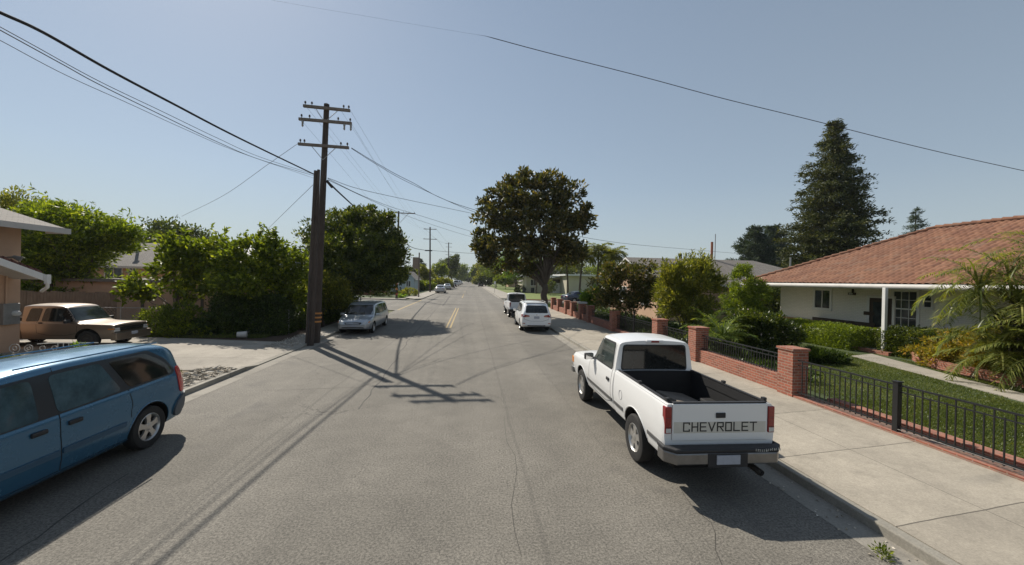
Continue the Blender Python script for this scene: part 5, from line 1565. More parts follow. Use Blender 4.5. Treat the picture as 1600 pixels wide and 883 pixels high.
wire('upper of the thin wires just under the thick cable on the left', ext(plane_pts([(0,42),(51,70),(153,126),(255,175),(340,216),(408,246),(492,273)], -7.35)), .007)
wire('twisted middle wire under the thick cable on the left', ext(plane_pts([(0,47),(51,75),(102,103),(153,131),(238,173),(340,222),(408,250),(492,275)], -7.25)), .009)
wire('lowest thin wire in the bundle under the thick cable on the left', ext(plane_pts([(0,63),(102,117),(204,163),(289,202),(374,238),(492,279)], -7.4)), .006)
wire('service wire sloping from the lowest crossarm down to the left roofs', [at(466,224,18.3), at(420,256,21), at(350,305,26), at(284,338,31)], .010)
wire('service wire sloping from the stub pole down behind the glossy shrub', [at(489,289,17.8), at(455,322,22), at(412,364,30)], .010)
wire('upper wire from the lowest crossarm across the street to the right', [at(549,231,18.4), at(590,256,19.3), at(640,283,20.3), at(735,326,22.3), at(930,374,28.4), at(1080,390,37), at(1240,403,52)], .013, 'cable')
wire('lower wire from the lowest crossarm across the street into the magnolia', [at(549,232,18.4), at(590,258,19.4), at(640,286,20.5), at(735,329,23), at(800,350,30)], .011, 'cable')
wire('nearly straight wire from the tall pole across to the magnolia', [at(512,278,18.4), at(560,295,20), at(640,313,23), at(740,334,27), at(800,348,30)], .012)
wire('drooping wire from the tall pole passing behind the magnolia', [at(512,279,18.4), at(560,303,21), at(610,323,25), at(650,335,29), at(745,364,38), at(800,376,44)], .012)
wire('lowest drooping wire between the tall pole and the magnolia', [at(512,281,18.4), at(600,322,26), at(660,346,34), at(740,371,44), at(800,384,52)], .012)
wire('thick cable dropping from the tall pole behind the dense street tree', [at(512,284,18.4), at(535,306,24), at(562,330,31), at(590,352,40), at(620,372,56.5)], .045, 'cable', 'overhead_cable')
wire('thick cable between the pole with the side arm and the next pole', [at(621,372,56.5), at(645,387,70), at(664,391,86.8)], .05, 'cable', 'overhead_cable')
wire('wire crossing the far end of the street from the second distant pole', [at(672,391,87), at(700,393.5,89), at(760,397,92), at(860,400,98), at(900,400,100)], .035)
for k, (l, r_) in enumerate((((477,165),(663,357)), ((488,166),(667,357)), ((531,170),(677,357)), ((547,172),(681,357)), ((469,186),(662,373)), ((549,193),(682,373)))):
    a, c = at(*l, 18.4), at(*r_, 87)
    m_ = (a+c)/2 - Vector((0, 0, 1.5))
    m1 = a.lerp(m_, .5) - Vector((0, 0, .45)); m2 = m_.lerp(c, .5) - Vector((0, 0, .3))
    wire(['far left wire on the topmost crossarm running up the street', 'second wire on the topmost crossarm running up the street', 'third wire on the topmost crossarm running up the street', 'far right wire on the topmost crossarm running up the street',
          'left wire on the middle crossarm running up the street', 'right wire on the middle crossarm running up the street'][k], [a, m1, m_, m2, c], .0045)
for k, (l, r_) in enumerate((((663,357),(697,380)), ((681,357),(706,380)), ((682,373),(706,398)))):
    a, c = at(*l, 87), at(*r_, 172); m_ = (a+c)/2 - Vector((0, 0, .9))
    wire(['left far wire between the second and third distant poles', 'right far wire between the second and third distant poles', 'lower far wire between the second and third distant poles'][k], [a, m_, c], .02)
b = MB()
thin = spline([at(u, v, 15.0) for u, v in ((380,-8),(480,10),(570,25),(670,42),(759,56.5))], 6)
main = spline([at(u, v, 15.0) for u, v in ((759,56.5),(850,81),(1000,119),(1130,154),(1265,187),(1436,230),(1600,267),(1900,330))], 8)
pts = thin[:-1] + main
b.tube(pts, [.0022]*(len(thin)-1) + [.006] + [.014]*(len(main)-1), 5)
tag(b.build('overhead_wire', M['cable'], fix=False, smooth='all'), 'single dark wire crossing the upper right sky above the spruce', 'wire', 'overhead wires')

# ------------------------------------------------------------------ small things on the ground
bk = empty('white_bucket', G(378, 528, .13) + Vector((0, 0, .15)), RAD(20), 'dirty white bucket lying on its side by the hedge', 'bucket')
b = MB(); b.lathe([(0, -.19), (.125, -.19), (.15, .17), (.16, .17), (.16, .19), (.14, .19), (.12, -.16), (0, -.16)], None, 24); b.build('pail', M['grey_paint'], bk, smooth='x')
b = MB(); b.tube([Vector((.17, .155*math.cos(t), .155*math.sin(t))) + Vector((.10*abs(math.sin(t)), 0, 0)) for t in np.linspace(0, PI, 12)], .005, 5); b.build('handle', M['galv'], bk)
for k, (u, v, lab) in enumerate(((819, 453, 'dark wheeled bin on the far lawn, left of the pair'), (832, 455, 'dark wheeled bin on the far lawn, right of the pair'))):
    p = at(u, v, 93); p.z = .12
    r_ = empty('wheeled_bin', p, 0, lab, 'bin', 'wheeled bins on the far lawn')
    b = MB(); b.prism([(-.35, -.35), (.35, -.35), (.35, .35), (-.35, .35)], .08, 1.15); b.build('bin_body', M['plastic'], r_, bevel=.05)
    b = MB(); b.box(-.4, .4, -.42, .4, 1.152, 1.25); b.build('lid', M['plastic'], r_, bevel=.03)
    for s in (-.3, .3):
        b = MB(); b.lathe([(0, -.04), (.13, -.04), (.13, .04), (0, .04)], Matrix.Translation((s, .32, .13)), 14); b.build('wheel', M['rubber'], r_)
# white wrought iron edging lying by the driveway
ie = empty('white_iron_edging', G(85, 552, .13), RAD(4), 'low white wrought iron edging with scroll rings beside the tan pickup', 'garden edging')
def ring(b, x, r, z):
    b = MB(); b.tube([Vector((x + r*math.cos(t), 0, z + r*math.sin(t))) for t in np.linspace(0, 2*PI, 20)], .013, 5, cap=False); b.build('scroll', M['grey_paint'], ie)
for x, r in ((-1.15, .15), (-.75, .12), (-.75, .05), (-1.15, .06), (-.35, .08), (.0, .08)): ring(b, x, r, .18)
b = MB(); b.tube([(-.5, 0, .33), (0, 0, .36), (1.3, 0, .36)], .016, 6)
for k in range(5): b.tube([(.1 + k*.16, 0, .36), (.1 + k*.16, 0, .22)], .01, 5)
b.build('rail', M['white_paint'], ie)
# litter of pale bark and dry leaves on the planting strip by the kerb
M['litter'] = leaf_mat('dry_litter', (0.22, 0.18, 0.13), (0.52, 0.47, 0.39), (0.72, 0.68, 0.60), 0.0, 2, .9)
rg = np.random.default_rng(9)
n = 700
P = np.stack([rg.uniform(-8.0, -7.15, n), rg.uniform(9.3, 12.8, n), np.full(n, SW+.008)], 1)
D = np.stack([rg.normal(size=n), rg.normal(size=n), np.abs(rg.normal(size=n))*.08], 1)
V, F = leaf_arrays(P, D, .24, .05, rg)
o = poly_mesh('bark_litter', V, F, M['litter']); tag(o, 'pale bark chips and dry strips scattered on the kerb strip', 'litter', kind='stuff')
sheet('planting_strip', [(-8.03, 9.2), (-7.10, 9.2), (-7.10, 12.9), (-8.03, 12.9)], SW+.004, M['walk_left'])
n = 500
P = np.stack([rg.uniform(-8.3, -7.1, n), rg.uniform(16.6, 20.5, n), np.full(n, SW+.01)], 1)
V, F = leaf_arrays(P, np.stack([rg.normal(size=n), rg.normal(size=n), np.zeros(n)], 1), .07, .04, rg)
o = poly_mesh('fallen_leaves', V, F, M['litter']); tag(o, 'dry leaves scattered round the foot of the utility pole', 'leaves', kind='stuff')
n = 900
P = np.stack([rg.uniform(4.55, 5.0, n), rg.uniform(3.5, 30, n), np.full(n, .012)], 1)
P = P[rg.random(n) < .35]
V, F = leaf_arrays(P, np.stack([rg.normal(size=len(P)), rg.normal(size=len(P)), np.zeros(len(P))], 1), .045, .03, rg)
o = poly_mesh('gutter_leaves', V, F, M['litter']); tag(o, 'small dry leaves lying in the right gutter', 'leaves', kind='stuff')
fb = G(1378, 868, .0)
tree('kerb_weed', 'small green weed growing from the right gutter near the camera', fb, [(0, 0, .04, .07, .09, .04)], 14, .05, 12, .05, .014, M['lf_bright'], M['bark'], 140, cat='weed', part='foliage', up=.6, zmin=.01)
fb = Vector((-13.3, 15.0, SW))
tree('yellow_weed', 'yellow green weed in front of the tan pickup', fb, [(0, 0, .22, .24, .2, .22)], 14, .10, 12, .13, .025, M['lf_willow'], M['bark'], 141, cat='weed', part='foliage', up=.6)
# ------------------------------------------------------------------ vehicle tools
def pchip(x, y, xi):
    x = np.asarray(x, float); y = np.asarray(y, float)
    h = np.diff(x); d = np.diff(y)/h; m = np.zeros(len(x))
    for i in range(1, len(x)-1):
        if d[i-1]*d[i] > 0:
            w1, w2 = 2*h[i]+h[i-1], h[i]+2*h[i-1]
            m[i] = (w1+w2)/(w1/d[i-1]+w2/d[i])
    m[0], m[-1] = d[0], d[-1]
    i = np.clip(np.searchsorted(x, xi, side='right')-1, 0, len(h)-1)
    t = (xi-x[i])/h[i]; H = h[i]
    return (2*t**3-3*t**2+1)*y[i] + (t**3-2*t**2+t)*H*m[i] + (-2*t**3+3*t**2)*y[i+1] + (t**3-t**2)*H*m[i+1]
def chaikin(P, n=2, closed=False):
    P = [Vector(p) for p in P]
    for _ in range(n):
        Q = [] if closed else [P[0]]
        m = len(P) if closed else len(P)-1
        for i in range(m):
            a, c = P[i], P[(i+1) % len(P)]
            Q += [a.lerp(c, .25), a.lerp(c, .75)]
        if not closed: Q.append(P[-1])
        P = Q
    return P
# a station: y, z_bottom, z_mid, z_belt, z_top, w_sill, w_mid, w_belt, w_top, crown
def loft(stations, step=0.075, ch=2):
    A = np.array(sorted(stations), float)
    ys = sorted(set(list(np.round(A[:, 0], 4)) + list(np.round(np.arange(A[0, 0], A[-1, 0], step), 4))))
    ys = [y for k, y in enumerate(ys) if k == 0 or y - ys[k-1] > 0.004]
    cols = [pchip(A[:, 0], A[:, k], np.array(ys)) for k in range(1, A.shape[1])]
    rings = []
    for i, y in enumerate(ys):
        zb, zm, zB, zt, ws, wm, wb, wt, cr = [c[i] for c in cols]
        zs = min(zB+.012, zt-.03); zr = max(zt-.06, zs+.012); zB0 = min(zB-.03, zs-.02)
        half = [(0, zb), (ws-.10, zb), (ws-.02, zb+.02), (ws, zb+.10), (wm-.003, zm-.14), (wm, zm), (wm-.004, zm+.12), (wb, zB0), (wb-.02, zs),
                (wb-.02+(wt-wb+.02)*.5+.006, zs+(zr-zs)*.5), (wt, zr), (wt-.05, max(zt-.012, zr+.008)), (wt*.5, zt+cr*.75), (0, zt+cr)]
        half = chaikin([(a, c, 0) for a, c in half], ch)
        R = [(p.x, y, p.y) for p in half] + [(-p.x, y, p.y) for p in reversed(half[1:-1])]
        rings.append(R)
    n = len(rings[0]); V = [p for R in rings for p in R]; F = []
    for i in range(len(rings)-1):
        for k in range(n):
            k2 = (k+1) % n
            F.append((i*n+k, i*n+k2, (i+1)*n+k2, (i+1)*n+k))
    h = n//2
    for base, flip in ((0, False), ((len(rings)-1)*n, True)):
        for k in range(0, h):        # strips between the two halves close the ends
            a, c, d_, e = base+k, base+k+1, base+(n-k-1) % n, base+(n-k) % n
            q = [x for j, x in enumerate((a, c, d_, e)) if x not in (a, c, d_, e)[:j]]
            if len(q) >= 3: F.append(tuple(q if flip else reversed(q)))
    return V, F
def mesh_bm(V, F):
    me = bpy.data.meshes.new('tmp'); me.from_pydata(V, [], F)
    bm = bmesh.new(); bm.from_mesh(me); bpy.data.meshes.remove(me)
    bmesh.ops.remove_doubles(bm, verts=bm.verts, dist=1e-5)
    bmesh.ops.recalc_face_normals(bm, faces=bm.faces)
    return bm
def boolean(me, cutters, op='DIFFERENCE'):
    o = bpy.data.objects.new('tmp', me); COL.objects.link(o)
    tmp = []
    for c in cutters:
        cm = bpy.data.meshes.new('c'); cm.from_pydata(c.v, [], c.f)
        bm = bmesh.new(); bm.from_mesh(cm); bmesh.ops.recalc_face_normals(bm, faces=bm.faces); bm.to_mesh(cm); bm.free()
        co = bpy.data.objects.new('c', cm); COL.objects.link(co); tmp.append(co)
        md = o.modifiers.new('b', 'BOOLEAN'); md.operation = op; md.object = co; md.solver = 'EXACT'
    dg = bpy.context.evaluated_depsgraph_get(); dg.update()
    out = bpy.data.meshes.new_from_object(o.evaluated_get(dg))
    bpy.data.objects.remove(o)
    for t in tmp: bpy.data.objects.remove(t)
    return out
def rounded(P, r=.06, n=3):
    out = []; m = len(P)
    for i in range(m):
        a, p, c = P[i-1], P[i], P[(i+1) % m]
        ra, rc = min(r, (a-p).length*.45), min(r, (c-p).length*.45)
        q0, q1 = p + (a-p).normalized()*ra, p + (c-p).normalized()*rc
        for k in range(n+1):
            t = k/n; out.append(q0*(1-t)**2 + p*2*t*(1-t) + q1*t*t)
    return out
class Body:
    """a shell that decals, glass and lamps are pressed onto"""
    def __init__(s, root, V, F, paint, arches=(), cut=(), name='body', inner=None):
        s.root = root
        bm = mesh_bm(V, F); s.bvh = BVHTree.FromBMesh(bm)
        me = bpy.data.meshes.new(name); bm.to_mesh(me); bm.free()
        me.materials.append(paint); me.materials.append(inner or M['black'])
        cs = []
        for (y, z, r, half) in arches:
            for s_ in (-1, 1):
                c = MB(); a, b_ = sorted((s_*(half-.26), s_*(half+.3)))
                c.lathe([(0, a), (r, a), (r, b_), (0, b_)], Matrix.Translation((0, y, z)), 36); cs.append(c)
        cs += list(cut)
        if cs:
            me = boolean(me, cs)
            if len(me.materials) < 2:
                me.materials.clear(); me.materials.append(paint); me.materials.append(M['black'])
            for p in me.polygons:
                c = p.center; hit = s.bvh.find_nearest(c)
                p.material_index = 1 if (hit[0] is not None and hit[3] > 0.006) else 0
        s.o = link(name, me, root)
        sharp(me, 0.5)
    def shoot(s, a, c, axis, side):
        if axis == 'x': o, d = Vector((side*3, a, c)), Vector((-side, 0, 0))
        elif axis == 'y': o, d = Vector((a, side*6, c)), Vector((0, -side, 0))
        else: o, d = Vector((a, c, 4)), Vector((0, 0, -1))
        h = s.bvh.ray_cast(o, d)
        if h[0] is None:
            h = s.bvh.find_nearest(o + d*(3 - .7 if axis == 'x' else 6 - 2.4 if axis == 'y' else 2.5))
        n = h[1]
        if n.dot(d) > 0: n = -n
        return h[0], n
    def patch(s, name, poly, axis, side, mat, off=.004, parent=None, rnd_=0, step=.07, skirt=.02, smooth=True, bulge=0, rr=.07):
        P = [Vector((p[0], p[1], 0)) for p in poly]
        if rnd_: P = rounded(P, rr)
        bm = bmesh.new(); bm.faces.new([bm.verts.new(p) for p in P])
        for ax in (0, 1):
            lo = min(p[ax] for p in P); hi = max(p[ax] for p in P); k = max(1, int((hi-lo)/step))
            for i in range(1, k):
                co = Vector((0, 0, 0)); co[ax] = lo + (hi-lo)*i/k; no = Vector((0, 0, 0)); no[ax] = 1
                bmesh.ops.bisect_plane(bm, geom=bm.verts[:] + bm.edges[:] + bm.faces[:], plane_co=co, plane_no=no)
        bound = [e for e in bm.edges if e.is_boundary]
        nrm = {}
        bset = {v for e in bound for v in e.verts}
        for v in bm.verts:
            p, n = s.shoot(v.co.x, v.co.y, axis, side)
            v.co = p + n*(off + (0 if v in bset else bulge)); nrm[v] = n
        if skirt:
            r = bmesh.ops.extrude_edge_only(bm, edges=bound)
            base = {}
            for e in r['geom']:
                if isinstance(e, bmesh.types.BMVert):
                    h = s.bvh.find_nearest(e.co)
                    e.co = h[0] - h[1]*skirt*(1 if h[1].dot(e.co - h[0]) >= 0 else -1)
        bmesh.ops.recalc_face_normals(bm, faces=bm.faces)
        me = bpy.data.meshes.new(name); bm.to_mesh(me); bm.free(); me.materials.append(mat)
        o = link(name, me, parent or s.root)
        if smooth: sharp(me, 0.6)
        return o
    def seam(s, pts, axis, side, w=.010, mat=None, off=.0015, name='seam', smooth=1, parent=None, b=None):
        P = [Vector((p[0], p[1], 0)) for p in pts]
        if smooth: P = chaikin(P, smooth)
        Q = []
        for a, c in zip(P, P[1:]):
            n = max(1, int((c-a).length/.04)); Q += [a.lerp(c, k/n) for k in range(n)]
        Q.append(P[-1])
        own = b is None
        b = b or MB(); vs = []
        for k, q in enumerate(Q):
            t = (Q[min(k+1, len(Q)-1)] - Q[max(k-1, 0)]).normalized(); nn = Vector((-t.y, t.x, 0))*w/2
            for e in (q+nn, q-nn):
                p, n = s.shoot(e.x, e.y, axis, side); vs.append(p + n*off)
        b.add(vs, [(2*k, 2*k+1, 2*k+3, 2*k+2) for k in range(len(Q)-1)])
        if own: return b.build(name, mat or M['black'], parent or s.root, fix=False)
    def strip(s, name, y0, y1, z0, z1, side, mat, thick=.018, axis='x', parent=None, step=.1):
        """a raised rubbing strip / bar following the panel"""
        return s.patch(name, [(y0, z0), (y1, z0), (y1, z1), (y0, z1)], axis, side, mat, off=thick, parent=parent, step=step)

def wheel(parent, x, y, r, w, side, style='five', rim_m=None, rr=.62, hub='wheel', tyre_m=None):
    root = empty(hub, (x, y, r)); root.parent = parent
    T = Matrix.Scale(side, 4, (1, 0, 0))
    b = MB()
    b.lathe([(r*rr, -w*.45), (r*.84, -w*.5), (r*.95, -w*.46), (r*.995, -w*.34), (r, -w*.12), (r, w*.12), (r*.995, w*.34), (r*.95, w*.46), (r*.84, w*.5), (r*rr*1.02, w*.45), (r*rr, w*.40)], T, 40, closed=True)
    b.build('tyre', tyre_m or M['rubber'], root, smooth='x')
    R = r*rr
    b = MB()
    b.lathe([(R*1.03, w*.43), (R*.97, w*.46), (R*.90, w*.34), (R*.86, w*.05), (R*.86, -w*.4), (R*1.0, -w*.44)], T, 36)
    rim_m = rim_m or M['alloy']
    rim = b.build('rim', rim_m, root, smooth='x')
    b = MB()
    b.lathe([(0, w*.05), (R*.87, w*.05)], T, 30); b.build('brake_disc', M['black'], root)
    b = MB()
    if style == 'five' or style == 'slots':
        ns = 5
        for k in range(ns):
            a = 2*PI*k/ns + .3
            ca, sa = math.cos(a), math.sin(a)
            def pt(rad, t, h): return T @ Vector((h, rad*ca - t*sa, rad*sa + t*ca))
            wi, wo = (R*.20, R*.27) if style == 'five' else (R*.24, R*.36)
            vs = [pt(R*.10, -wi, w*.36), pt(R*.10, wi, w*.36), pt(R*.55, wi*.85, w*.38), pt(R*.55, -wi*.85, w*.38), pt(R*.93, wo, w*.36), pt(R*.93, -wo, w*.36)]
            vs += [v - Vector((side*w*.16, 0, 0)) for v in vs]
            b.add(vs, [(0, 1, 2, 3), (3, 2, 4, 5), (0, 3, 9, 6), (3, 5, 11, 9), (1, 7, 8, 2), (2, 8, 10, 4)])
        b.lathe([(0, w*.42), (R*.15, w*.42), (R*.20, w*.40), (R*.30, w*.37), (R*.30, w*.2)], T, 20)
    else:   # steel disc with small round vents
        b.lathe([(0, w*.40), (R*.22, w*.40), (R*.28, w*.30), (R*.55, w*.26), (R*.8, w*.34), (R*.93, w*.36)], T, 30)
    b.build('spokes', rim_m, root, smooth='x')
    return root
def box_part(root, name, dims, m, bevel=0, T=None):
    b = MB(); b.box(*dims, T=T); return b.build(name, m, root, bevel=bevel)
def mirror_part(body, root, side, x, y, z, paint, s=1.0):
    b = MB()
    T = Matrix.Translation((side*(x+.10*s), y, z)) @ Matrix.Rotation(side*-.15, 4, 'Z')
    b.box(-.10*s, .10*s, -.04*s, .05*s, -.07*s, .07*s, T)
    m = b.build('mirror', paint, root, bevel=.025*s, smooth='x')
    b = MB(); b.box(-.088*s, .088*s, -.048*s, -.0402*s, -.058*s, .058*s, T); b.build('mirror_glass', M['chrome'], m)
    b = MB(); b.tube([(side*(x-.02), y+.01, z-.05*s), (side*(x+.04*s), y, z-.03*s)], .025*s, 8); b.build('mirror_arm', M['plastic'], m)
    return m
def lettering(parent, name, text, T, size, m, depth=.004, font_scale=(1, 1), spacing=1.0):
    """flat letters as real mesh: strokes built from polylines on a 4 x 6 grid"""
    b = MB(); x = 0
    for ch in text:
        st, wd = GLYPH[ch]
        for line in st:
            for (p, q) in zip(line, line[1:]):
                p, q = Vector((p[0], p[1])), Vector((q[0], q[1])); d = (q-p).normalized()*.43; n = Vector((-d.y, d.x))
                p2, q2 = p-d*.98, q+d*.98
                zz = .0006*(len(b.f) % 7)
                b.prism([(x+v.x, v.y) for v in (p2-n, q2-n, q2+n, p2+n)], 0, depth/size + zz, T @ Matrix.Scale(size, 4))
        x += (wd + 1.9)*spacing
    return b.build(name, m, parent)
GLYPH = {
 'C': ([[(4, 6), (0, 6), (0, 0), (4, 0)], [(4, 6), (4, 5)], [(4, 0), (4, 1)]], 4), 'H': ([[(0, 0), (0, 6)], [(4, 0), (4, 6)], [(0, 3), (4, 3)]], 4),
 'E': ([[(4, 6), (0, 6), (0, 0), (4, 0)], [(0, 3), (3.6, 3)]], 4), 'V': ([[(0, 6), (2.2, 0), (4.4, 6)]], 4.4),
 'R': ([[(0, 0), (0, 6), (4, 6), (4, 3), (0, 3)], [(1.8, 3), (4, 0)]], 4), 'O': ([[(0, 0), (0, 6), (4, 6), (4, 0), (0, 0)]], 4),
 'L': ([[(0, 6), (0, 0), (4, 0)]], 4), 'T': ([[(0, 6), (4.4, 6)], [(2.2, 6), (2.2, 0)]], 4.4)}

# ------------------------------------------------------------------ pickup trucks
def pickup(name, label, paint, hw=.84, L0=-2.72, L1=2.72, ax_r=-1.65, ax_f=1.69, wr=.36, roof=1.86, belt=1.25, rail=1.30, hood=1.13, cab0=-.60, cab1=1.0,
           hero=False, ext=False, glass=None, group=None, rim_m=None, front='plain', tail=True, rim_style='slots', hood_h=None, grille=False, trim=None, glass_f=None, sill=.46, nose=0.0):
    root = empty(name, (0, 0, 0), 0, label, 'pickup truck', group)
    glass = glass or M['glass']
    # --- cab, hood and wings in one shell
    wst = cab1            # windscreen foot
    rw = hw - .13         # roof half width
    V, F = loft([
        (cab0, sill, .92, belt, roof-.02, hw-.06, hw, hw-.03, rw, .03),
        (cab0+.10, sill, .92, belt, roof, hw-.05, hw, hw-.03, rw, .035),
        (cab0+.9, sill, .92, belt, roof+.01, hw-.05, hw, hw-.03, rw, .035),
        (wst-.62, sill, .92, belt-.01, roof-.02, hw-.05, hw, hw-.03, rw-.01, .03),
        (wst-.50, sill, .91, belt-.02, roof-.08, hw-.05, hw, hw-.03, rw-.02, .03),
        (wst, sill, .90, belt-.05, hood+.08, hw-.05, hw, hw-.03, rw+.04, .03),
        (wst+.12, sill, .90, belt-.08, hood+.045, hw-.05, hw, hw-.03, hw-.10, .03),
        (L1-.9, sill, .90, hood-.03, hood+.02, hw-.04, hw, hw-.03, hw-.12, .03),
        (L1-.25, sill+.03, .88, hood-.07+nose*.3, hood-.02+nose*.3, hw-.05, hw-.01, hw-.04, hw-.13, .02),
        (L1-.10, sill+.05, .86, hood-.11+nose*.7, hood-.07+nose*.7, hw-.06, hw-.03, hw-.06, hw-.16, .015),
        (L1-.06, sill+.05, .84, hood-.17+nose, hood-.13+nose, hw-.10, hw-.07, hw-.10, hw-.2, .01)])
    B = Body(root, V, F, paint, [(ax_f, wr, wr+.10, hw)])
    # --- cargo box
    b0, b1 = L0, cab0-.03
    V, F = loft([
        (b0, sill+.05, .92, rail-.03, rail, hw-.05, hw-.01, hw-.035, hw-.05, 0),
        (b0+.05, sill, .92, rail-.03, rail, hw-.04, hw, hw-.03, hw-.045, 0),
        (b1-.05, sill, .92, rail-.03, rail, hw-.04, hw, hw-.03, hw-.045, 0),
        (b1, sill, .92, rail-.03, rail, hw-.05, hw-.01, hw-.035, hw-.05, 0)])
    cav = MB(); cav.box(-hw+.115, hw-.115, b0-.2, b1-.05, .78, rail+.3)
    low = MB(); low.box(-hw+.16, hw-.16, b0-.3, b1+.2, .1, .70)
    BB = Body(root, V, F, paint, [(ax_r, wr, wr+.11, hw)], [cav, low], name='cargo_box', inner=M['bed_liner'])
    # wheel humps inside the box
    for s in (-1, 1):
        b = MB(); x0, x1 = sorted((s*(hw-.117), s*(hw-.34)))
        pr = [(ax_r-.42, .782), (ax_r-.32, .96), (ax_r+.32, .96), (ax_r+.42, .782)]
        b.prism([(p[0], p[1]) for p in pr], x0, x1, Matrix(((0, 0, 1, 0), (1, 0, 0, 0), (0, 1, 0, 0), (0, 0, 0, 1))))
        b.build('wheel_hump', M['bed_liner'], BB.o, bevel=.03)
        b = MB(); a, c = sorted((s*(hw-.082), s*(hw-.128))); b.box(a, c, b0+.05, b1-.04, rail-.004, rail+.010); b.build('rail_cap', M['plastic'] if hero else paint, BB.o)
        if hero:
            b = MB()
            for yy in (b0+.10, b0+1.05): b.box(*(sorted((s*(hw-.12), s*(hw-.07)))), yy-.03, yy+.03, rail+.012, rail+.05)
            b.build('stake_hook', M['plastic'], BB.o)
            b = MB(); a, c = sorted((s*(hw-.1165), s*(hw-.128))); b.box(a, c, b0+.1, b1-.1, rail-.16, rail-.02); b.build('inner_lip', M['bed_liner'], BB.o)
    # tailgate
    tgw = hw-.115
    b = MB(); b.box(-tgw+.006, tgw-.006, b0-.012, b0+.045, .765, rail-.01); tg = b.build('tailgate', paint, root, bevel=.008)
    b = MB(); b.box(-tgw+.02, tgw-.02, b0-.004, b0+.05, rail-.009, rail+.012); b.build('tailgate_cap', M['plastic'], tg, bevel=.004)
    if hero:
        b = MB(); b.box(-tgw+.03, tgw-.03, b0-.0145, b0-.0123, .875, 1.035); b.build('faded_band', M['faded'], tg)
        b = MB(); b.box(-.072, .072, b0-.03, b0-.0125, 1.09, 1.165); b.build('handle', M['plastic'], tg, bevel=.01)
        wtot = sum(GLYPH[c][1] for c in 'CHEVROLET') + 1.9*8
        sz = 1.10/wtot
        T = Matrix.Translation((-.55, b0-.0148, .905)) @ Matrix.Rotation(PI/2, 4, 'X')
        lettering(tg, 'lettering', 'CHEVROLET', T @ Matrix.Scale(.92, 4, (0, 1, 0)), sz, M['letter'], .003)
    # tail lamps
    for s in (-1, 1):
        x0, x1 = sorted((s*(hw-.012), s*(tgw+.004)))
        b = MB()
        b.box(x0, x1, b0-.022, b0+.075, .87, 1.25); tl = b.build('tail_lamp', M['red_lens'], root, bevel=.012)
        b = MB(); x0, x1 = sorted((s*(hw-.025), s*(tgw+.016))); b.box(x0, x1, b0-.025, b0-.0225, .885, .945); b.build('reversing_lens', M['clear_lens'], tl)
        b = MB(); b.box(x0, x1, b0-.0245, b0-.0222, .955, .962); b.box(x0, x1, b0-.0245, b0-.0222, 1.09, 1.094); b.build('lens_rib', M['dark_metal'], tl)
    # rear bumper
    b = MB()
    prof = [(-hw-.03, b0+.12), (-hw-.03, b0-.06), (-hw+.10, b0-.20), (hw-.10, b0-.20), (hw+.03, b0-.06), (hw+.03, b0+.12), (hw-.02, b0+.12), (hw-.02, b0-.02), (-hw+.02, b0-.02), (-hw+.02, b0+.12)]
    b.prism(prof, .50, .665); bp = b.build('rear_bumper', M['dull_chrome'] if hero else M['plastic'], root, bevel=.02)
    prof2 = [(p[0]*1.012, p[1]-.012 if p[1] < b0 else p[1]) for p in prof]
    b = MB(); b.prism(prof2, .667, .725); st_ = b.build('bumper_step', M['plastic'], bp, bevel=.018)
    b = MB(); b.box(-.29, .29, b0-.208, b0-.2015, .47, .66); b.build('plate_recess', M['plastic'], bp, bevel=.002)
    b = MB(); b.box(-.17, .17, b0-.222, b0-.2085, .515, .64); pt = b.build('number_plate', M['plate'], root)
    if hero:
        # dealer sticker: a wavy line of small pale marks, as illegible here as on the truck itself
        b = MB(); r = random.Random(5)
        for k in range(13):
            x = .40 + k*.030; z = .705 - .010*math.sin(k*.5)
            b.box(x, x+.007, b0-.2175 - .0, b0-.2135, z-.016, z+.012+r.uniform(0, .01)); 
            if k % 2: b.box(x+.0075, x+.019, b0-.217, b0-.2137, z-.016 + r.choice((0, .012, .022)), z-.011 + r.choice((0, .012, .022))+.005)
        b.build('sticker_writing', M['pale_print'], st_)
        b = MB(); b.box(-.6, .6, b0+.15, b0+.4, .30, .50); b.box(-.05, .05, b0-.1, b0+.2, .42, .5); b.build('hitch_frame', M['black'], root)
        b = MB(); b.tube([(.46, b0+.5, .40), (.50, b0-.08, .38), (.52, b0-.18, .36)], .045, 12); b.lathe([(.05, 0), (.05, .0)], None, 4); b.build('exhaust', M['dark_metal'], root, smooth='x')
        b = MB(); b.tube([(.525, b0-.181, .36), (.528, b0-.19, .358)], .037, 12); b.build('exhaust_mouth', M['black'], root)
    # --- windows
    zb = belt+.03
    for s in (-1, 1):
        d0, d1 = cab0+.16, wst-.12
        if ext:
            dm = cab0 + .62
            g = B.patch('side_window', [(dm+.06, zb), (d1, zb), (d1-.02, zb+.09), (wst-.50, roof-.11), (dm+.16, roof-.11)], 'x', s, glass, off=.004, rnd_=1)
            g = B.patch('quarter_window', [(cab0+.13, zb), (dm-.04, zb), (dm+.06, roof-.12), (cab0+.26, roof-.12)], 'x', s, glass, off=.004, rnd_=1)
        else:
            B.patch('window_seal', [(d0-.025, zb-.025), (d1+.03, zb-.025), (d1+.02, zb+.09), (wst-.47, roof-.065), (d0+.0, roof-.065)], 'x', s, M['plastic'], off=.003, rnd_=1)
            g = B.patch('side_window', [(d0, zb), (d1, zb), (d1-.02, zb+.09), (wst-.50, roof-.10), (d0+.03, roof-.10)], 'x', s, glass_f or glass, off=.0055, rnd_=1)
        dm = cab0+.12 if not ext else cab0+.55
        q = MB()
        B.seam([(dm, roof-.10), (dm-.01, zb), (dm, .9), (dm+.01, .55), (wst-.02, .55), (wst+.02, .9), (wst+.0, zb-.06)], 'x', s, .011, b=q)
        q.build('door_seam', M['black'], root, fix=False)
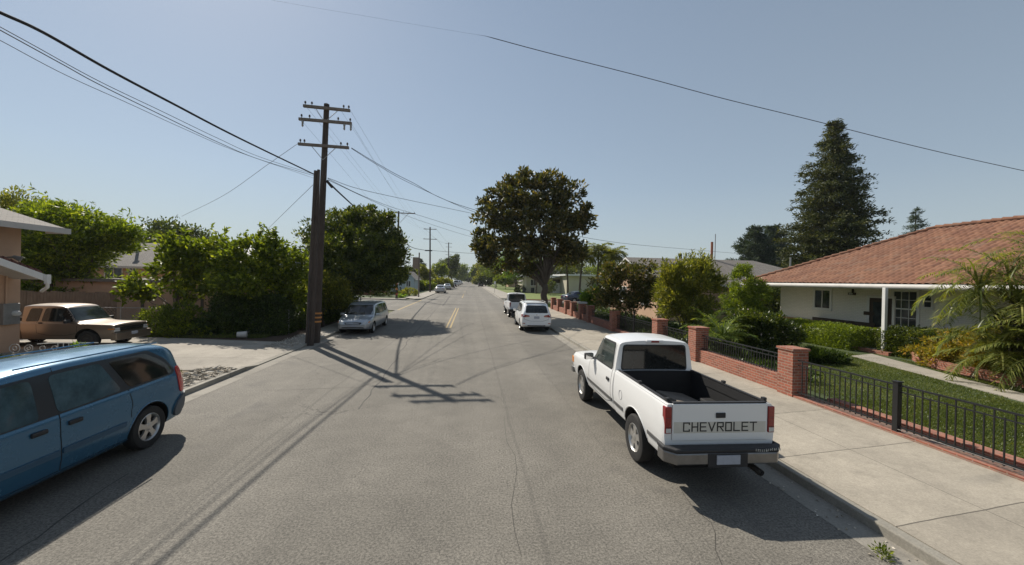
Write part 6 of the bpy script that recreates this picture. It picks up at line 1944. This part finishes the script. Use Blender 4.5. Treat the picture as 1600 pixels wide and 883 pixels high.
        b = MB(); x0, x1 = sorted((s*(hw-.004), s*(hw+.022))); b.box(x0, x1, dm+.08, dm+.22, 1.02, 1.085); b.build('door_handle', M['plastic'], root, bevel=.012)
        mirror_part(B, root, s, hw-.02, wst-.26, belt+.05, M['plastic'] if not trim else M['plastic'], 1.05)
        if hero or trim:
            B.strip('side_moulding', wst-1.55, ax_f-wr-.13, .66, .72, s, M['moulding'], .014)
            BB.strip('side_moulding', ax_r+wr+.14, b1-.02, .66, .72, s, M['moulding'], .014)
            BB.strip('side_moulding', b0+.08, ax_r-wr-.14, .66, .72, s, M['moulding'], .014)
        if hero and s == -1:
            fl = MB(); fl.tube([Vector((-hw-.0016, -1.04 + .075*math.cos(t), .93 + .085*math.sin(t))) for t in np.linspace(0, 2*PI, 26)], .0035, 4, cap=False); fl.build('fuel_flap_seam', M['seam_grey'], BB.o)
        # arch lips
        for (BBo, ya) in ((B, ax_f), (BB, ax_r)):
            R_ = wr + (.10 if BBo is B else .11); b = MB()
            pts = [Vector((s*(hw+.002), ya + (R_+.012)*math.cos(t), wr + (R_+.012)*math.sin(t))) for t in np.linspace(-.12, PI+.12, 22)]
            pts = [p for p in pts if p.z > sill+.06]
            pts = [BBo.shoot(p.y, p.z, 'x', s)[0] for p in pts]
            b.tube(pts, .010, 6); b.build('arch_lip', paint if not grille else paint, root, smooth='x')
    # rear window, third brake lamp
    B.patch('rear_window_seal', [(-rw+.03, belt+.03), (rw-.03, belt+.03), (rw-.07, roof-.07), (-rw+.07, roof-.07)], 'y', -1, M['plastic'], off=.004, rnd_=1)
    B.patch('rear_window', [(-rw+.05, belt+.055), (rw-.05, belt+.055), (rw-.09, roof-.095), (-rw+.09, roof-.095)], 'y', -1, glass, off=.008, rnd_=1)
    b = MB(); b.box(-.17, .17, cab0-.03, cab0+.02, roof-.035, roof+.02); bl_ = b.build('brake_lamp_housing', paint, root, bevel=.008)
    b = MB(); b.box(-.08, .08, cab0-.034, cab0-.031, roof-.025, roof+.008); b.build('brake_lamp', M['red_lens'], bl_)
    # windscreen
    B.patch('windscreen', [(-rw+.0, hood+.13), (rw-.0, hood+.13), (rw-.07, roof-.10), (-rw+.07, roof-.10)], 'y', 1, glass_f or M['glass_mid'], off=.006, rnd_=1)
    # front end
    b = MB(); b.box(-hw+.01, hw-.01, L1-.16, L1+.06, sill-.02 if grille else .50, .66); fb = b.build('front_bumper', paint if grille else M['plastic'] if not hero else M['dull_chrome'], root, bevel=.03)
    b = MB(); b.box(-hw+.30, hw-.30, L1-.2, L1-.035, .74, hood-.16); gr = b.build('grille', M['black'], root, bevel=.01)
    b = MB()
    for k in range(3): b.box(-hw+.31, hw-.31, L1-.036, L1-.026, .78+k*.085, .79+k*.085)
    b.box(-hw+.28, hw-.28, L1-.05, L1-.024, .72, .738); b.box(-hw+.28, hw-.28, L1-.05, L1-.024, hood-.158, hood-.14); b.build('grille_bar', M['chrome'], gr)
    for s in (-1, 1):
        x0, x1 = sorted((s*(hw-.285), s*(hw-.09))); b = MB(); b.box(x0, x1, L1-.2, L1-.03, .79, hood-.17); hl_ = b.build('headlamp', M['clear_lens'], root, bevel=.012)
        x0, x1 = sorted((s*(hw-.085), s*(hw-.005))); b = MB(); b.box(x0, x1, L1-.26, L1-.06, .79, hood-.18); b.build('indicator', M['amber_lens'], root, bevel=.012)
        x0, x1 = sorted((s*(hw-.30), s*(hw-.06))); b = MB(); b.box(x0, x1, L1-.2, L1-.035, .70, .775); b.build('side_lamp', M['clear_lens'], root, bevel=.01)
    b = MB(); b.box(-.15, .15, L1+.061, L1+.07, .52, .65); b.build('number_plate', M['plate'], root)
    # floor pan so that nothing shows through underneath
    b = MB(); b.box(-hw+.28, hw-.28, L0+.25, L1-.3, .36, .47); b.build('chassis', M['black'], root)
    for s in (-1, 1):
        for y in (ax_r, ax_f):
            wheel(root, s*(hw-.115), y, wr, .23, s, rim_style, rim_m or M['alloy'], .60)
    return root
M['bed_liner'] = plain('bed_liner', (0.008, 0.008, 0.009), 0.75, .3, 5, bmp=.2)
M['white_car'] = car_paint('white_truck_paint', (0.78, 0.78, 0.77), .35, 0, .16)
M['white_car2'] = car_paint('white_wagon_paint', (0.80, 0.81, 0.82), .25, 0, .05)
M['faded'] = plain('faded_band', (0.60, 0.57, 0.50), .6, .08, 3)
M['letter'] = plain('letter_charcoal', (0.02, 0.02, 0.022), .5, .1)
M['dull_chrome'] = plain('dull_chrome', (0.24, 0.235, 0.23), .38, .2, 5, metal=.85)
M['dark_metal'] = plain('sooty_metal', (0.06, 0.055, 0.05), .6, .3, 8, metal=.5)
M['moulding'] = plain('grey_moulding', (0.10, 0.10, 0.10), .6, .15)
M['seam_grey'] = plain('seam_grey', (0.35, 0.35, 0.35), .7, .1)
M['pale_print'] = plain('pale_print', (0.5, 0.5, 0.46), .7, .1)

tk = pickup('pickup_truck', 'white pickup truck with an open cargo box parked nearest on the right', M['white_car'], hero=True, trim=True, glass_f=M['glass_mid'], wr=.385)
tk.location = (3.66, 7.98, 0); tk.rotation_euler = (0, 0, RAD(-1.0))
# things lying in the cargo box
b = MB(); b.box(-.28, .30, -.75, .75, 0, .10); o = b.build('flattened_cardboard', plain('dirty_cardboard', (0.20, 0.17, 0.14), .9, .25, 4), bevel=.02)
o.location = (3.98, 6.55, .785); o.rotation_euler = (.0, RAD(8), RAD(6)); tag(o, 'dusty folded tarpaulin lying in the cargo box of the white pickup', 'tarpaulin'); o.name = 'folded_tarpaulin'

M['silver'] = car_paint('silver_paint', (0.42, 0.45, 0.48), .32, .55, .1)
M['gold'] = car_paint('gold_brown_paint', (0.215, 0.165, 0.125), .38, .6, .25)
_gb = M['gold'].node_tree.nodes['Principled BSDF']; _gb.inputs['Coat Weight'].default_value = 1.0; _gb.inputs['Coat Roughness'].default_value = 0.28
M['p2'] = car_paint('pearl_white_paint', (0.78, 0.79, 0.81), .3, .0, .08)
p2t = pickup('pickup_truck', 'white pickup truck parked just ahead of the white wagon', M['p2'], glass=M['glass_mid'], hw=.86, roof=1.90, ext=True, cab0=-.45, wr=.37, rim_style='five')
p2t.location = (3.98, 33.6, 0)
gt = pickup('pickup_truck', 'tan pickup truck with a sloping quarter window parked in the driveway', M['gold'], hw=.86, L0=-3.3, L1=2.35, ax_f=1.35, ax_r=-1.95, wr=.37, roof=1.76, belt=1.08, rail=1.10, hood=1.02, sill=.36, nose=.08,
            cab0=-.98, cab1=.98, ext=True, rim_m=M['dark_metal'], glass=M['glass'], glass_f=M['glass_mid'], rim_style='steel', grille=True)
gt.location = (-15.55, 17.05, .10); gt.rotation_euler = (0, 0, RAD(-90)); gt.scale = (.95, .95, .91)

# ------------------------------------------------------------------ minivans, wagon, sedan
def car(name, label, cat, paint, st, arches, wr, hw, wins, glass, seams, front, rear, extras=None, rim='five', group=None, rim_m=None, tw=.21):
    root = empty(name, (0, 0, 0), 0, label, cat, group)
    V, F = loft(st)
    B = Body(root, V, F, paint, [(y, wr, wr+.065, hw) for y in arches])
    b = MB(); b.box(-hw+.3, hw-.3, st[-1][0]+.4 if st[0][0] > st[-1][0] else st[0][0]+.4, (st[0][0] if st[0][0] > st[-1][0] else st[-1][0])-.4, .2, .35); b.build('underside', M['black'], root)
    for s in (-1, 1):
        for w_ in wins:
            nm, poly, mt, off = w_
            B.patch(nm, poly, 'x', s, mt, off=off, rnd_=1)
        for q in seams:
            B.seam(q, 'x', s, .014, name='door_seam')
        for y in arches:
            wheel(root, s*(hw-.12), y, wr, tw, s, rim, rim_m, .64)
    front(B, root); rear(B, root)
    if extras: extras(B, root)
    return root, B
def poly_y(B, name, pts, side, m, off=.006, mirror=False, r=1, parent=None, **k):
    o = B.patch(name, pts, 'y', side, m, off=off, rnd_=r, parent=parent, **k)
    if mirror: B.patch(name, [(-p[0], p[1]) for p in pts], 'y', side, m, off=off, rnd_=r, parent=parent, **k)
    return o
def handles(B, root, ys, z, hw, m, w=.2, h=.045):
    for s in (-1, 1):
        for y in ys:
            p, n = B.shoot(y, z, 'x', s)
            b = MB(); a, c = sorted((p.x - s*.008, p.x + s*.028)); b.box(a, c, y-w/2, y+w/2, z-h/2, z+h/2); b.build('door_handle', m, root, bevel=.014, smooth='x')

# blue minivan, nose towards the camera's left rear
M['blue'] = car_paint('steel_blue_paint', (0.036, 0.140, 0.245), .26, .35, .04)
hw = .675
st = [(-2.46, .40, .66, 1.03, 1.30, hw-.14, hw-.10, hw-.13, hw-.30, .01), (-2.42, .34, .66, 1.06, 1.42, hw-.10, hw-.06, hw-.09, hw-.24, .02), (-2.30, .28, .68, 1.10, 1.585, hw-.06, hw-.02, hw-.045, hw-.20, .03),
      (-2.05, .26, .68, 1.12, 1.68, hw-.05, hw-.005, hw-.03, hw-.165, .035), (-1.4, .25, .68, 1.10, 1.735, hw-.045, hw, hw-.02, hw-.14, .04), (-.3, .25, .66, 1.07, 1.75, hw-.04, hw, hw-.02, hw-.135, .045),
      (.35, .25, .66, 1.05, 1.73, hw-.04, hw, hw-.02, hw-.14, .04), (.62, .25, .66, 1.045, 1.66, hw-.04, hw, hw-.02, hw-.15, .04), (1.45, .25, .66, 1.02, 1.10, hw-.04, hw-.005, hw-.03, hw-.14, .05),
      (1.6, .25, .66, .99, 1.05, hw-.04, hw-.01, hw-.04, hw-.16, .05), (2.15, .27, .62, .84, .90, hw-.06, hw-.04, hw-.08, hw-.20, .04), (2.35, .32, .56, .68, .74, hw-.14, hw-.12, hw-.16, hw-.3, .03), (2.42, .38, .52, .60, .64, hw-.26, hw-.22, hw-.28, hw-.42, .02)]
def vf(B, r):
    poly_y(B, 'windscreen', [(-.62, 1.13), (.62, 1.13), (.54, 1.62), (-.54, 1.62)], 1, M['glass_mid'])
    poly_y(B, 'grille', [(-.32, .60), (.32, .60), (.34, .74), (-.34, .74)], 1, M['black'])
    poly_y(B, 'headlamp', [(.36, .62), (.60, .66), (.62, .78), (.38, .76)], 1, M['clear_lens'], mirror=True)
def vr(B, r):
    poly_y(B, 'rear_window', [(-.50, 1.12), (.50, 1.12), (.42, 1.60), (-.42, 1.60)], -1, M['glass'])
    for s in (-1, 1):
        tl = B.patch('tail_lamp', [(-2.52, .80), (-2.28, .75), (-2.24, .98), (-2.22, 1.24), (-2.34, 1.26), (-2.46, 1.02)], 'x', s, M['red_lens_bright'], off=.016, rnd_=1)
        B.patch('reversing_lens', [(-2.46, .74), (-2.34, .715), (-2.32, .785), (-2.46, .83)], 'x', s, M['clear_lens'], off=.010, parent=tl)
        B.patch('rear_bumper', [(-2.52, .36), (-2.19, .33), (-2.12, .47), (-2.17, .60), (-2.33, .72), (-2.52, .76)], 'x', s, M['van_bumper'], off=.035, rnd_=1)
    poly_y(B, 'rear_bumper', [(-.60, .40), (.60, .40), (.60, .72), (-.60, .72)], -1, M['van_bumper'], off=.04)
M['red_lens_bright'] = plain('bright_red_lens', (.5, .02, .02), .2, .1, 8, coat=.5)
M['van_bumper'] = plain('dusty_blue_grey_bumper', (0.085, 0.10, 0.115), .6, .15, 4)
M['van_trim'] = plain('dark_pillar_trim', (0.018, 0.026, 0.034), .35, .15, 4)
M['blue_mould'] = plain('blue_moulding', (0.03, 0.085, 0.14), .55, .15, 4)
M['seat_grey'] = plain('grey_seat', (.16, .17, .17), .9)
def ve(B, r):
    handles(B, r, (.16, -.30), .925, hw, M['plastic'], .19, .062)
    for s in (-1, 1):
        B.strip('side_moulding', -.09, 1.0, .535, .61, s, M['blue_mould'], .016); B.strip('side_moulding', -1.10, -.13, .545, .62, s, M['blue_mould'], .016)
        B.strip('sill_flare', -1.19, 1.02, .26, .31, s, M['blue'], .014)
        mirror_part(B, r, s, hw-.06, .95, 1.12, M['blue'], 1.1)
        b = MB(); b.tube([(s*(hw-.17), y, 1.755 + .012*math.cos(y)) for y in np.linspace(-1.9, .3, 12)], .012, 6); b.build('roof_drip_rail', M['blue'], r)
        b = MB()
        R_ = .428; pts = [B.shoot(-1.6 + R_*math.cos(t), .355 + R_*math.sin(t), 'x', s)[0] for t in np.linspace(.02, PI-.02, 24)]
        b.tube(pts, .010, 6); b.build('arch_lip', M['blue'], r, smooth='x')
zt, ztr = 1.60, 1.655
wins = [('pillar_trim', [(-1.30, 1.115), (1.1, 1.045), (1.02, 1.15), (.58, 1.615), (-.3, 1.665), (-1.68, 1.655), (-2.02, 1.45), (-2.22, 1.20), (-2.14, 1.14)], M['van_trim'], .003),
        ('front_window', [(.13, 1.085), (1.02, 1.07), (.98, 1.15), (.56, 1.575), (.17, 1.605)], M['glass_teal'], .007),
        ('middle_window', [(-1.06, 1.135), (-.10, 1.10), (-.04, 1.61), (-.76, 1.625)], M['glass_teal'], .007),
        ('quarter_window', [(-2.10, 1.165), (-1.20, 1.145), (-.90, 1.62), (-1.60, 1.615), (-1.93, 1.43), (-2.14, 1.24)], M['glass'], .007)]
seams = [[(-.11, 1.70), (-.11, 1.1), (-.10, .7), (-.14, .30)], [(-1.17, 1.14), (-1.20, 1.0), (-1.235, .86), (-1.19, .74), (-1.20, .66)], [(1.12, 1.05), (1.1, .35)], [(-.12, .315), (1.1, .315)], [(-1.18, .315), (-.14, .315)]]
bv, _ = car('minivan', 'blue minivan parked in the left foreground, cut by the picture edge', 'minivan', M['blue'], st, (-1.6, 1.45), .355, hw, wins, M['glass_teal'], seams, vf, vr, ve)
bv.location = (-6.08, 5.72, 0); bv.rotation_euler = (0, 0, PI + RAD(.0))

# silver minivan facing the camera under the dense tree
hw = .86
st = [(-2.62, .42, .7, 1.0, 1.30, hw-.16, hw-.12, hw-.15, hw-.32, .01), (-2.5, .34, .7, 1.06, 1.50, hw-.08, hw-.04, hw-.07, hw-.24, .02), (-2.2, .28, .7, 1.08, 1.66, hw-.05, hw-.01, hw-.04, hw-.19, .03),
      (-1.2, .26, .7, 1.05, 1.73, hw-.04, hw, hw-.02, hw-.16, .04), (.3, .25, .7, 1.0, 1.73, hw-.04, hw, hw-.02, hw-.16, .04), (.75, .25, .68, .99, 1.66, hw-.04, hw, hw-.02, hw-.18, .04),
      (1.75, .25, .66, .96, 1.06, hw-.04, hw-.01, hw-.04, hw-.14, .05), (1.95, .26, .64, .92, .98, hw-.05, hw-.02, hw-.05, hw-.18, .05), (2.4, .30, .60, .78, .84, hw-.10, hw-.07, hw-.11, hw-.24, .04), (2.58, .33, .54, .68, .73, hw-.20, hw-.17, hw-.21, hw-.34, .03), (2.64, .38, .5, .58, .62, hw-.3, hw-.27, hw-.31, hw-.44, .02)]
def sf(B, r):
    poly_y(B, 'windscreen', [(-.74, 1.09), (.74, 1.09), (.62, 1.62), (-.62, 1.62)], 1, M['glass'])
    poly_y(B, 'grille', [(-.36, .60), (.36, .60), (.44, .72), (-.44, .72)], 1, M['black'])
    poly_y(B, 'grille_bar', [(-.38, .715), (.38, .715), (.38, .735), (-.38, .735)], 1, M['chrome'], r=0, off=.012); poly_y(B, 'grille_bar', [(-.36, .65), (.36, .65), (.36, .662), (-.36, .662)], 1, M['chrome'], r=0, off=.012)
    poly_y(B, 'lower_intake', [(-.55, .37), (.55, .37), (.50, .46), (-.50, .46)], 1, M['black'])
    poly_y(B, 'headlamp', [(.46, .60), (.68, .66), (.78, .80), (.60, .80), (.48, .72)], 1, M['clear_lens'], mirror=True)
    poly_y(B, 'indicator', [(.70, .68), (.77, .70), (.79, .78), (.73, .76)], 1, M['amber_lens'], mirror=True, off=.012)
    poly_y(B, 'number_plate', [(-.15, .49), (.15, .49), (.15, .59), (-.15, .59)], 1, M['plate'], r=0, off=.02)
def sr(B, r):
    poly_y(B, 'rear_window', [(-.55, 1.12), (.55, 1.12), (.48, 1.55), (-.48, 1.55)], -1, M['glass'])
    for s in (-1, 1): B.patch('tail_lamp', [(-2.62, .75), (-2.45, .75), (-2.40, 1.08), (-2.55, 1.08)], 'x', s, M['red_lens'], off=.01)
def se(B, r):
    handles(B, r, (.10, -.30), .88, hw, M['silver'])
    for s in (-1, 1): mirror_part(B, r, s, hw-.06, 1.15, 1.06, M['silver'], 1.1)
    for s in (-1, 1):
        b = MB(); b.tube([(s*(hw-.24), y, 1.80) for y in np.linspace(-1.9, .2, 8)], .014, 6); b.build('roof_rail', M['silver'], r)
wins = [('front_window', [(.16, 1.06), (1.36, 1.02), (1.25, 1.12), (.72, 1.59), (.22, 1.62)], M['glass_mid'], .006), ('middle_window', [(-.98, 1.08), (.08, 1.06), (.14, 1.62), (-.90, 1.63)], M['glass_mid'], .006), ('quarter_window', [(-2.25, 1.16), (-1.08, 1.09), (-1.0, 1.62), (-1.85, 1.58)], M['glass_mid'], .006)]
seams = [[(.12, 1.66), (.12, 1.0), (.14, .32), (1.3, .33)], [(-1.03, 1.1), (-1.03, .8), (-1.0, .32), (.12, .32)]]
sv, _ = car('minivan', 'silver minivan facing the camera in the shade of the dense tree', 'minivan', M['silver'], st, (-1.72, 1.68), .335, hw, wins, M['glass_mid'], seams, sf, sr, se)
sv.scale = (1.03, 1, .90); sv.location = (-6.06, 23.6, 0); sv.rotation_euler = (0, 0, PI + RAD(1.0))

# white wagon / crossover seen from behind
hw = .90
st = [(-2.50, .42, .70, .98, 1.10, hw-.10, hw-.06, hw-.08, hw-.22, .01), (-2.44, .36, .70, 1.02, 1.26, hw-.07, hw-.03, hw-.05, hw-.20, .02), (-2.3, .30, .70, 1.05, 1.42, hw-.05, hw-.015, hw-.04, hw-.20, .02), (-2.05, .27, .70, 1.06, 1.60, hw-.04, hw, hw-.03, hw-.19, .03), (-1.85, .26, .7, 1.06, 1.675, hw-.04, hw, hw-.03, hw-.19, .03),
      (-.6, .26, .7, 1.03, 1.72, hw-.04, hw, hw-.03, hw-.18, .035), (.3, .26, .7, 1.0, 1.69, hw-.04, hw, hw-.03, hw-.18, .035), (.6, .26, .7, .99, 1.62, hw-.04, hw, hw-.03, hw-.2, .03), (1.35, .26, .68, .96, 1.08, hw-.04, hw, hw-.04, hw-.14, .04),
      (1.55, .27, .66, .94, 1.03, hw-.05, hw-.01, hw-.05, hw-.18, .04), (2.3, .32, .62, .78, .86, hw-.10, hw-.07, hw-.11, hw-.25, .04), (2.5, .38, .55, .65, .70, hw-.25, hw-.2, hw-.25, hw-.4, .03)]
def wf(B, r):
    poly_y(B, 'windscreen', [(-.74, 1.10), (.74, 1.10), (.62, 1.58), (-.62, 1.58)], 1, M['glass_mid']); poly_y(B, 'grille', [(-.3, .55), (.3, .55), (.34, .70), (-.34, .70)], 1, M['black']); poly_y(B, 'headlamp', [(.4, .60), (.66, .64), (.70, .74), (.44, .72)], 1, M['clear_lens'], mirror=True)
def wr_(B, r):
    poly_y(B, 'rear_window', [(-.66, 1.13), (.66, 1.13), (.60, 1.52), (.45, 1.56), (-.45, 1.56), (-.60, 1.52)], -1, M['glass'])
    for s in (-1, 1):
        poly_y(B, 'tail_lamp', [(s*.85, .88), (s*.42, .90), (s*.42, .985), (s*.62, 1.03), (s*.86, 1.06)], -1, M['red_lens'], r=1, off=.008)
        B.patch('tail_lamp', [(-2.52, .87), (-2.28, .92), (-2.18, 1.03), (-2.45, 1.05)], 'x', s, M['red_lens'], off=.008)
        poly_y(B, 'reversing_lens', [(s*.64, .90), (s*.44, .90), (s*.44, .97), (s*.62, .985)], -1, M['amber_lens'] if False else M['lens_pink'], off=.012)
        poly_y(B, 'bumper_reflector', [(s*.82, .50), (s*.66, .50), (s*.66, .55), (s*.82, .56)], -1, M['lens_pink'], off=.008)
    poly_y(B, 'number_plate', [(-.16, .80), (.16, .80), (.16, .94), (-.16, .94)], -1, M['plate'], r=0, off=.01)
    B.seam([(-.70, 1.06), (-.72, .66), (.72, .66), (.70, 1.06)], 'y', -1, .012, name='tailgate_seam')
    poly_y(B, 'badge', [(-.03, 1.0), (.03, 1.0), (.03, 1.05), (-.03, 1.05)], -1, M['chrome'], off=.01)
    poly_y(B, 'lower_valance', [(-.55, .36), (.55, .36), (.50, .43), (-.50, .43)], -1, M['plastic'], off=.006)
M['lens_pink'] = plain('pinkish_lens', (.42, .16, .12), .3, .1)
def we(B, r):
    handles(B, r, (.05, -.95), .92, hw, M['white_car2'])
    for s in (-1, 1):
        mirror_part(B, r, s, hw-.06, .95, 1.07, M['white_car2'], 1.1)
        b = MB(); b.tube([(s*(hw-.25), y, 1.775 - .03*abs(y+.5)) for y in np.linspace(-1.7, .2, 8)], .016, 6); b.build('roof_rail', M['galv'], r)
    b = MB(); b.box(-.6, .6, -2.02, -1.75, 1.685, 1.71); b.build('roof_spoiler', M['white_car2'], r, bevel=.01)
wins = [('front_window', [(-.05, 1.07), (1.0, 1.05), (.92, 1.14), (.42, 1.58), (.0, 1.62)], M['glass'], .006), ('rear_door_window', [(-1.05, 1.10), (-.12, 1.07), (-.06, 1.63), (-.85, 1.62)], M['glass'], .006), ('quarter_window', [(-1.75, 1.20), (-1.12, 1.12), (-.92, 1.60), (-1.45, 1.55)], M['glass'], .006)]
seams = [[(-.09, 1.66), (-.09, 1.0), (-.08, .33), (1.05, .33), (1.1, 1.0)], [(-.09, .33), (-.95, .34), (-1.15, .75), (-1.10, 1.1)]]
ww, _ = car('wagon', 'white crossover wagon seen from behind between the two white pickups', 'crossover', M['white_car2'], st, (-1.42, 1.55), .345, hw, wins, M['glass'], seams, wf, wr_, we)
ww.location = (3.94, 24.95, 0); ww.rotation_euler = (0, 0, RAD(-1.2))

# sedan, and copies of it and of the others for the distance
M['sedan_silver'] = car_paint('sedan_silver_paint', (0.46, 0.47, 0.49), .3, .4, .08)
M['sedan_dark'] = car_paint('sedan_dark_paint', (0.03, 0.03, 0.04), .3, .3, .05)
hw = .88
st = [(-2.4, .38, .62, .84, .90, hw-.18, hw-.12, hw-.16, hw-.3, .02), (-2.25, .30, .62, .93, 1.00, hw-.08, hw-.03, hw-.07, hw-.22, .03), (-1.75, .27, .62, .97, 1.04, hw-.05, hw, hw-.04, hw-.2, .03), (-1.0, .25, .62, .97, 1.38, hw-.04, hw, hw-.03, hw-.24, .03),
      (-.4, .25, .62, .95, 1.43, hw-.04, hw, hw-.03, hw-.22, .03), (.3, .25, .62, .93, 1.40, hw-.04, hw, hw-.03, hw-.22, .03), (1.1, .25, .6, .91, .97, hw-.04, hw, hw-.04, hw-.18, .03), (1.9, .27, .58, .80, .86, hw-.07, hw-.04, hw-.08, hw-.22, .03), (2.3, .33, .52, .62, .68, hw-.22, hw-.18, hw-.22, hw-.35, .02)]
def cf_(B, r):
    poly_y(B, 'windscreen', [(-.66, .98), (.66, .98), (.52, 1.34), (-.52, 1.34)], 1, M['glass_mid']); poly_y(B, 'headlamp', [(.4, .58), (.64, .60), (.66, .70), (.42, .68)], 1, M['clear_lens'], mirror=True)
def cr_(B, r):
    poly_y(B, 'rear_window', [(-.60, 1.06), (.60, 1.06), (.50, 1.34), (-.50, 1.34)], -1, M['glass']); poly_y(B, 'tail_lamp', [(.40, .74), (.74, .74), (.74, .86), (.44, .86)], -1, M['red_lens'], mirror=True)
    poly_y(B, 'number_plate', [(-.16, .68), (.16, .68), (.16, .80), (-.16, .80)], -1, M['plate'], r=0, off=.01)
wins = [('front_window', [(-.08, 1.0), (.85, .97), (.35, 1.33), (-.05, 1.35)], M['glass'], .006), ('rear_window_side', [(-1.2, 1.01), (-.14, 1.0), (-.11, 1.35), (-.85, 1.32)], M['glass'], .006)]
seams = [[(-.11, 1.36), (-.11, .33), (.95, .33)], [(-.11, .33), (-1.0, .34), (-1.15, .98)]]
sd, _ = car('sedan', 'silver sedan parked at the left kerb just beyond the second utility pole', 'car', M['sedan_silver'], st, (-1.45, 1.4), .31, hw, wins, M['glass'], seams, cf_, cr_)
def place(o, x, y, rz=0, sc=1.0): o.location = (x, y, 0); o.rotation_euler = (0, 0, rz); o.scale = (sc, sc, sc)
place(sd, -6.35, 86, PI*0, 1.2)
def repaint(root, m):
    for ch in root.children:
        if ch.name.split('.')[0] in ('body',):
            ch.data = ch.data.copy(); ch.data.materials[0] = m
def dup(src, label, x, y, rz=0, sc=1.0, m=None, cat=None, name=None, group='cars parked far along the left kerb'):
    c = copy_tree(src); c['label'] = label; c['group'] = group
    if cat: c['category'] = cat
    if name: c.name = name
    place(c, x, y, rz, sc)
    if m: repaint(c, m)
    return c
dup(sd, 'grey sedan second in the far left row', -6.5, 113, 0, 1.2, M['silver'])
M['navy'] = car_paint('navy_paint', (0.02, 0.03, 0.06), .3, .3, .05)
dup(ww, 'dark blue car third in the far left row', -6.4, 136, 0, 1.15, M['navy'], 'car', 'parked_car')
dup(sd, 'dark sedan fourth in the far left row', -6.4, 156, 0, 1.2, M['sedan_dark'])
dup(ww, 'white van fifth in the far left row', -6.6, 186, 0, 1.5, None, 'van', 'parked_van')
dup(ww, 'pale van sixth in the far left row', -6.6, 222, 0, 1.5, M['p2'], 'van', 'parked_van')
dup(sd, 'smallest pale car at the far end of the left row', -6.4, 265, 0, 1.4)
dup(ww, 'black car driving away in the right lane far down the street', 2.4 + 2.2, 172, RAD(0), 1.25, M['sedan_dark'], 'car', 'distant_car', 'cars on the far street')
c = dup(sd, 'dark blue car half hidden by plants on the cross street before the cream house', 15.8, 55.0, RAD(-70), 1.15, M['navy'], None, None, 'cars on the far street')
c = dup(sd, 'white car half hidden under the dense street tree', -13.6, 41, RAD(90), 1.0, M['white_car2'], None, None, 'cars on the far street')

# ------------------------------------------------------------------ thin summer haze, one closed box of air round the whole scene
hm = bpy.data.materials.new('haze_air'); hm.use_nodes = True
_n = hm.node_tree.nodes; _n.clear()
_o = _n.new('ShaderNodeOutputMaterial'); _v = _n.new('ShaderNodeVolumePrincipled')
_v.inputs['Color'].default_value = (0.86, 0.91, 0.96, 1); _v.inputs['Density'].default_value = 0.00016; _v.inputs['Anisotropy'].default_value = 0.3
hm.node_tree.links.new(_v.outputs[0], _o.inputs['Volume'])
b = MB(); b.box(-2600, 2600, -500, 3600, -1.1, 27.0)
o = b.build('haze', hm); o['kind'] = 'stuff'
S.cycles.volume_step_rate = 8; S.cycles.volume_max_steps = 64; S.cycles.volume_bounces = 0
